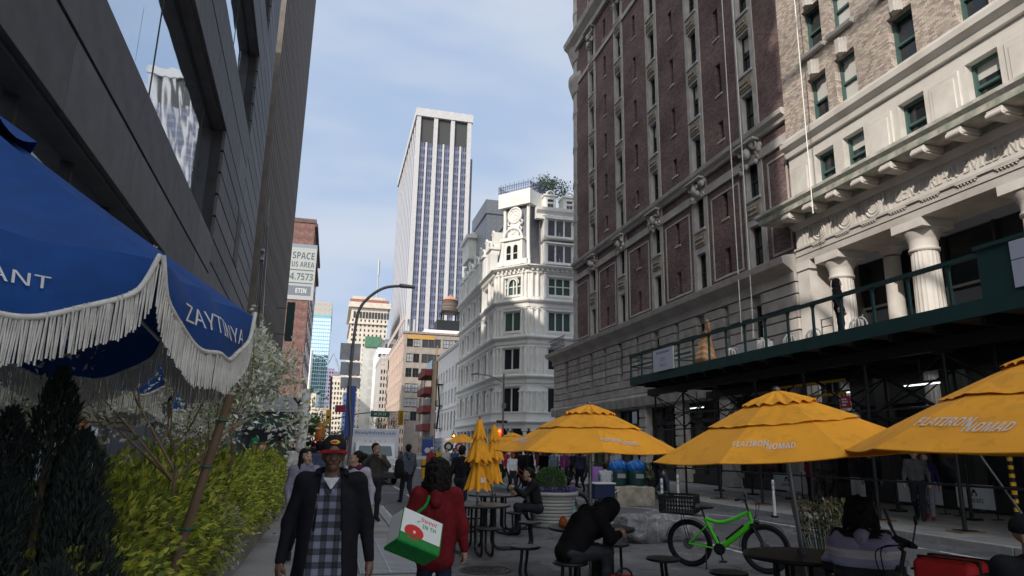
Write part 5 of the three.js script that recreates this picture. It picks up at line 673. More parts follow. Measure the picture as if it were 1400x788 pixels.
// ---------- blue fringed umbrellas ----------
{
  const blue = tmat([0.005, 0.054, 0.225], 0.22, 0.5, 260, 0.92, { bumpMap: bumpT(0.06, 261, 32), bumpScale: 0.0006 }), fringeM = tmat([0.62, 0.59, 0.53], 0.25, 0.2, 262, 0.95), lettM = mat([0.7, 0.7, 0.7], 0.8);
  const n = 8, R = 1.62, H0 = 2.39, H1 = 3.44, apo = R * Math.cos(PI / n);
  const corner = i => V(R * Math.cos((i + 0.5) / n * 2 * PI), H0, R * Math.sin((i + 0.5) / n * 2 * PI));
  const dip = u => { const s = Math.max(0, Math.sin(u * PI)); return 0.34 * Math.pow(s, 0.42) + 0.014 * Math.cos(u * 6 * PI) * s - 0.02; };        // how far the valance hangs below the rim
  const panel = i => { const a = corner(i), b = corner(i + 1), top = V(0, H1, 0); const out = a.clone().add(b).setY(0).normalize(); return { a, b, top, out, canopy: (u, v) => { const p = a.clone().lerp(b, u).lerp(top, v); p.y -= 0.05 * Math.sin(v * PI) * (0.4 + 0.6 * Math.sin(u * PI)); p.addScaledVector(out, -0.05 * Math.sin(u * PI) * Math.sin((1 - v) * 1.5)); const fo = 0.012 * Math.pow(1 - v, 1.5) * Math.sin(u * PI) * Math.sin(u * 16 + v * 7 + i * 1.7); p.addScaledVector(out, fo); p.y += fo * 0.8; return p; }, val: (u, v) => { const p = a.clone().lerp(b, u); p.addScaledVector(out, -0.05 * Math.sin(u * PI) * Math.sin(1.5)); const fo = 0.012 * (1 - v) * Math.sin(u * PI) * Math.sin(u * 16 + i * 1.7); p.addScaledVector(out, fo); p.y += fo * 0.8; p.y -= dip(u) * v; p.addScaledVector(out, 0.10 * Math.sin(v * PI * 0.6) * Math.sin(u * PI) + 0.008 * v * Math.sin(u * 13 + i * 2)); return p; } }; };
  const proto = thing('blue_umbrella', 'large royal blue umbrella with cream fringe and white lettering over the conifers', 'umbrella', [-2.09, 0.05, -3.93], 0, 'blue fringed umbrellas on the terrace');
  for (let i = 0; i < n; i++) {
    const p = panel(i), o = part('canopy_panel', [sheet(p.canopy, 28, 14), sheet(p.val, 28, 6)], blue, proto);
    const rr = rng(270 + i), fr = [], NS = 150; for (let k = 0; k < NS; k++) { const u = (k + 0.5) / NS, q = p.val(u, 1), L = 0.172 + 0.02 * rr(), x = q.x + p.out.x * 0.006, z = q.z + p.out.z * 0.006, dx = (rr() - 0.5) * 0.025; fr.push(fin(new THREE.CylinderGeometry(0.005, 0.0042, L, 4, 1), x + dx * 0.5, q.y - L / 2 + 0.012, z + dx * 0.5, 0, (rr() - 0.5) * 0.1, (rr() - 0.5) * 0.1)); }
    const fp = part('fringe', fr, fringeM, proto); stuff(fp); part('braid', [tube([...Array(19)].map((_, k) => p.val(k / 18, 1).addScaledVector(p.out, 0.008)), 0.012, 54, 6)], fringeM, fp);
  }
  // lettering on two panels facing the street: laid on the cloth
  const lettered = (i, txt, size, u0, u1, fn, vv) => { const p = panel(i), g = text3(txt, size, 0.002, sansR); g.computeBoundingBox(); const w = g.boundingBox.max.x, q = g.attributes.position, s = p.a.distanceTo(p.b); for (let k = 0; k < q.count; k++) { const u = lerp(u0, u1, q.getX(k) / w), h = q.getY(k); let c; if (fn === 'val') { c = p.val(1 - u, clamp((vv - h) / Math.max(0.1, dip(u)), 0, 1)); } else c = p.canopy(1 - u, vv + h / 1.75); c.addScaledVector(p.out, 0.014); q.setXYZ(k, c.x, c.y, c.z); } g.computeVertexNormals(); part('lettering', [g], lettM, proto, true); };
  const sansR = await new FontLoader().loadAsync('fonts/droid/droid_sans_regular.typeface.json');
  lettered(7, 'ZAYTINYA', 0.085, 0.2, 0.84, 'val', 0.21); lettered(0, 'RESTAURANT', 0.05, 0.2, 0.7, 'val', 0.2); lettered(3, 'ZAYTINYA', 0.085, 0.2, 0.84, 'val', 0.21);
  part('vent_cap', [...Array(n)].map((_, i) => { const p = panel(i); return sheet((u, v) => { const q = p.a.clone().lerp(p.b, u).multiplyScalar(0.26).setY(0); return V(q.x * (1 - v), H1 - 0.2 + 0.26 * v - 0.05 * Math.sin(u * PI) * (1 - v), q.z * (1 - v)); }, 6, 4); }), blue, proto);
  part('pole', [cyl(0.03, 0.03, H1 - 0.1, 0, 0.1, 0, 12)], M.whiteFrame, proto); part('base', [cyl(0.34, 0.34, 0.07, 0, 0.1, 0, 24), cyl(0.06, 0.05, 0.3, 0, 0.16, 0, 12)], M.iron, proto);
  for (let i = 0; i < n; i++) { const c = corner(i); part('rib', [rod([0, H1 - 0.16, 0], [c.x * 0.97, c.y - 0.04, c.z * 0.97], 0.012, 6)], M.whiteFrame, proto); }
  proto.rotation.y = -0.2;
  copy(proto, [-3.15, 0.05, -7.6], 0.3, 'blue fringed umbrella partly hidden behind the broad conifer'); copy(proto, [-3.2, 0.05, -11.2], 0.9, 'blue fringed umbrella behind the blossom trees'); copy(proto, [-3.3, 0.05, -14.8], 1.5, 'furthest blue fringed umbrella of the terrace');
  // glimpsed terrace tables and chairs below
  for (const [k, z] of [-6.2, -9.4, -13].entries()) { const t = thing('terrace_table', ['blue topped terrace table glimpsed behind the conifers', 'blue topped terrace table behind the leaning stake', 'blue topped terrace table at the far end behind the hedge'][k], 'table', [-3.1, 0.145, z], 0, 'terrace tables'); part('tabletop', [cyl(0.4, 0.4, 0.03, 0, 0.72, 0, 24)], blue, t); part('stem', [cyl(0.03, 0.03, 0.7, 0, 0.02, 0, 8), cyl(0.22, 0.2, 0.03, 0, 0, 0, 16)], M.whiteFrame, t); }
}
// green kiosk by the far pavement
{ const p = onZ(388, 560, -24), t = thing('green_kiosk', 'dark green kiosk with a pale canopy on the far pavement', 'kiosk', [-2.0, 0.1, -24]); part('body', [rbox(1.7, 2.6, 1.6, 0.04, 0, 1.3, 0)], M.hunter, t); part('canopy', [extr([[-1.1, 2.62], [1.1, 2.62], [0.7, 3.1], [-0.7, 3.1]], 1.9, 0.02).translate(0, 0, -0.95)], M.galv, t); part('hatch', [rbox(1.3, 1.0, 0.05, 0.02, 0, 1.6, 0.81)], M.glass, t); part('pillar', [cyl(0.14, 0.14, 3.4, 1.15, 0, 0.4, 14)], M.white, t); }
// ---------- yellow market umbrellas ----------
const yel = mat(dtex(512, (u, v) => { const st = fbm(u * 5, v * 5, 5, 400, 5) - 0.5, d = fbm(u * 14, v * 14, 14, 404, 3), k = (1 + 0.22 * st) * (d > 0.68 ? 0.9 : 1) * (0.97 + 0.06 * hash2(u * 512 | 0, v * 512 | 0, 4)); return [g2s(0.88 * k), g2s(0.375 * k), g2s(0.013 * k)]; }, 1.3), 0.78, { bumpMap: bumpT(0.05, 401, 32), bumpScale: 0.0005 }), yel2 = yel;
const umbWhite = mat([0.85, 0.85, 0.85], 0.8);
function openUmbrella(label, pos, R, H0, H1, tilt, ry, lettered = [0, 2, 4, 6]) {
  const t = thing('yellow_umbrella', label, 'umbrella', pos, 0, 'open yellow umbrellas'), n = 8, D = H1 - H0; t.rotation.order = 'ZYX'; t.rotation.set(0, ry, tilt);
  const C = (i, r, y) => V(r * Math.cos(i / n * 2 * PI), y, r * Math.sin(i / n * 2 * PI));
  const yAt = r => H0 + D * (1 - Math.pow(r / R, 1.15));            // the canopy's line
  for (let i = 0; i < n; i++) {
    const tier = (r0, r1, dy, ruffle, sag) => sheet((u, v) => { const r = lerp(r0, r1, v), p = C(i, r, yAt(r) + dy).lerp(C(i + 1, r, yAt(r) + dy), u); p.y -= sag * Math.sin(u * PI) * (1 - v); p.y += 0.006 * Math.sin(u * PI) * (Math.sin(u * 19 + v * 6 + i * 3) * (1 - v) + 0.6 * Math.sin(u * 7 - v * 15 + i)); if (ruffle) { p.y += ruffle * (1 - v) * Math.sin(u * 4 * PI + i); const k = 1 + ruffle * 1.2 * (1 - v) * Math.cos(u * 4 * PI + i * 2); p.x *= k; p.z *= k; } return p; }, 24, 10);
    const o = part('canopy_panel', [tier(R, R * 0.5, 0, 0, 0.02)], yel, t); part('upper_tier', [tier(R * 0.56, R * 0.18, 0.025, 0, 0.012)], yel, t); part('vent_cap', [tier(R * 0.285, 0.01, 0.05, 0.014, 0)], yel, t);
    part('hem', [tube([0, 0.25, 0.5, 0.75, 1].map(u => { const p = C(i, R, H0).lerp(C(i + 1, R, H0), u); p.y -= 0.02 * Math.sin(u * PI); return p; }), 0.008, 12, 5)], yel, t);
    const q = C(i, R, H0 - 0.01); part('rib', [rod([0, H1 - 0.06, 0], [q.x, q.y, q.z], 0.008, 5)], M.steelDull, t);
    if (lettered.includes(i)) {
      const g1 = text3('FLATIRON', 0.1, 0.002, sansB), g2 = text3('NOMAD', 0.1, 0.002, sansB); g1.computeBoundingBox(); g2.computeBoundingBox(); const w1 = g1.boundingBox.max.x; g2.translate(w1 * 0.97, -0.06, 0); const wT = w1 * 0.97 + g2.boundingBox.max.x, g = mergeGeometries([g1, g2]), q2 = g.attributes.position, side = 2 * R * Math.sin(PI / n), k = side * 0.8 / wT;
      for (let v = 0; v < q2.count; v++) { const ty = q2.getY(v) * k * 2.2, tx = (q2.getX(v) - wT / 2) * k + 0.12 * ty, r = R * 0.93 - (ty + 0.12 * R) * 0.92, uu = 0.5 - tx / (2 * r * Math.sin(PI / n)), p = C(i, r, yAt(r)).lerp(C(i + 1, r, yAt(r)), uu); const f = (R - r) / (R * 0.5); p.y -= 0.02 * Math.sin(uu * PI) * (1 - f); p.y += 0.009; p.x *= 1.004; p.z *= 1.004; q2.setXYZ(v, p.x, p.y, p.z); } g.computeVertexNormals(); part('lettering', [g], umbWhite, t, true);
    }
  }
  part('pole', [cyl(0.024, 0.024, H1 - 0.05, 0, 0.0, 0, 12)], M.steel, t); part('finial', [sph(0.035, 0, H1 + 0.05, 0), cyl(0.012, 0.012, 0.06, 0, H1 - 0.02, 0, 8)], M.steelDull, t);
  return t;
}
openUmbrella('yellow umbrella opened over the table where the hunched figure sits', [3.32, 0.0, -8.66], 1.24, 1.69, 2.26, 0.0, 0.55);
openUmbrella('tilted yellow umbrella opened over the table near the green bicycle', [4.68, 0.0, -6.2], 1.36, 1.74, 2.31, 0.1, -0.27);
openUmbrella('yellow umbrella opened beside the red delivery bag', [5.14, 0.0, -3.7], 1.6, 1.75, 2.5, 0.0, -0.95);
openUmbrella('small distant yellow umbrella beside the cream street columns', [11.2, 0.0, -60], 1.5, 2.2, 2.9, 0, 0, []);
openUmbrella('yellow umbrella seen under the edge of the large one, across the street', [9.4, 0.0, -27.5], 1.5, 1.75, 2.4, 0, 0.2, []);
openUmbrella('distant yellow umbrella left of the large one, across the street', [7.6, 0.0, -29], 1.5, 1.72, 2.35, 0, 0.2, []);
// closed ones: pleated skirts tied above the table
function closedUmbrella(label, pos, s) {
  const t = thing('folded_umbrella', label, 'umbrella', pos, s, 'folded yellow umbrellas');
  const skirt = (y0, y1, r0, r1, ph, k) => sheet((u, v) => { const a = u * 2 * PI, r = lerp(r0, r1, Math.pow(v, 0.8)) * (1 + k * v * Math.cos(8 * a + ph) + 0.08 * v * Math.sin(3 * a + ph)); return V(r * Math.cos(a), lerp(y0, y1, v) - 0.03 * v * Math.cos(8 * a + ph), r * Math.sin(a)); }, 96, 10);
  part('top_skirt', [skirt(2.2, 1.86, 0.03, 0.125, s, 0.2)], yel2, t); part('middle_skirt', [skirt(1.9, 1.47, 0.07, 0.215, s + 1, 0.2)], yel2, t); part('bottom_skirt', [skirt(1.52, 1.38, 0.15, 0.12, s + 2, 0.2), skirt(1.4, 0.98, 0.1, 0.2, s + 2, 0.24)], yel2, t);
  part('flap', [sheet((u, v) => V(0.05 + u * 0.2 + 0.03 * v, 1.4 - v * 0.22 - u * 0.16, 0.14 + 0.05 * Math.sin(u * 5) - v * 0.02), 6, 4)], yel2, t);
  part('pole', [cyl(0.022, 0.022, 2.22, 0, 0, 0, 10)], M.steel, t); part('finial', [cyl(0.025, 0.02, 0.07, 0, 2.18, 0, 8)], M.steelDull, t); part('strap', [torus(0.115, 0.012, 0, 0, 0, 0, 20, 5).rotateX(PI / 2).translate(0, 1.4, 0)], yel2, t);
  const g = text3('M', 0.09, 0.004, sansB); g.rotateY(-0.2); g.translate(-0.06, 1.1, 0.2); part('lettering', [g], umbWhite, t, true);
}
closedUmbrella('folded yellow umbrella standing through the nearer black table', [2.6, 0.02, -12.3], 0.3); closedUmbrella('folded yellow umbrella standing through the table behind', [3.5, 0.02, -15], 2.1);
// ---------- black perforated tables with attached stools ----------
const perf = mat(dtex(128, (u, v) => { const a = (u * 8) % 1 - 0.5, b = (v * 8) % 1 - 0.5, k = a * a + b * b < 0.07 ? 0.035 : 0.13; return [k, k, k * 1.1]; }, 0.16), 0.45, { metalness: 0.2 });
function tableSet(label, pos, ry, seats) {
  const t = thing('picnic_table', label, 'table', pos, ry, 'round black tables with attached stools');
  part('tabletop', [lathe([[0, 0.715], [0.5, 0.715], [0.535, 0.72], [0.545, 0.735], [0.535, 0.75], [0.5, 0.752], [0, 0.752]], 48)], perf, t); part('table_rim', [torus(0.538, 0.018, 0, 0, 0, 0, 48, 8).rotateX(PI / 2).translate(0, 0.735, 0)], M.iron, t); part('umbrella_collar', [cyl(0.05, 0.04, 0.06, 0, 0.75, 0, 14)], M.steelDull, t);
  for (const [i, a] of seats.entries()) { const d = r => [r * Math.cos(a), r * Math.sin(a)], q = d(0.92), s = part('stool', [lathe([[0, 0.425], [0.18, 0.425], [0.2, 0.432], [0.208, 0.445], [0.2, 0.458], [0.18, 0.462], [0, 0.462]], 32, q[0], 0, q[1])], perf, t); const P = (r, y, o = 0) => [r * Math.cos(a) - o * Math.sin(a), y, r * Math.sin(a) + o * Math.cos(a)]; for (const o of [-0.09, 0.09]) part('tube_leg', [tube([P(0.92, 0.43, o), P(0.93, 0.3, o), P(0.94, 0.1, o), P(0.86, 0.03, o), P(0.6, 0.025, o), P(0.34, 0.03, o), P(0.26, 0.1, o), P(0.25, 0.3, o), P(0.25, 0.72, o)], 0.021, 40, 8)], M.iron, s); }
}
tableSet('round black table with stools under the open umbrella, where the hunched figure sits', [3.32, 0.0, -8.64], 0, [-0.85, 0.72, 2.2, -2.45].map(a => a)); 
tableSet('round black table with stools around the nearer folded umbrella', [2.62, 0.0, -12.25], 0.25, [0.3, 1.87, 3.44, 5.01]); tableSet('round black table with stools around the folded umbrella behind', [3.5, 0.0, -14.9], 0.6, [0.3, 1.87, 3.44, 5.01]); tableSet('round black table under the tilted umbrella beside the puffer jacket', [4.56, 0, -6.15], 0.5, [0.2, 3.4, 4.9]);
// ---------- round ribbed planter with shrub and violets ----------
{
  const t = thing('round_planter', 'grey ribbed tub planter with a clipped green shrub and purple flowers', 'planter', [5.02, 0.0, -15.6]), pr = [[0, 0], [0.42, 0]]; for (let k = 0; k < 9; k++) { const r = lerp(0.43, 0.56, k / 8), y = 0.03 + k * 0.074; pr.push([r, y], [r + 0.014, y + 0.02], [r + 0.012, y + 0.06], [r, y + 0.07]); } pr.push([0.62, 0.7], [0.63, 0.78], [0.55, 0.78], [0.53, 0.7], [0, 0.7]); part('tub', [lathe(pr, 48)], tmat([0.32, 0.32, 0.3], 0.12, 1, 420, 0.6), t);
  const g = leaves(5200, r => { const a = r() * 6.28, u = r() * 1.6 - 0.6, q = Math.sqrt(Math.max(0, 1 - u * u)), k = 0.5 + 0.5 * Math.sqrt(r()); return [V(0.34 * q * Math.cos(a) * k, 1.0 + 0.3 * u * k, 0.34 * q * Math.sin(a) * k), V(q * Math.cos(a), u, q * Math.sin(a))]; }, 0.05, 421, { col: [[0.05, 0.13, 0.02], [0.035, 0.09, 0.018], [0.07, 0.16, 0.03]], asp: 0.3 }); g.userData.ready = true; part('shrub', g, M.leaf, t);
  const f = leaves(1500, r => { const a = r() * 6.28, k = 0.32 + 0.26 * Math.sqrt(r()); return [V(k * Math.cos(a), 0.76 + r() * 0.08, k * Math.sin(a)), V(0, 1, 0)]; }, 0.055, 422, { col: [[0.09, 0.06, 0.26], [0.05, 0.04, 0.14], [0.03, 0.05, 0.03], [0.14, 0.1, 0.34]], asp: 0.9 }); f.userData.ready = true; stuff(part('violets', f, M.leaf, t));
}
{ // pale planter of spring flowers beside the tilted umbrella
  const t = thing('flower_planter', 'pale square planter of cream narcissus beside the seated puffer jacket', 'planter', [5.55, 0, -6.9]); part('box', [rbox(0.75, 0.5, 0.75, 0.03, 0, 0.25, 0), rbox(0.8, 0.08, 0.8, 0.02, 0, 0.52, 0)], M.concrete, t);
  const r = rng(9), st = []; for (let i = 0; i < 90; i++) { const a = r() * 6.28, d = 0.33 * Math.sqrt(r()), h = 0.25 + r() * 0.38; st.push(rod([d * Math.cos(a), 0.55, d * Math.sin(a)], [d * Math.cos(a) * 1.3, 0.55 + h, d * Math.sin(a) * 1.3], 0.004, 4)); } part('stems', st, mat([0.05, 0.12, 0.03], 0.7), t); const f = leaves(900, q => { const a = q() * 6.28, d = 0.42 * Math.sqrt(q()); return [V(d * Math.cos(a), 0.8 + q() * 0.4, d * Math.sin(a)), V(0, 0.6, 0)]; }, 0.045, 431, { col: [[0.5, 0.4, 0.2], [0.55, 0.5, 0.32], [0.06, 0.13, 0.03], [0.05, 0.1, 0.03]], asp: 0.7 }); f.userData.ready = true; stuff(part('blossom', f, M.leaf, t));
}
// ---------- boulders ----------
const rockM = mat(dtex(512, (u, v) => { const a = fbm(u * 6, v * 6, 6, 440, 6), b = fbm(u * 20, v * 20, 20, 441, 3), ve = Math.abs(fbm(u * 5, v * 5, 5, 442, 4) - 0.5), k = 0.1 + 0.2 * a * b * 2 + (ve < 0.02 ? 0.14 : 0); return [g2s(k), g2s(k), g2s(k * 1.04)]; }, 1.4), 0.85, { bumpMap: bumpT(0.7, 443, 20), bumpScale: 0.02 });
{
  const n3 = (x, y, z) => fbm(x * 2.3 + 20, y * 2.3 + z * 1.7 + 20, 512, 450, 4) + fbm(z * 3 + 9, x * 2 + y + 40, 512, 451, 3) - 1;
  const g = nets([B([-0.72, 0.3, 0], [0.72, 0.34, 0.02], 0.36, 0.36), B([-0.6, 0.4, 0.12], [0.5, 0.46, -0.1], 0.26), B([-0.7, 0.2, 0.2], [0.7, 0.2, 0.18], 0.26), B([-0.6, 0.2, -0.3], [0.6, 0.25, -0.3], 0.28)], 0.035, 0.1, (x, y, z, d) => { d += 0.16 * n3(x, y, z); d = Math.max(d, y - 0.66 - 0.06 * n3(x * 2, 1, z * 2) - 0.05 * x, (Math.abs(x) - 0.98 + 0.1 * y), z * 0.8 + y * 0.35 - 0.52 + 0.1 * n3(x * 3, y * 2, 5)); return d; });
  const o = solo('boulder', [g], rockM, 'rough grey boulder with pale veins behind the green bicycle', 'boulder'); o.position.set(6.6, -0.02, -13.2); o.rotation.y = 0.3; o.scale.set(1.15, 0.88, 1);
  const q = nets([B([-0.5, 0.3, 0], [0.5, 0.3, 0], 0.5)], 0.04, 0.05, (x, y, z, d) => Math.max(Math.abs(x) - 0.72, Math.abs(z) - 0.36, y - 0.58, -0.05 - y) + 0.05 * n3(x * 2, y * 2, z * 2)); const p = solo('stone_block', [q], tmat([0.3, 0.27, 0.22], 0.5, 0.9, 452, 0.9, { bumpMap: bumpT(0.5, 453, 20), bumpScale: 0.01 }), 'squared rough stone block beside the blue cart', 'stone block'); p.position.set(9.75, 0, -21.7); p.rotation.y = 0.1;
}
// ---------- flexible posts ----------
for (const [px, py, l] of [[906, 708, 'white flexible post between the boulder and stone block'], [928, 694, 'white flexible post near the basket of the green bicycle'], [1060, 708, 'white flexible post by the pavement cafe banner'], [735, 672, 'white flexible post behind the ribbed planter'], [701, 663, 'white flexible post in front of the orange bicycle']]) { const p = onY(px, py), t = thing('flexible_post', l, 'post', [p.x, 0, p.z], 0, 'white flexible posts'); part('foot', [cyl(0.12, 0.09, 0.05, 0, 0, 0, 14)], M.rubber, t); part('tube', [cyl(0.042, 0.038, 0.92, 0, 0.05, 0, 12), sph(0.038, 0, 0.97, 0)], M.whitePlastic, t); for (const y of [0.72, 0.85]) part('reflective_band', [cyl(0.0445, 0.0445, 0.05, 0, y, 0, 12)], M.galv, t); }
// ---------- bicycles: local +x is forward, origin on the ground under the bottom bracket ----------
function bicycle(name, label, pos, ry, frameM, { wr = 0.345, tyre = 0.028, fat = 0, fenders = true, basket = false, battery = false, lean = 0, group, cat = 'bicycle' } = {}) {
  const t = thing(name, label, cat, pos, ry, group); t.rotation.order = 'YXZ'; t.rotation.x = lean;
  const rx = -0.46, fx = 0.66, R = wr;
  for (const [x, n] of [[rx, 'rear'], [fx, 'front']]) {
    const w = part('wheel', [torus(R - tyre, tyre, x, R, 0, 0, 48, 10)], M.rubber, t);
    part('rim', [torus(R - tyre * 2.1, 0.014, x, R, 0, 0, 40, 6), torus(R - tyre * 2.1, 0.012, x, R, 0.008, 0, 40, 6)], M.iron, w); part('hub', [fin(new THREE.CylinderGeometry(n === 'rear' ? 0.06 : 0.025, n === 'rear' ? 0.06 : 0.025, 0.1, 16), x, R, 0, 0, PI / 2), fin(new THREE.CylinderGeometry(0.085, 0.085, 0.004, 24), x, R, 0.06, 0, PI / 2)], M.steelDull, w);
    part('spokes', [...Array(18)].map((_, k) => { const a = k / 18 * 2 * PI; return rod([x + 0.03 * Math.cos(a + 0.5), R + 0.03 * Math.sin(a + 0.5), k % 2 ? 0.02 : -0.02], [x + (R - tyre * 2.1) * Math.cos(a), R + (R - tyre * 2.1) * Math.sin(a), 0], 0.0022, 4); }), M.steel, w);
    if (fenders) part('mudguard', [sheet((u, v) => { const a = lerp(n === 'rear' ? 0.5 : 0.75, n === 'rear' ? 3.0 : 3.3, u), r = R + 0.02; return V(x + r * Math.cos(a), R + r * Math.sin(a), (v - 0.5) * 0.07); }, 20, 2)], M.blackPlastic, t);
  }
  const bbk = [0, 0.3, 0], seat = [-0.2, 0.72, 0], head = [0.45, 0.86, 0], headB = [0.49, 0.7, 0], fr = battery ? 0.028 : 0.021;
  part('frame', [tube([seat, [0.02, 0.68, 0], [0.2, 0.73, 0], head], fr, 20, 10), rod(bbk, headB, battery ? 0.05 : fr + 0.004, 10), rod(bbk, seat, fr, 10), rod(head, headB, 0.028, 10), ...[-1, 1].flatMap(s => [rod([rx, R, s * 0.065], [-0.05, 0.3, s * 0.03], 0.012, 8), rod([rx, R, s * 0.065], [-0.16, 0.64, s * 0.025], 0.01, 8)])], frameM, t);
  if (battery) part('battery', [box(0.34, 0.055, 0.07, 0.24, 0.545, 0, 0, 0, 0.69)], M.blackPlastic, t);
  part('fork', [-1, 1].map(s => rod([0.5, 0.66, s * 0.05], [fx, R, s * 0.055], 0.018, 8)).concat([box(0.06, 0.04, 0.14, 0.5, 0.68, 0)]), M.iron, t);
  part('handlebar', [rod(head, [0.41, 1.02, 0], 0.016, 8), tube([[0.34, 1.06, -0.32], [0.4, 1.06, -0.2], [0.43, 1.03, 0], [0.4, 1.06, 0.2], [0.34, 1.06, 0.32]], 0.012, 24, 8)], M.iron, t); for (const s of [-1, 1]) part('grip', [rod([0.34, 1.06, s * 0.32], [0.38, 1.06, s * 0.22], 0.018, 8), rod([0.44, 1.04, s * 0.14], [0.42, 1.02, s * 0.28], 0.006, 5)], M.rubber, t); part('brake_cable', [tube([[0.42, 1.06, 0.12], [0.56, 1.03, 0.06], [0.56, 0.86, 0.04], [0.52, 0.72, 0.05]], 0.005, 16, 5), tube([[0.42, 1.06, -0.12], [0.6, 1.0, -0.02], [0.58, 0.84, 0], [0.52, 0.74, 0]], 0.005, 16, 5)], M.rubber, t); part('headlight', [sph(0.035, 0.56, 0.72, 0, 1.2, 1, 1)], M.blackPlastic, t);
  part('saddle', [nets([B([-0.34, 0.885, -0.05], [-0.34, 0.885, 0.05], 0.045), B([-0.3, 0.89, 0], [-0.08, 0.895, 0], 0.05, 0.022)], 0.012, 0.05)], M.blackPlastic, t); part('seat_post', [rod(seat, [-0.25, 0.87, 0], 0.015, 8)], M.iron, t);
  part('crank', [fin(new THREE.CylinderGeometry(0.085, 0.085, 0.02, 24), 0, 0.3, 0.05, 0, PI / 2), sph(0.075, 0, 0.3, 0, 1, 0.9, 0.8), bar([0, 0.3, 0.07], [0.05, 0.14, 0.07], 0.02, 0.02), bar([0, 0.3, -0.07], [-0.05, 0.46, -0.07], 0.02, 0.02)], M.iron, t); part('pedal', [box(0.1, 0.02, 0.08, 0.06, 0.14, 0.12)], M.blackPlastic, t); part('kickstand', [rod([-0.2, 0.3, 0.06], [-0.18, 0.01, 0.17], 0.011, 6)], M.iron, t);
  if (basket) { part('rack', [bar([-0.78, 0.78, 0.06], [-0.22, 0.76, 0.06], 0.012, 0.012), bar([-0.78, 0.78, -0.06], [-0.22, 0.76, -0.06], 0.012, 0.012), rod([rx, R, 0.07], [-0.56, 0.77, 0.06], 0.007, 6), rod([rx, R, -0.07], [-0.56, 0.77, -0.06], 0.007, 6)], M.iron, t); const b = part('crate', [bb(-0.86, -0.32, 0.79, 0.81, -0.18, 0.18)], M.blackPlastic, t); const gs = []; for (let k = 0; k <= 12; k++) { const x = -0.86 + k * 0.045; for (const z of [-0.18, 0.18]) gs.push(bb(x - 0.006, x + 0.006, 0.81, 1.05, z - 0.005, z + 0.005)); } for (let k = 1; k < 8; k++) { const z = -0.18 + k * 0.045; for (const x of [-0.86, -0.32]) gs.push(bb(x - 0.005, x + 0.005, 0.81, 1.05, z - 0.006, z + 0.006)); } for (const y of [0.86, 0.92, 0.98, 1.045]) for (const [x0, x1, z0, z1] of [[-0.866, -0.314, 0.174, 0.186], [-0.866, -0.314, -0.186, -0.174], [-0.866, -0.854, -0.174, 0.174], [-0.326, -0.314, -0.174, 0.174]]) gs.push(bb(x0, x1, y - (y > 1.04 ? 0.016 : 0.005), y + (y > 1.04 ? 0.016 : 0.005), z0, z1)); stuff(part('crate_lattice', gs, M.blackPlastic, b)); }
  return t;
}
const green = mat([0.07, 0.55, 0.02], 0.35), redP = mat([0.4, 0.02, 0.02], 0.4), blackP = mat([0.015, 0.015, 0.016], 0.4);
bicycle('electric_bicycle', 'bright green electric bicycle with a black crate behind the saddle', [5.85, 0, -9.8], -0.76, green, { tyre: 0.034, wr: 0.35, battery: true, basket: true, lean: 0.06 });
bicycle('bicycle', 'red and black bicycle parked behind the ribbed planter', [5.35, 0, -16.5], 0.15, redP, { group: 'parked bicycles', lean: 0.08 });
for (const [i, [px, z, l]] of [[868, -26, 'bicycle with red bags parked by the green bins'], [1120, -19.5, 'dark bicycle parked against the shed leg by the banner'], [1135, -20.3, 'dark bicycle parked behind another at the shed leg']].entries()) bicycle('bicycle', l, [onZ(px, 690, z).x, z > -22 ? 0.145 : 0, z], 0.5 + i * 0.4, [redP, blackP, blackP][i], { group: 'parked bicycles', lean: 0.1 });
bicycle('bicycle', 'orange hire bicycle standing across the street', [onZ(720, 660, -30).x, 0, -30], 2.2, mat([0.55, 0.09, 0.02], 0.5), { group: 'parked bicycles' });
{ // delivery bicycle with red insulated bag, close to the camera
  const t = bicycle('delivery_bicycle', 'black delivery bicycle carrying a red insulated bag', [4.45, 0, -4.15], 2.35, blackP, { tyre: 0.04, wr: 0.33, lean: 0.12 });
  part('phone_mount', [rod([0.42, 1.04, 0.05], [0.5, 1.22, 0.05], 0.012, 6), rbox(0.02, 0.15, 0.075, 0.008, 0.5, 1.25, 0.05, 0, 0, -0.3)], M.blackPlastic, t); part('mirror_stalk', [rod([0.36, 1.06, 0.26], [0.32, 1.24, 0.3], 0.007, 6), sph(0.04, 0.32, 1.26, 0.3, 0.4, 1, 1)], M.blackPlastic, t); part('handguard', [rod([0.38, 1.07, 0.2], [0.47, 1.1, 0.42], 0.02, 8), rod([0.36, 1.07, -0.2], [0.44, 1.1, -0.4], 0.02, 8)], M.rubber, t);
  const b = solo('delivery_bag', [rbox(0.44, 0.36, 0.4, 0.05, 0, 0.18, 0)], M.redCloth, 'red insulated delivery bag strapped to the black bicycle', 'bag'); b.position.set(4.5, 0.62, -4.35); b.rotation.y = 0.4; part('strap', [bb(-0.09, -0.05, -0.005, 0.368, -0.206, 0.206), bb(0.09, 0.13, -0.005, 0.368, -0.206, 0.206)], M.blackPlastic, b); part('lid_seam', [torus(0.29, 0.008, 0, 0, 0, 0, 4, 5).rotateX(PI / 2).rotateY(PI / 4).translate(0, 0.28, 0)], M.blackPlastic, b);
}
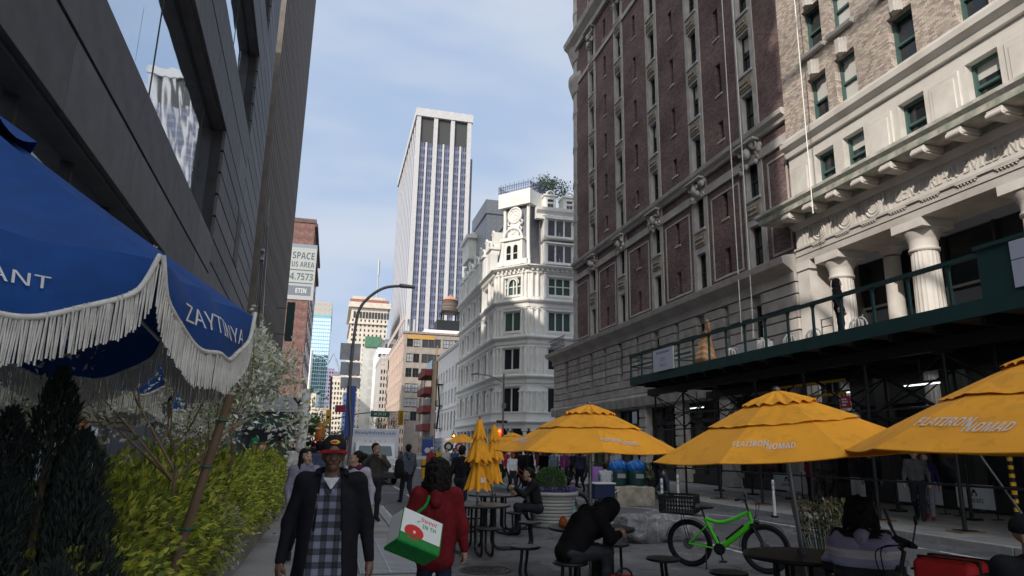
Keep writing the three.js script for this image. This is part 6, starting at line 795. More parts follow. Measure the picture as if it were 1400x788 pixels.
{ // second red bag by the hunched figure
  const b = solo('delivery_bag', [rbox(0.38, 0.28, 0.34, 0.05, 0, 0.14, 0)], M.redCloth, 'red insulated bag on the ground beside the hunched figure', 'bag'); b.position.set(3.42, 0.0, -7.95); part('strap', [bb(-0.02, 0.02, 0, 0.288, -0.176, 0.176), torus(0.1, 0.012, 0, 0.28, 0.1, 0, 14, 6, PI)], M.blackPlastic, b);
  const c = solo('takeaway_bag', [nets([B([0, 0.05, 0], [0, 0.1, 0], 0.06, 0.04)], 0.012, 0.03)], M.orange, 'small orange snack bag on the table by the hunched figure', 'bag'); c.position.set(2.98, 0.74, -8.75);
}
// blue cart with white lid
{ const t = thing('blue_cart', 'dark blue wheeled cart with a white lid beside the stone block', 'cart', [onZ(822, 680, -21.2).x, 0, -21.2], 0.2); part('body', [rbox(0.75, 0.45, 0.5, 0.04, 0, 0.45, 0)], mat([0.012, 0.02, 0.07], 0.5), t); part('lid', [rbox(0.8, 0.05, 0.55, 0.02, 0, 0.7, 0)], M.whitePlastic, t); for (const [x, z] of [[-0.3, 0.2], [0.35, 0.2], [-0.3, -0.2], [0.35, -0.2]]) part('wheel', [fin(new THREE.CylinderGeometry(0.1, 0.1, 0.05, 18), x, 0.1, z, 0, PI / 2)], M.rubber, t); part('handle', [tube([[0.38, 0.4, 0.15], [0.55, 0.5, 0.15], [0.55, 0.5, -0.15], [0.38, 0.4, -0.15]], 0.015, 16, 6), rod([-0.3, 0.1, 0], [-0.3, 0.25, 0], 0.02), rod([0.35, 0.1, 0], [0.35, 0.25, 0], 0.02)], M.whitePlastic, t); }
// litter bins with blue bags
for (const [i, [px, z]] of [[845, -25.2], [870, -25.0]].entries()) { const t = thing('litter_bin', ['dark green litter bin with a blue bag, next to the violet board', 'dark green litter bin with a blue bag, next to the red bags'][i], 'bin', [onZ(px, 660, z).x, 0, z], 0, 'dark green bins'); part('drum', [lathe([[0, 0], [0.3, 0], [0.34, 0.95], [0.36, 1.0], [0.3, 1.0]], 24)], M.hunter, t); part('panel', [bb(-0.16, 0.16, 0.72, 0.88, 0.335, 0.345)], M.galv, t); const b = solo('blue_bag', [nets([B([-0.12, 0.1, 0], [0.12, 0.12, 0], 0.24), B([0, 0.25, 0], [0.1, 0.34, 0], 0.14, 0.06)], 0.03, 0.1, (x, y, z2, d) => d + 0.02 * Math.sin(x * 31 + y * 17) * Math.sin(z2 * 27 + y * 9))], mat([0.01, 0.12, 0.42], 0.35), ['knotted blue plastic bag on the bin beside the violet board', 'knotted blue plastic bag on the bin beside the red bags'][i], 'bag', 'blue bags'); b.position.set(t.position.x, 1.02, z); }
{ const o = solo('violet_board', [bb(-0.2, 0.2, 0.35, 1.15, -0.02, 0.02), rod([-0.18, 0, 0], [-0.18, 0.4, 0], 0.015), rod([0.18, 0, 0], [0.18, 0.4, 0], 0.015)], mat([0.28, 0.12, 0.42], 0.7), 'violet notice board standing behind the blue cart', 'board'); o.position.set(onZ(817, 655, -24).x, 0, -24); part('pink_panel', [bb(-0.15, 0.15, 0.4, 0.6, 0.021, 0.03)], mat([0.5, 0.1, 0.14], 0.7), o); }
for (const [px, z, l] of [[825, -27, 'low green hedge planter behind the violet board'], [845, -27.6, 'low green hedge planter behind the bins'], [895, -27, 'low dark hedge planter under the shed end']]) { const t = thing('hedge_planter', l, 'planter', [onZ(px, 640, z).x, 0, z], 0, 'hedge planters across the street'); part('box', [rbox(1.0, 0.6, 0.5, 0.03, 0, 0.3, 0)], M.iron, t); const g = leaves(1800, r => [V((r() - 0.5) * 1.0, 0.75 + (r() - 0.3) * 0.7, (r() - 0.5) * 0.5), V(0, 0.5, 0.4)], 0.07, 500 + px, { col: [[0.05, 0.11, 0.02], [0.03, 0.07, 0.015]] }); g.userData.ready = true; part('foliage', g, M.leaf, t); }
// ---------- vehicles ----------
{
  const t = thing('box_truck', 'white box truck facing the camera behind the walkers', 'truck', [2.15, 0, -33]); t.scale.set(0.94, 0.82, 1); const wp = tmat([0.68, 0.69, 0.72], 0.08, 2, 510, 0.45);
  part('cargo_box', [rbox(2.45, 2.25, 5.2, 0.04, 0, 2.0, -4.4)], wp, t); const tx = print(512, 96, (g, W, H) => { g.fillStyle = '#c4c8d0'; g.fillRect(0, 0, W, H); g.fillStyle = '#4d69a5'; g.font = 'bold 54px sans-serif'; g.textAlign = 'center'; g.fillText('ReadyRefresh.com', W / 2, 62); }); part('printed_band', [face(2.2, 0.4, 0, 2.85, -1.795)], mat(tx, 0.5), t, true);
  part('cab', [extr([[-0.0, 0.75], [0, 1.35], [-1.05, 1.5], [-1.45, 2.2], [-1.7, 2.3], [-2.0, 2.3], [-2.0, 0.75]].map(([z, y]) => [z, y]), 1.9, 0.06).rotateY(-PI / 2).translate(0.95, 0, 0).rotateY(PI).translate(0, 0, 0)].map(g => { g.rotateY(PI); return g; }), wp, t);
  part('windscreen', [sheet((u, v) => V(lerp(-0.86, 0.86, u) * lerp(1, 0.93, v), lerp(1.53, 2.16, v), lerp(-0.97, -1.36, v)), 2, 2)], M.glassG, t);
  for (const s of [-1, 1]) { part('fender', [nets([B([s * 0.98, 0.75, -0.25], [s * 0.98, 1.0, -1.0], 0.24)], 0.05, 0.05)], wp, t); const w = part('wheel', [fin(new THREE.TorusGeometry(0.3, 0.13, 10, 24), s * 0.98, 0.43, -0.75, PI / 2)], M.rubber, t); part('rim', [fin(new THREE.CylinderGeometry(0.22, 0.22, 0.2, 18), s * 0.98, 0.43, -0.75, 0, 0, PI / 2)], M.galv, w); part('wheel', [fin(new THREE.TorusGeometry(0.3, 0.13, 10, 24), s * 0.98, 0.43, -5.2, PI / 2), fin(new THREE.CylinderGeometry(0.22, 0.22, 0.2, 18), s * 0.98, 0.43, -5.2, 0, 0, PI / 2)], M.rubber, t); part('headlight', [rbox(0.3, 0.34, 0.12, 0.04, s * 0.95, 0.98, 0.03)], M.chrome, t); part('mirror', [rbox(0.12, 0.34, 0.1, 0.03, s * 1.28, 1.65, -1.0), rod([s * 0.95, 1.45, -1.0], [s * 1.25, 1.55, -1.0], 0.02)], M.blackPlastic, t); }
  part('grille', [rbox(1.25, 0.62, 0.08, 0.03, 0, 1.02, 0.05), ...[0.82, 0.95, 1.08, 1.2].map(y => bb(-0.58, 0.58, y, y + 0.05, 0.09, 0.11))], M.blackPlastic, t); part('bumper', [rbox(2.25, 0.32, 0.22, 0.05, 0, 0.5, 0.1)], M.blackPlastic, t); for (const x of [-0.5, -0.25, 0, 0.25, 0.5]) part('roof_marker', [rbox(0.1, 0.04, 0.06, 0.015, x, 2.39, -1.62)], M.orange, t); part('chassis', [bb(-0.9, 0.9, 0.5, 0.9, -6.8, -0.5)], M.iron, t);
}
{ // red estate car further back
  const x = 4.55, t = thing('red_car', 'dark red car waiting behind the box truck', 'car', [4.3, 0, -47]); part('body', [nets([B([-0.65, 0.65, -0.4], [0.65, 0.65, -0.4], 0.34), B([-0.65, 0.65, -3.8], [0.65, 0.65, -3.8], 0.34), B([-0.6, 0.65, -2], [0.6, 0.65, -2], 0.36), B([-0.68, 0.62, -0.4], [-0.68, 0.62, -3.8], 0.3), B([0.68, 0.62, -0.4], [0.68, 0.62, -3.8], 0.3), B([-0.45, 1.25, -1.9], [0.45, 1.25, -1.9], 0.26), B([-0.45, 1.25, -3.2], [0.45, 1.25, -3.2], 0.26)], 0.06, 0.15)], mat([0.3, 0.02, 0.025], 0.3), t); part('windscreen', [sheet((u, v) => V(lerp(-0.62, 0.62, u) * lerp(1.05, 0.9, v), lerp(1.03, 1.45, v), lerp(-1.2, -1.6, v)), 2, 2)], M.glass, t); for (const s of [-1, 1]) { part('headlight', [sph(0.11, s * 0.66, 0.75, -0.1, 1.3, 0.8, 0.5)], M.chrome, t); for (const z of [-0.9, -3.5]) part('wheel', [fin(new THREE.CylinderGeometry(0.33, 0.33, 0.22, 22), s * 0.78, 0.33, z, 0, 0, PI / 2)], M.rubber, t); } part('number_plate', [bb(-0.2, 0.2, 0.5, 0.6, -0.06, -0.03)], M.whitePlastic, t);
}
// ---------- lamp post with arched arm and the backs of three signs ----------
{
  const z = -27, b = onZ(469, 640, z), c = onZ(487, 440, z), e = onZ(550, 391, z), t = thing('lamp_post', 'tall grey lamp post with curved arm and three sign backs', 'lamp post', [0.7, 0.1, z]), X = p => [p.x - 0.7, p.y - 0.1, 0], top = onZ(503, 408, z), m2 = onZ(525, 394, z);
  part('pole', [tube([[0, 0, 0], [0.06, 2, 0], X(onZ(478, 530, z)), X(c), X(onZ(492, 422, z)), X(top), X(m2), X(e)], 0.058, 60, 10)], M.steelDull, t); part('base', [cyl(0.2, 0.14, 0.9, 0, 0, 0, 12)], M.galv, t); part('lamp_head', [nets([B([e.x - 0.75, e.y - 0.1, 0], [e.x - 0.25, e.y - 0.12, 0], 0.09, 0.07)], 0.03, 0.02)], M.steelDull, t);
  for (const [y0, y1] of [[468, 493], [494, 514], [515, 532]]) { const a = onZ(466, y0, z), d = onZ(492, y1, z); const s = part('sign_back', [rbox(d.x - a.x, a.y - d.y - 0.02, 0.03, 0.01, (a.x + d.x) / 2 - 0.7, (a.y + d.y) / 2 - 0.1, -0.12)], M.galv, t); }
  part('wayfinding_panel', [rbox(0.34, 1.9, 0.06, 0.02, X(onZ(479, 555, z))[0], X(onZ(479, 562, z))[1], -0.12)], M.signBlue, t);
}
{ // signal mast with street sign
  const z = -56, f = (px, py) => onZ(px, py, z), b = f(444, 575), t = thing('signal_mast', 'slim signal mast with long arm, green street sign and amber signal', 'traffic signal', [f(452, 600).x, 0.1, z]), X = p => [p.x - t.position.x, p.y - 0.1, 0];
  part('pole', [rod([0, 0, 0], X(f(453, 515)), 0.09, 10)], M.steelDull, t); part('arm', [tube([X(f(453, 574)), X(f(490, 566)), X(f(556, 563))], 0.045, 20, 8)], M.steelDull, t);
  const s0 = f(507, 562), s1 = f(532, 571), sw = s1.x - s0.x, sh = s0.y - s1.y, sx = print(256, 80, (g, W, H) => { g.fillStyle = '#0d5a44'; g.fillRect(0, 0, W, H); g.fillStyle = '#c9d8d2'; g.font = 'bold 50px sans-serif'; g.textAlign = 'center'; g.fillText('W 29 ST', W / 2, 58); }); const sg = part('street_sign', [rbox(sw, sh, 0.04, 0.01, ...X(f(519.5, 566.5)))], M.signGreen, t); part('printed_face', [face(sw * 0.96, sh * 0.9, X(f(519.5, 566.5))[0], X(f(519.5, 566.5))[1], 0.025)], mat(sx, 0.6), sg, true);
  const q = X(f(548, 571)), h = part('signal_head', [rbox(0.42, 1.15, 0.35, 0.05, ...q)], M.yellow, t); for (const k of [-1, 0, 1]) part('visor', [fin(new THREE.CylinderGeometry(0.13, 0.13, 0.2, 14, 1, true), q[0], q[1] + k * 0.34, 0.24, 0, PI / 2)], M.blackPlastic, h);
  const q2 = X(f(454, 571)); const h2 = part('signal_head', [rbox(0.36, 1.1, 0.32, 0.05, q2[0] - 0.3, q2[1], 0.1)], M.yellow, t); part('lens', [sph(0.1, q2[0] - 0.3, q2[1], 0.27, 1, 1, 0.4)], M.blackPlastic, h2);
  const r0 = X(f(465, 559)); part('red_sign', [rbox(0.8, 0.55, 0.04, 0.01, ...r0)], M.signRed, t);
}
{ // corner pole with cobra arm and red signal by the mansard building
  const z = -68, f = (px, py) => onZ(px, py, z), o = f(687, 600), t = thing('corner_signal_pole', 'corner pole with cobra arm, dark name plates and a lit red signal', 'traffic signal', [o.x, 0.05, z]), X = p => [p.x - o.x, p.y - 0.05, 0];
  part('pole', [rod([0, 0, 0], X(f(689, 512)), 0.09, 10)], M.steelDull, t); part('arm', [tube([X(f(689, 524)), X(f(672, 515)), X(f(647, 511))], 0.05, 16, 8)], M.steelDull, t); part('lamp_head', [nets([B([...X(f(652, 511))], [...X(f(645, 512))], 0.1, 0.07)], 0.04, 0.02)], M.steelDull, t);
  part('name_plate', [rbox(1.15, 0.28, 0.05, 0.01, ...X(f(686, 577)))], M.iron, t); part('name_plate', [rbox(0.05, 0.28, 0.95, 0.01, X(f(694, 588))[0], X(f(694, 588))[1], 0)], M.iron, t); part('upper_box', [rbox(0.4, 0.5, 0.3, 0.04, ...X(f(689, 555)))], M.steelDull, t);
  const q = X(f(682, 590)), h = part('signal_head', [rbox(0.42, 1.15, 0.36, 0.05, q[0], q[1] - 0.3, 0.1)], M.yellow, t); part('red_lens', [sph(0.13, q[0], q[1], 0.3, 1, 1, 0.4)], glow(1, 0.12, 0.04, 3.5), h); const l = new THREE.PointLight(0xff4020, 1.2, 0, 2); l.position.set(o.x + q[0], q[1] + 0.05, z + 0.55); l.castShadow = true; l.name = 'red_signal_light'; scene.add(l);
  part('green_panel', [rbox(0.8, 0.9, 0.05, 0.01, X(f(688, 606))[0], X(f(688, 606))[1], 0.1)], M.signGreen, t);
}
// small lit pedestrian signals up the street and no-entry discs
for (const [px, py, z, c, l] of [[430, 607, -48, [1, 0.08, 0.05], 'small lit red pedestrian signal far up the left pavement'], [620, 597, -62, [1, 0.4, 0.05], 'small lit amber signal beside the distant umbrella']]) { const p = onZ(px, py, z), t = thing('pedestrian_signal', l, 'traffic signal', [p.x, 0.05, z]); part('pole', [rod([0, 0, -0.1], [0, p.y + 0.5, -0.1], 0.05, 8)], M.steelDull, t); const h = part('housing', [rbox(0.34, 0.4, 0.2, 0.03, 0, p.y, 0.03)], M.blackPlastic, t); part('lens', [sph(0.1, 0, p.y, 0.12, 1, 1, 0.4)], glow(...c, 3), h); const L = new THREE.PointLight(new THREE.Color(...c), 0.6, 0, 2); L.position.set(p.x, p.y, z + 0.4); L.castShadow = true; L.name = 'pedestrian_signal_light'; scene.add(L); }
for (const [px, py, z, m, l] of [[628, 612, -55, M.signRed, 'round red sign on a slim post by the plaza crowd'], [613, 611, -55, M.iron, 'round black sign on a slim post by the plaza crowd'], [584, 616, -52, M.signBlue, 'blue banner with a white disc on a post in the crowd']]) { const p = onZ(px, py, z), t = thing('round_sign', l, 'sign', [p.x, 0, z]); part('post', [rod([0, 0, -0.05], [0, p.y, -0.05], 0.035, 8)], M.steelDull, t); part('disc', m === M.signBlue ? [rbox(0.8, 1.2, 0.05, 0.02, 0, p.y + 0.2, 0)] : [fin(new THREE.CylinderGeometry(0.36, 0.36, 0.05, 24), 0, p.y, 0, 0, PI / 2)], m, t); part('emblem', [fin(new THREE.CylinderGeometry(0.2, 0.2, 0.01, 20), 0, p.y, 0.032, 0, PI / 2)], M.whitePlastic, t); }
twiggyTree('street_tree', 'bare young street tree by the amber signal', [onZ(530, 600, -62).x, 0, -62], 5.2, 0.4, 300, 0.12, [[0.12, 0.16, 0.05], [0.09, 0.12, 0.04]], 520, { levels: 4, rad: 0.07, angle: 0.55 });
twiggyTree('street_tree', 'fresh green street tree far up the left pavement', [onZ(422, 590, -150).x, 0, -150], 8, 1.6, 2600, 0.5, [[0.14, 0.26, 0.04], [0.1, 0.2, 0.03]], 521, { levels: 4 });
twiggyTree('street_tree', 'dark leafy street tree beside the white truck', [onZ(484, 600, -45).x - 0.6, 0, -45], 3.4, 0.6, 900, 0.14, [[0.07, 0.1, 0.03], [0.05, 0.08, 0.02]], 522, { levels: 3 });
{ const p = onZ(437, 598, -46), o = solo('orange_barrel', [lathe([[0, 0.02], [0.32, 0.02], [0.3, 0.4], [0.27, 0.42], [0.26, 0.8], [0.22, 0.84], [0.2, 1.1], [0, 1.12]], 18)], M.orange, 'orange traffic barrel raised on the works up the left pavement', 'barrel'); o.position.set(p.x, 1.9, -46); const s = solo('works_stand', [bb(-0.6, 0.6, 1.84, 1.9, -0.4, 0.4), ...[[-0.5, -0.3], [0.5, -0.3], [-0.5, 0.3], [0.5, 0.3]].map(([x, z]) => rod([x, 0, z], [x, 1.84, z], 0.04, 6))], M.steelDull, 'steel works stand carrying the orange barrel', 'stand'); s.position.set(p.x, 0.1, -46); o.position.y = 2.0; }
for (const [px, l] of [[579, 'yellow bollard by the crossing, nearer the walkers'], [593, 'yellow bollard by the crossing, beside the red flowers']]) { const p = onZ(px, 630, -40), t = thing('yellow_bollard', l, 'bollard', [p.x, 0, -40], 0, 'yellow bollards'); part('shaft', [cyl(0.12, 0.12, 1.0, 0, 0, 0, 14), sph(0.12, 0, 1.0, 0)], M.yellow, t); part('band', [cyl(0.123, 0.123, 0.12, 0, 0.6, 0, 14)], M.blackPlastic, t); }
// blade sign and long banner poles on the left far pavement
for (const [px, py, z, l] of [[402, 575, -58, 'black vertical blade sign on the left far facade'], [396, 440, -64, 'dark green blade sign high on the ribbed block']]) { const p = onZ(px, py, z), o = solo('blade_sign', [rbox(0.7, 3.6, 0.12, 0.03, 0, 0, 0), rod([-1.2, 1.2, 0], [-0.35, 1.2, 0], 0.04, 6), rod([-1.2, -1.2, 0], [-0.35, -1.2, 0], 0.04, 6)], py > 500 ? M.iron : M.hunter, l, 'sign'); o.position.copy(p); }
// ---------- people: one continuous body, clothing and hair as its children ----------
const weave = mottle([0.72, 0.72, 0.72], 0.3, 0.22, 640, { n: 256 }), weave2 = mottle([0.82, 0.82, 0.82], 0.12, 0.15, 641, { n: 128 });
const skinM = {}; const skin = (r, g, b) => skinM[[r, g, b]] || (skinM[[r, g, b]] = mat([r / 0.82, g / 0.82, b / 0.82], 0.6, { map: weave2 }));
const clothM = new Map(); const cloth = (r, g, b, rough = 0.9) => { const k = [r, g, b, rough].join(); if (!clothM.has(k)) clothM.set(k, dull([r / 0.72, g / 0.72, b / 0.72], rough, 0.25, { map: weave })); return clothM.get(k); };
const mid = (a, b, t = 0.5) => a.map((x, i) => lerp(x, b[i], t));
const plaid = mat(dtex(256, (u, v) => { const f = x => { const s = (x * 2) % 1; return s < 0.5 ? 1 : 0; }, a = f(u), b = f(v), th = ((u * 256 | 0) % 32 < 2 || (v * 256 | 0) % 32 < 2) ? 0.06 : 0, n = 0.012 * hash2(u * 256 | 0, v * 256 | 0, 7); const k = a + b === 2 ? 0.2 : a + b === 1 ? 0.06 : 0.012; return [g2s(k * 0.85 + th * 0.5 + n), g2s(k * 0.88 + th * 0.5 + n), g2s(k * 1.2 + th * 0.5 + n)]; }, 0.19), 0.95);
// default standing joints of a 1.75 m adult, facing +z; left hand at +x
const BASE = { hl: [0.09, 0.92, 0], hr: [-0.09, 0.92, 0], kl: [0.1, 0.5, 0.02], kr: [-0.1, 0.5, 0.02], al: [0.1, 0.09, -0.02], ar: [-0.1, 0.09, -0.02], tl: [0.12, 0.05, 0.14], tr: [-0.12, 0.05, 0.14], ch: [0, 1.28, 0], sl: [0.18, 1.42, -0.01], sr: [-0.18, 1.42, -0.01], el: [0.25, 1.13, -0.04], er: [-0.25, 1.13, -0.04], wl: [0.27, 0.88, 0.06], wr: [-0.27, 0.88, 0.06], nk: [0, 1.48, 0.0], hd: [0, 1.625, 0.02], fl: [0.02, -1, 0.15], fr: [-0.02, -1, 0.15] };
const WALK = { kl: [0.09, 0.51, 0.14], al: [0.09, 0.1, 0.2], tl: [0.1, 0.08, 0.36], kr: [-0.09, 0.5, 0.0], ar: [-0.09, 0.16, -0.28], tr: [-0.1, 0.06, -0.16], wl: [0.27, 0.9, -0.1], wr: [-0.26, 0.92, 0.16], el: [0.25, 1.14, -0.12], er: [-0.25, 1.14, 0.02] };
const SIT = { hl: [0.1, 0.54, 0], hr: [-0.1, 0.54, 0], kl: [0.13, 0.55, 0.42], kr: [-0.13, 0.55, 0.42], al: [0.13, 0.1, 0.44], ar: [-0.13, 0.1, 0.4], tl: [0.14, 0.05, 0.58], tr: [-0.14, 0.05, 0.55], ch: [0, 0.88, 0.08], sl: [0.18, 1.0, 0.1], sr: [-0.18, 1.0, 0.1], el: [0.24, 0.78, 0.26], er: [-0.24, 0.78, 0.26], wl: [0.1, 0.8, 0.46], wr: [-0.1, 0.8, 0.44], nk: [0, 1.07, 0.13], hd: [0, 1.2, 0.2], fl: [-0.4, 0, 1], fr: [0.4, 0, 1] };
function handBones(w, dir, side) { const d = V(...dir).normalize(), up = V(side, 0.2, 0.3).normalize(), s = d.clone().cross(up).normalize(), pN = s.clone().cross(d).normalize(), p = (a, b, c) => { const q = V(...w).addScaledVector(d, a).addScaledVector(s, b).addScaledVector(pN, c); return [q.x, q.y, q.z]; }; const o = [B(w, p(0.05, 0, 0), 0.03, 0.034), B(p(0.05, -0.028, 0), p(0.085, -0.03, 0), 0.02), B(p(0.05, 0.024, 0), p(0.085, 0.028, 0), 0.02)]; [[-0.033, 0.055], [-0.012, 0.066], [0.011, 0.06], [0.032, 0.045]].forEach(([b, L]) => { const c = -side * 0.0; o.push(B(p(0.085, b, 0), p(0.085 + L * 0.55, b * 1.1, -0.008), 0.0105, 0.0095), B(p(0.085 + L * 0.55, b * 1.1, -0.008), p(0.085 + L * 0.95, b * 1.1, -0.034), 0.0095, 0.008)); }); o.push(B(p(0.02, -0.028, -0.005), p(0.055, -0.055, -0.02), 0.014, 0.012), B(p(0.055, -0.055, -0.02), p(0.085, -0.05, -0.035), 0.012, 0.009)); return o; }
function person(o) {
  const J = { ...BASE, ...(o.pose || {}) }, near = o.near || 0, c1 = near ? 0.016 : o.cell || 0.03, c2 = near ? 0.007 : 0.013, t = thing('person', o.label, 'person', o.pos, o.ry || 0, o.group), h = (o.h || 1.75) / 1.75; t.scale.setScalar(h);
  const sk = o.skin || [0.36, 0.22, 0.15], hip = mid(J.hl, J.hr), fat = o.fat || 1, hd = J.hd, q = o.face === undefined ? V(0, 0, 1) : V(Math.sin(o.face), o.nod || 0, Math.cos(o.face)).normalize(), rt = V(0, 1, 0).cross(q).normalize(), up = q.clone().cross(rt), hp = (x, y, z) => { const v = V(...hd).addScaledVector(rt, x).addScaledVector(up, y).addScaledVector(q, z); return [v.x, v.y, v.z]; };
  // head with brow, nose, cheeks, chin, ears
  const head = [B(hp(0, 0.035, -0.012), hp(0, 0.045, -0.03), 0.083, 0.085), B(hp(0, -0.02, 0.02), hp(0, -0.075, 0.042), 0.062, 0.04), B(hp(0, 0.02, 0.045), hp(0, 0.05, 0.042), 0.048), B(hp(0.035, -0.02, 0.05), hp(-0.035, -0.02, 0.05), 0.03), B(hp(0, 0.012, 0.088), hp(0, -0.022, 0.101), 0.008, 0.0115), B(hp(0.012, -0.026, 0.096), hp(-0.012, -0.026, 0.096), 0.009), B(hp(0.03, 0.028, 0.08), hp(-0.03, 0.028, 0.08), 0.011), B(hp(0.022, -0.052, 0.078), hp(-0.022, -0.052, 0.078), 0.0105), B(hp(0, -0.086, 0.066), hp(0, -0.088, 0.06), 0.02), B(hp(0.078, 0.012, -0.01), hp(0.08, -0.03, -0.004), 0.014, 0.01), B(hp(-0.078, 0.012, -0.01), hp(-0.08, -0.03, -0.004), 0.014, 0.01), B(hp(0, -0.06, -0.01), mid(J.nk, J.ch, 0.3), 0.052, 0.06)];
  const inner = [B(hip, J.ch, 0.06, 0.06), B(J.ch, J.nk, 0.06, 0.05), B(J.sl, J.sr, 0.05)]; for (const s of ['l', 'r']) inner.push(B(J['s' + s], J['e' + s], 0.042, 0.034), B(J['e' + s], J['w' + s], 0.034, 0.026), B(J['h' + s], J['k' + s], 0.06, 0.045), B(J['k' + s], J['a' + s], 0.045, 0.032));
  const body = part('body', [nets(head, near ? 0.006 : 0.011, 0.022), nets(inner, 0.04, 0.05), nets(handBones(J.wl, J.fl, 1), c2, 0.012), nets(handBones(J.wr, J.fr, -1), c2, 0.012)], skin(...sk), t);
  // trousers, shoes
  const leg = o.legR || 1; part('trousers', [nets([B(J.hl, J.hr, Math.min(0.115 * fat, 0.115)), ...['l', 'r'].flatMap(s => [B(J['h' + s], J['k' + s], 0.098 * leg, 0.07 * leg), B(J['k' + s], mid(J['k' + s], J['a' + s], 0.94), 0.066 * leg, 0.056 * leg)])], c1, 0.06, near ? (x, y, z, d) => d + 0.004 * Math.sin(y * 60 + x * 20) : null)], o.trM || cloth(...(o.trousers || [0.02, 0.022, 0.03])), t);
  for (const s of ['l', 'r']) part('shoe', [nets([B(mid(J['a' + s], J['t' + s], 0.0), mid(J['a' + s], J['t' + s], 0.4), 0.05, 0.045), B(mid(J['a' + s], J['t' + s], 0.4), J['t' + s], 0.045, 0.038)], near ? 0.012 : 0.02, 0.03)], cloth(...(o.shoes || [0.02, 0.02, 0.02]), 0.7), t);
  // upper garment
  const puff = o.puff || 0, tr = 0.105 * fat + puff, dn = o.hem || 0.0, hemC = [hip[0], hip[1] - dn, hip[2]], sx = V(...J.sl).sub(V(...J.sr)).normalize(), sh = (p, k) => [p[0] + sx.x * k, p[1] + sx.y * k, p[2] + sx.z * k];
  const fl = o.flare || 1, torso = [B(sh(hemC, 0.07 * fl), sh(J.ch, 0.085), tr * fl, tr + 0.005), B(sh(hemC, -0.07 * fl), sh(J.ch, -0.085), tr * fl, tr + 0.005), B(J.sl, J.sr, 0.075 + puff * 0.5), B(J.ch, J.nk, 0.1, 0.065)], arms = ['l', 'r'].flatMap(s => [B(J['s' + s], J['e' + s], 0.068 * (o.arm || 1) + puff * 0.7, 0.056 * (o.arm || 1) + puff * 0.6), B(J['e' + s], mid(J['e' + s], J['w' + s], 0.95), 0.055 * (o.arm || 1) + puff * 0.5, 0.042 + puff * 0.3)]);
  const wr = (x, y, z, d) => d + (near ? 0.016 : 0.01) * (fbm(x * 9 + 30, y * 7 + z * 9 + 30, 4096, 71, 3) - 0.5) + (o.quilt ? 0.012 * Math.abs(Math.sin(y * 34)) : 0);
  if (o.shirt) part('shirt', [nets(torso.map(b => { const c = [...b]; c[6] -= 0.012; c[7] -= 0.02; return c; }), c1, 0.06)], o.shirt, t);
  const cut = o.open ? (x, y, z, d) => Math.max(wr(x, y, z, d), Math.min(z - 0.0, o.open * (0.6 + 0.45 * clamp((1.5 - y) / 0.7)) - Math.abs(x + 0.01))) : wr;
  part(o.topName || 'jacket', [nets([...torso, ...arms], c1, o.k || 0.055, cut)], o.topM || cloth(...(o.top || [0.03, 0.03, 0.035])), t);
  if (o.tee) { const ny = J.nk[1], nz = J.nk[2]; part('undershirt', [sheet((u, v) => V(lerp(-0.06, 0.06, u) * (1 - 0.9 * v), ny - 0.02 - 0.08 * v, nz + 0.085 + 0.045 * v - 0.008 * Math.abs(u * 2 - 1)), 6, 6)], cloth(0.55, 0.55, 0.57), t); for (const s of [-1, 1]) { part('collar', [sheet((u, v) => V(s * lerp(0.012, 0.085, u), ny - lerp(0.1, 0.0, u) - v * 0.045, nz + lerp(0.118, 0.03, u) + v * 0.012), 5, 4)], o.shirt, t); part('lapel', [sheet((u, v) => V(s * (lerp(0.075, 0.13, u) + 0.02 * v), ny + 0.015 - v * 0.42 - u * 0.03, nz + 0.06 + 0.07 * Math.sin(v * 1.6) - u * 0.03), 4, 10)], o.topM || cloth(...o.top), t); } part('coat_collar', [tube([[0.1, ny - 0.02, nz + 0.06], [0.1, ny + 0.02, nz - 0.03], [0, ny + 0.035, nz - 0.085], [-0.1, ny + 0.02, nz - 0.03], [-0.1, ny - 0.02, nz + 0.06]], 0.03, 24, 8)], cloth(...o.top), t); }
  if (o.hood) part('hood', [nets(o.hood === 'up' ? [B(hp(0, 0.05, -0.03), hp(0, -0.04, -0.03), 0.125, 0.12), B(hp(0, -0.06, -0.05), J.nk, 0.11, 0.1)] : [B(sh(J.nk, 0.07), sh(J.nk, -0.07), 0.07), B([J.nk[0], J.nk[1] - 0.03, J.nk[2] - 0.08], [J.nk[0], J.nk[1] - 0.12, J.nk[2] - 0.13], 0.08, 0.06)], near ? 0.014 : 0.024, 0.05, o.hood === 'up' ? (x, y, z, d) => { const v = V(x, y, z).sub(V(...hd)); return Math.max(d, v.dot(q) - 0.07); } : wr)], o.hoodM || o.topM || cloth(...(o.top || [0.03, 0.03, 0.035])), t);
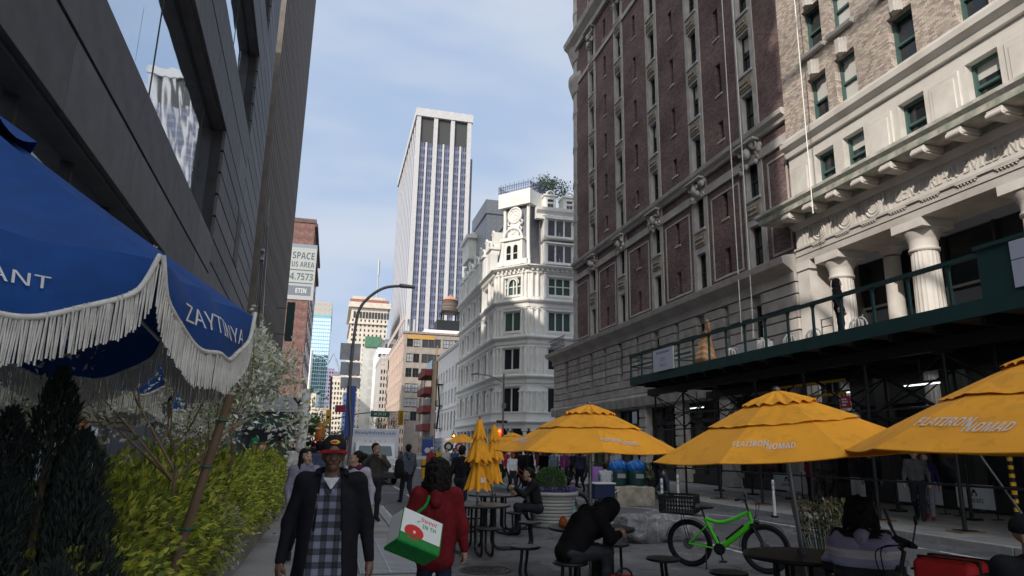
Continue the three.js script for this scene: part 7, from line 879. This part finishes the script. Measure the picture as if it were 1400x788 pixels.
  // hair and headwear
  const hc = cloth(...(o.hairC || [0.012, 0.01, 0.009]), 0.6), hair = { short: [B(hp(0, 0.05, -0.02), hp(0, 0.055, -0.035), 0.092, 0.095), B(hp(0, -0.02, -0.05), hp(0, 0.03, -0.05), 0.068)], bun: [B(hp(0, 0.05, -0.025), hp(0, 0.055, -0.035), 0.094), B(hp(0, 0.0, -0.05), hp(0, 0.03, -0.05), 0.07), B(hp(0, 0.05, -0.14), hp(0, 0.06, -0.15), 0.045)], long: [B(hp(0, 0.05, -0.025), hp(0, 0.055, -0.035), 0.1), B(hp(0.075, 0, -0.03), hp(0.09, -0.28, -0.02), 0.045, 0.05), B(hp(-0.075, 0, -0.03), hp(-0.09, -0.28, -0.02), 0.045, 0.05), B(hp(0, 0, -0.06), hp(0, -0.26, -0.08), 0.085, 0.09)], mop: [B(hp(0, 0.045, -0.03), hp(0, 0.06, -0.04), 0.125), B(hp(0.06, -0.02, -0.05), hp(0.08, -0.09, -0.05), 0.08, 0.075), B(hp(-0.06, -0.02, -0.05), hp(-0.08, -0.09, -0.05), 0.08, 0.075), B(hp(0, -0.02, -0.08), hp(0, -0.1, -0.08), 0.1, 0.1)] }[o.hair || 'short'];
  if (o.hair !== 'none') part('hair', [nets(hair, near ? 0.008 : 0.016, 0.03, (x, y, z, d) => { const v = V(x, y, z).sub(V(...hd)), f = v.dot(q), u = v.dot(up); return Math.max(d + (near ? (o.hair === 'mop' ? 0.026 : 0.006) * (fbm(x * 30 + 50, y * 24 + z * 30 + 50, 4096, 77, 3) * 2 - 1) : 0), Math.min(f - 0.012 + (u > 0.07 ? -0.07 : 0), 1)); })], hc, t);
  if (o.hat) { const H = part(o.hat === 'beanie' ? 'beanie' : 'cap', [nets([B(hp(0, 0.065, -0.015), hp(0, 0.06, -0.03), 0.098, 0.1)], near ? 0.008 : 0.014, 0.02, (x, y, z, d) => { const v = V(x, y, z).sub(V(...hd)); return Math.max(d, 0.028 - v.dot(up) - v.dot(q) * 0.08); })], o.hatM, t); if (o.hat === 'cap') { const g = sheet((u, v) => { const a = lerp(-1.25, 1.25, u), rr = 0.088 + v * (0.085 * Math.pow(Math.cos(a * 0.85), 0.7)); const p = hp(Math.sin(a) * rr, 0.052 - v * 0.022 - 0.02 * Math.abs(Math.sin(a)) * v, Math.cos(a) * rr * 0.98 - 0.012); return V(...p); }, 16, 4); part('peak', [g], o.peakM || o.hatM, H); if (o.badge) { const b = new THREE.SphereGeometry(0.03, 16, 8); b.scale(1.25, 0.62, 0.25); b.rotateX(-0.35); const m = new THREE.Matrix4().makeBasis(rt, up, q); m.setPosition(...hp(0.002, 0.105, 0.08)); b.applyMatrix4(m); part('badge', [ni(b)], o.badge, H); const b2 = new THREE.SphereGeometry(0.018, 12, 8); b2.scale(1.3, 0.5, 0.3); b2.rotateX(-0.35); m.setPosition(...hp(-0.004, 0.106, 0.0865)); b2.applyMatrix4(m); part('badge_centre', [ni(b2)], M.signRed, H); } } }
  if (near > 0.5) { for (const s of [-1, 1]) { part('eye', [sph(0.0098, ...hp(s * 0.031, 0.01, 0.079), 1, 0.62, 0.7, 12)], mat([0.45, 0.42, 0.38], 0.3), body); part('iris', [sph(0.0062, ...hp(s * 0.031, 0.009, 0.0855), 1, 1, 0.6, 10)], mat([0.008, 0.006, 0.005], 0.2), body); part('eyebrow', [rod(hp(s * 0.016, 0.031, 0.091), hp(s * 0.048, 0.034, 0.079), 0.0042, 6)], hc, body); } part('lips', [rod(hp(-0.023, -0.052, 0.0835), hp(0, -0.049, 0.0925), 0.0055, 6), rod(hp(0, -0.049, 0.0925), hp(0.023, -0.052, 0.0835), 0.0055, 6), rod(hp(-0.017, -0.0605, 0.0855), hp(0.017, -0.0605, 0.0855), 0.0065, 6)], cloth(sk[0] * 0.75, sk[1] * 0.5, sk[2] * 0.5, 0.5), body); }
  else if (!near) for (const s of [-1, 1]) part('eye', [sph(0.011, ...hp(s * 0.031, 0.01, 0.08), 1, 0.6, 0.6, 8)], mat([0.02, 0.015, 0.012], 0.4), body);
  return { t, J, hp };
}
const P = (px, z, y = 0) => [onZ(px, 620, z).x, y, z], SW = 0.145;
// the man in the cap
person({ label: 'man in a red peaked cap, plaid shirt and open black coat walking forward', pos: P(456, -5.25, SW), h: 1.6, near: 1, face: 0.06, ry: -0.02, skin: [0.15, 0.08, 0.052], hat: 'cap', hatM: cloth(0.02, 0.018, 0.02), peakM: cloth(0.2, 0.012, 0.016), badge: M.yellow, pose: { wl: [0.33, 0.84, 0.02], wr: [-0.33, 0.84, 0.02], el: [0.29, 1.12, -0.04], er: [-0.29, 1.12, -0.04], sl: [0.2, 1.425, -0.01], sr: [-0.2, 1.425, -0.01], kl: [0.1, 0.5, 0.1], al: [0.1, 0.1, 0.1] }, shirt: plaid, open: 0.125, top: [0.012, 0.012, 0.016], topName: 'coat', fat: 1.2, arm: 1.05, hem: 0.34, flare: 1.32, k: 0.035, trousers: [0.03, 0.035, 0.06], tee: 1 });
// woman in red, seen from behind, with shopping bag
{
  const w = person({ label: 'woman in a dark red hooded jacket seen from behind with a shopping bag', pos: P(600, -6.0, SW), h: 1.43, near: 0.4, ry: PI - 0.25, hair: 'mop', top: [0.13, 0.011, 0.014], hood: 'down', fat: 1.12, puff: 0.02, hem: 0.1, trousers: [0.015, 0.017, 0.035], skin: [0.3, 0.18, 0.13], pose: { er: [-0.27, 1.12, -0.02], wr: [-0.3, 0.9, 0.0], el: [0.29, 1.15, -0.06], wl: [0.27, 0.96, 0.1] } });
  const tx = print(256, 192, (g, W, H) => { g.fillStyle = '#d6dad6'; g.fillRect(0, 0, W, H); g.fillStyle = '#0d7a2c'; g.fillRect(0, H - 40, W, 40); g.fillStyle = '#c02020'; g.beginPath(); g.ellipse(84, 122, 62, 42, 0, 0, 7); g.fill(); g.fillStyle = '#e9c6c6'; g.fillRect(78, 112, 16, 16); g.fillStyle = '#c93a30'; g.font = 'italic bold 36px serif'; g.fillText('Sweet', 112, 42); g.fillStyle = '#2f8f4a'; g.font = 'bold 34px sans-serif'; g.fillText('IN TH', 130, 78); g.fillStyle = '#0c6a28'; g.fillRect(0, H - 48, W, 10); });
  const ty = print(128, 192, (g, W, H) => { g.fillStyle = '#cfd6cf'; g.fillRect(0, 0, W, H); g.fillStyle = '#0d7a2c'; g.fillRect(0, H - 30, W, 30); g.fillStyle = '#b62222'; g.beginPath(); g.ellipse(54, 120, 24, 34, 0, 0, 7); g.fill(); g.fillStyle = '#5c9a62'; g.fillRect(64, 30, 36, 12); g.fillRect(70, 50, 30, 8); });
  const gm = cloth(0.012, 0.2, 0.04, 0.6), c = onZ(566, 733, -5.55), t = thing('shopping_bag', 'white and green shopping bag printed with tomatoes hanging from the red jacket', 'bag', [c.x, c.y, c.z]); t.rotation.set(-0.5, 0.45, -0.2);
  part('body', [rbox(0.36, 0.26, 0.2, 0.02, 0, 0, 0)], M.whitePlastic, t); part('base', [rbox(0.37, 0.03, 0.21, 0.012, 0, -0.128, 0)], gm, t); part('printed_front', [face(0.355, 0.255, 0, 0, 0.1015)], mat(tx, 0.5), t, true); part('printed_side', [face(0.195, 0.255, 0.1815, 0, 0, PI / 2)], mat(ty, 0.5), t, true); part('seam', [bb(0.178, 0.184, -0.13, 0.13, 0.098, 0.104), bb(-0.184, -0.178, -0.13, 0.13, 0.098, 0.104)], gm, t);
  const s = onZ(583, 690, -5.85), s2 = onZ(568, 706, -5.6); part('strap', [tube([t.worldToLocal(c.clone().add(V(0.02, 0.1, 0.06))), t.worldToLocal(s2.clone()), t.worldToLocal(s.clone()), t.worldToLocal(s.clone().add(V(0.03, 0.06, -0.06)))].map(v => { return v; }), 0.013, 20, 6)], gm, t);
}
const dk = [0.014, 0.014, 0.017];
person({ label: 'woman with long dark hair in a lavender grey hoodie behind the man in the cap', pos: P(419, -10.2, SW), h: 1.5, near: 0.6, ry: 0.3, face: 0.3, hair: 'long', top: [0.2, 0.19, 0.25], hood: 'down', skin: [0.42, 0.27, 0.19], pose: WALK });
person({ label: 'man in a dark cap and grey green jacket carrying a paper bag on the pavement', pos: P(384, -19, SW), h: 1.76, ry: 0.1, top: [0.055, 0.065, 0.06], hat: 'cap', hatM: cloth(...dk), shoes: [0.55, 0.55, 0.55], pose: { ...WALK, wr: [-0.12, 1.1, 0.22], er: [-0.25, 1.14, 0.05], fr: [0.3, 0.4, 1] } });
{ const b = solo('paper_bag', [rbox(0.26, 0.36, 0.13, 0.01, 0, 0.18, 0)], M.ply, 'brown paper carrier bag held by the man in the dark cap', 'bag'); b.position.set(onZ(394, 680, -18.9).x, 0.62, -18.85); part('handle', [torus(0.06, 0.006, 0, 0.37, 0, 0, 12, 5, PI)], M.ply, b); }
person({ label: 'bearded man in a dark jacket behind the man with the paper bag', pos: P(397, -20.5, SW), h: 1.74, ry: 0, top: dk, shirt: cloth(0.4, 0.4, 0.4), open: 0.05, pose: WALK, skin: [0.42, 0.25, 0.18] });
person({ label: 'person in a white hooded top walking away up the pavement', pos: P(410, -17.5, SW), h: 1.66, ry: PI, top: [0.5, 0.49, 0.46], hood: 'up', pose: WALK });
person({ label: 'person in a blue grey coat behind the man in the cap', pos: P(436, -15, SW), h: 1.64, ry: PI - 0.2, top: [0.06, 0.07, 0.13], pose: WALK, hair: 'short' });
person({ label: 'person in a dark coat just beyond the white hooded top', pos: P(420, -21, SW), h: 1.74, ry: PI, top: dk, pose: WALK });
person({ label: 'person in a green cap glimpsed behind the hedge', pos: P(346, -15.5, SW), h: 1.66, ry: 0.3, top: [0.03, 0.03, 0.03], hat: 'cap', hatM: cloth(0.01, 0.16, 0.06), skin: [0.45, 0.28, 0.2] });
person({ label: 'fair haired woman beside the green cap behind the hedge', pos: P(357, -15.2, SW), h: 1.58, ry: 0, hair: 'long', hairC: [0.1, 0.055, 0.03], top: [0.03, 0.025, 0.025], skin: [0.46, 0.3, 0.22] });
person({ label: 'woman with tied hair and a white patterned shawl turned sideways', pos: P(488, -10.2, SW), h: 1.48, near: 0.6, ry: -0.5, face: -0.9, hair: 'bun', top: [0.4, 0.38, 0.45], skin: [0.4, 0.25, 0.18], pose: WALK, hood: 'down', hoodM: cloth(0.09, 0.02, 0.05) });
person({ label: 'person in an olive jacket raising one arm in front of the truck', pos: P(514, -15.5, SW), h: 1.62, ry: 0.2, face: 0.4, top: [0.05, 0.05, 0.042], skin: [0.3, 0.18, 0.12], pose: { er: [-0.3, 1.3, 0.12], wr: [-0.1, 1.52, 0.24], fr: [0.55, 0.75, 0.3], el: [0.28, 1.25, 0.14], wl: [0.06, 1.42, 0.22], fl: [-0.4, 0.8, 0.2] } });
{ person({ label: 'man in a grey hooded jacket walking away with a black backpack on one shoulder', pos: P(558, -21.9), h: 1.78, ry: PI + 0.25, top: [0.075, 0.085, 0.11], hood: 'down', fat: 1.15, pose: { ...WALK, sl: [0.19, 1.4, 0.02] } }); const q = P(546, -21.8), b = thing('backpack', 'black backpack slung over the grey hooded jacket', 'backpack', [q[0], 0.92, q[2] + 0.14]); part('bag', [nets([B([0, 0, 0], [0, 0.32, 0], 0.15, 0.13), B([0, 0.05, 0.08], [0, 0.18, 0.08], 0.1)], 0.025, 0.05)], cloth(...dk), b); part('strap', [tube([[0.06, 0.4, -0.05], [0.1, 0.5, -0.14], [0.14, 0.44, -0.2]], 0.018, 12, 6)], cloth(...dk), b); }
// seated around the tables
person({ label: 'person in a black hooded top and navy jeans seated at the nearer folded umbrella', pos: [1.72, 0, -12.05], h: 1.72, ry: 1.45, top: dk, hood: 'up', trousers: [0.02, 0.025, 0.05], shoes: [0.12, 0.12, 0.12], pose: SIT, fat: 1.1 });
person({ label: 'man in black leaning on the table behind the folded umbrella', pos: [4.25, 0, -14.1], h: 1.74, ry: -1.75, top: dk, pose: { ...SIT, wl: [0.12, 0.95, 0.5], el: [0.24, 0.8, 0.3] }, shirt: cloth(0.4, 0.4, 0.4), fat: 1.1 });
person({ label: 'black clad person hunched asleep over the table under the open umbrella', pos: [2.78, 0, -7.95], h: 1.76, near: 0.4, ry: 2.2 - 0.55, top: [0.008, 0.008, 0.009], hood: 'up', trousers: [0.035, 0.037, 0.045], fat: 1.15, puff: 0.02, pose: { ...SIT, ch: [0, 0.86, 0.2], sl: [0.18, 0.97, 0.3], sr: [-0.18, 0.97, 0.3], nk: [0, 0.99, 0.38], hd: [0, 0.98, 0.52], el: [0.22, 0.72, 0.42], er: [-0.22, 0.72, 0.42], wl: [0.06, 0.76, 0.6], wr: [-0.06, 0.74, 0.62] }, face: 0, nod: -0.9 });
{ const w = person({ label: 'person in a lavender and black puffer jacket seated with back turned', pos: [4.45, 0, -5.2], h: 1.72, near: 0.4, ry: PI - 0.75, hair: 'mop', hood: 'down', hoodM: cloth(0.28, 0.26, 0.36, 0.6), puff: 0.045, quilt: 1, fat: 1.15, topM: (() => { const m = new THREE.MeshStandardMaterial({ roughness: 0.6, side: THREE.DoubleSide }); m.map = dtex(256, (u, v) => { const y = v * 1.6, k = hash2(u * 256 | 0, v * 256 | 0, 5) * 0.12 + 0.94; const c = y > 0.94 ? [0.3, 0.28, 0.42] : y > 0.87 ? [0.62, 0.58, 0.58] : y > 0.80 ? [0.36, 0.37, 0.52] : [0.012, 0.012, 0.018]; return c.map(x => g2s(x * k)); }, 1.6); return m; })(), trousers: dk, pose: { ...SIT, hd: [0, 1.2, 0.2], el: [0.27, 0.78, 0.2] } }); }
{ const b = solo('water_bottle', [lathe([[0, 0], [0.035, 0], [0.037, 0.02], [0.037, 0.15], [0.015, 0.19], [0.015, 0.21], [0, 0.21]], 18)], mat([0.02, 0.22, 0.06], 0.15), 'green plastic bottle with white cap on the pale planter ledge', 'bottle'); b.position.set(onZ(1196, 738, -5.9).x, 0.74, -5.9); part('cap', [cyl(0.018, 0.018, 0.03, 0, 0.205, 0, 12)], M.whitePlastic, b); part('label_sleeve', [cyl(0.0375, 0.0375, 0.07, 0, 0.06, 0, 18)], mat([0.05, 0.3, 0.05], 0.4), b); const s = solo('side_ledge', [cyl(0.22, 0.26, 0.72, 0, 0, 0, 24), cyl(0.28, 0.28, 0.03, 0, 0.71, 0, 24)], M.concrete, 'pale round stone tub beside the green bottle', 'tub'); s.position.set(onZ(1196, 738, -5.9).x, 0, -5.9); }
person({ label: 'person in a black beanie at the edge beside the red delivery bag', pos: P(1392, -3.1), h: 1.38, near: 0.4, ry: -0.6, face: 0.8, hat: 'beanie', hatM: cloth(...dk), top: dk, hair: 'none', skin: [0.35, 0.2, 0.14] });
// couple under the shed and others
person({ label: 'man in a grey jumper walking under the shed beside a woman', pos: [14.3, SW, -14.6], h: 1.76, ry: -0.9, top: [0.09, 0.09, 0.095], pose: WALK, skin: [0.42, 0.26, 0.2], hairC: [0.06, 0.05, 0.04] });
person({ label: 'woman in a dark blue top and red socks walking beside the grey jumper', pos: [14.75, SW, -14.75], h: 1.66, ry: -0.9, top: [0.025, 0.02, 0.07], trousers: [0.16, 0.18, 0.22], shoes: [0.3, 0.03, 0.04], pose: WALK, hair: 'bun', skin: [0.42, 0.26, 0.2] });
person({ label: 'person in black with a grey bag standing under the shed by the banners', pos: [15.6, SW, -17.6], h: 1.74, ry: -0.4, top: dk });
person({ label: 'person in a red coat under the shed near the parked bicycles', pos: [15.8, SW, -20.6], h: 1.66, ry: 1.2, top: [0.28, 0.015, 0.03], hair: 'long' });
person({ label: 'worker in dark clothes standing on the shed deck by the column', pos: [13.25, 4.745, -15.5], h: 1.7, ry: 0.6, top: dk, hood: 'up' });
{ const q = onX(1030, 430, 16.5); person({ label: 'worker in black bending at the ropes on the shed deck', pos: [16.4, 4.745, q.z], h: 1.72, ry: 0.6, top: [0.01, 0.01, 0.012], hat: 'cap', hatM: M.whitePlastic, pose: { ch: [0, 1.2, 0.16], sl: [0.18, 1.3, 0.24], sr: [-0.18, 1.3, 0.24], nk: [0, 1.34, 0.3], hd: [0, 1.42, 0.4], el: [0.24, 1.02, 0.3], er: [-0.24, 1.02, 0.3], wl: [0.14, 0.9, 0.5], wr: [-0.14, 0.9, 0.5] } }); }
// plaza crowd further up: varied clothes
{
  const specs = [ [632, -17.5, 'tall person in a black coat and beanie behind the folded umbrellas', { top: dk, hat: 'beanie', hatM: cloth(...dk), ry: 2.4, h: 1.74 }], [701, -27.5, 'seated looking person in a white shirt and red cap by the orange bicycle', { top: [0.55, 0.55, 0.6], hat: 'cap', hatM: cloth(0.3, 0.02, 0.02), ry: 0.2, h: 1.55, skin: [0.25, 0.14, 0.09] }], [692, -33, 'person in a red top beyond the white shirt', { top: [0.3, 0.03, 0.05], ry: 0.5 }], [711, -31, 'person in black beside the orange bicycle, facing away', { top: dk, ry: PI }], [719, -31.6, 'person in black with dark hair next to the orange bicycle', { top: dk, ry: 2.6 }], [727, -30, 'person in a black coat and pale sleeves near the white post', { top: [0.03, 0.03, 0.03], ry: 1.2 }], [744, -29, 'person in brown trousers standing behind the ribbed planter', { top: dk, trousers: [0.08, 0.055, 0.04], ry: 0.3 }], [757, -31, 'person in a blue grey shirt behind the ribbed planter', { top: [0.12, 0.15, 0.2], ry: 0 }], [772, -32, 'person in a yellow cap and purple top beyond the planter', { top: [0.14, 0.02, 0.12], hat: 'cap', hatM: M.yellow, ry: 0.2 }], [783, -30.5, 'person in a black jacket beyond the umbrella pole', { top: dk, ry: 0.8 }], [793, -28, 'person in a denim blue jacket near the umbrella pole', { top: [0.07, 0.09, 0.16], ry: PI }], [765, -34, 'person in a pale top far behind the planter', { top: [0.4, 0.36, 0.34], ry: 0 }], [738, -35, 'person in dark red far behind the planter', { top: [0.1, 0.02, 0.03], ry: 0.5 }], [776, -36, 'person in grey far behind the yellow cap', { top: [0.15, 0.15, 0.16], ry: 0.1 }], [803, -34, 'person in olive far behind the umbrella pole', { top: [0.06, 0.07, 0.04], ry: 0.2 }], [683, -36, 'person in a white shirt far behind the folded umbrella', { top: [0.5, 0.5, 0.5], ry: 0.1 }], [905, -23.5, 'dark figure in jeans under the end of the shed', { top: dk, trousers: [0.05, 0.06, 0.09], ry: 0.6 }], [897, -24.2, 'dark figure under the end of the shed beside another', { top: dk, ry: 1.2 }], [590, -38, 'person in a white helmet by the yellow bollards', { top: [0.25, 0.04, 0.03], hat: 'beanie', hatM: M.whitePlastic, ry: 0.2 }], [610, -40, 'person in pale clothes by the round signs', { top: [0.45, 0.44, 0.42], ry: 0 }], [622, -36, 'person in blue behind the folded umbrella', { top: [0.05, 0.07, 0.15], ry: 0.5 }], [600, -44, 'person in yellow far by the crossing', { top: [0.4, 0.33, 0.03], ry: 0 }], [445, -28, 'person in a light jacket far up the left pavement', { top: [0.3, 0.3, 0.3], ry: PI }], [427, -30, 'person in black far up the left pavement', { top: dk, ry: PI }] ];
  for (const [px, z, label, o] of specs) { const p = P(px, z, px < 460 || px > 890 ? SW : 0); person({ label, pos: p, pose: WALK, cell: 0.035, h: 1.7, group: 'plaza crowd', ...o }); }
  person({ label: 'person in a pale grey printed sweatshirt seated behind the blue cart', pos: P(828, -22.6), h: 1.7, ry: PI - 0.2, top: [0.35, 0.36, 0.4], pose: SIT, fat: 1.2, group: 'plaza crowd' });
}
renderer.render(scene, camera);
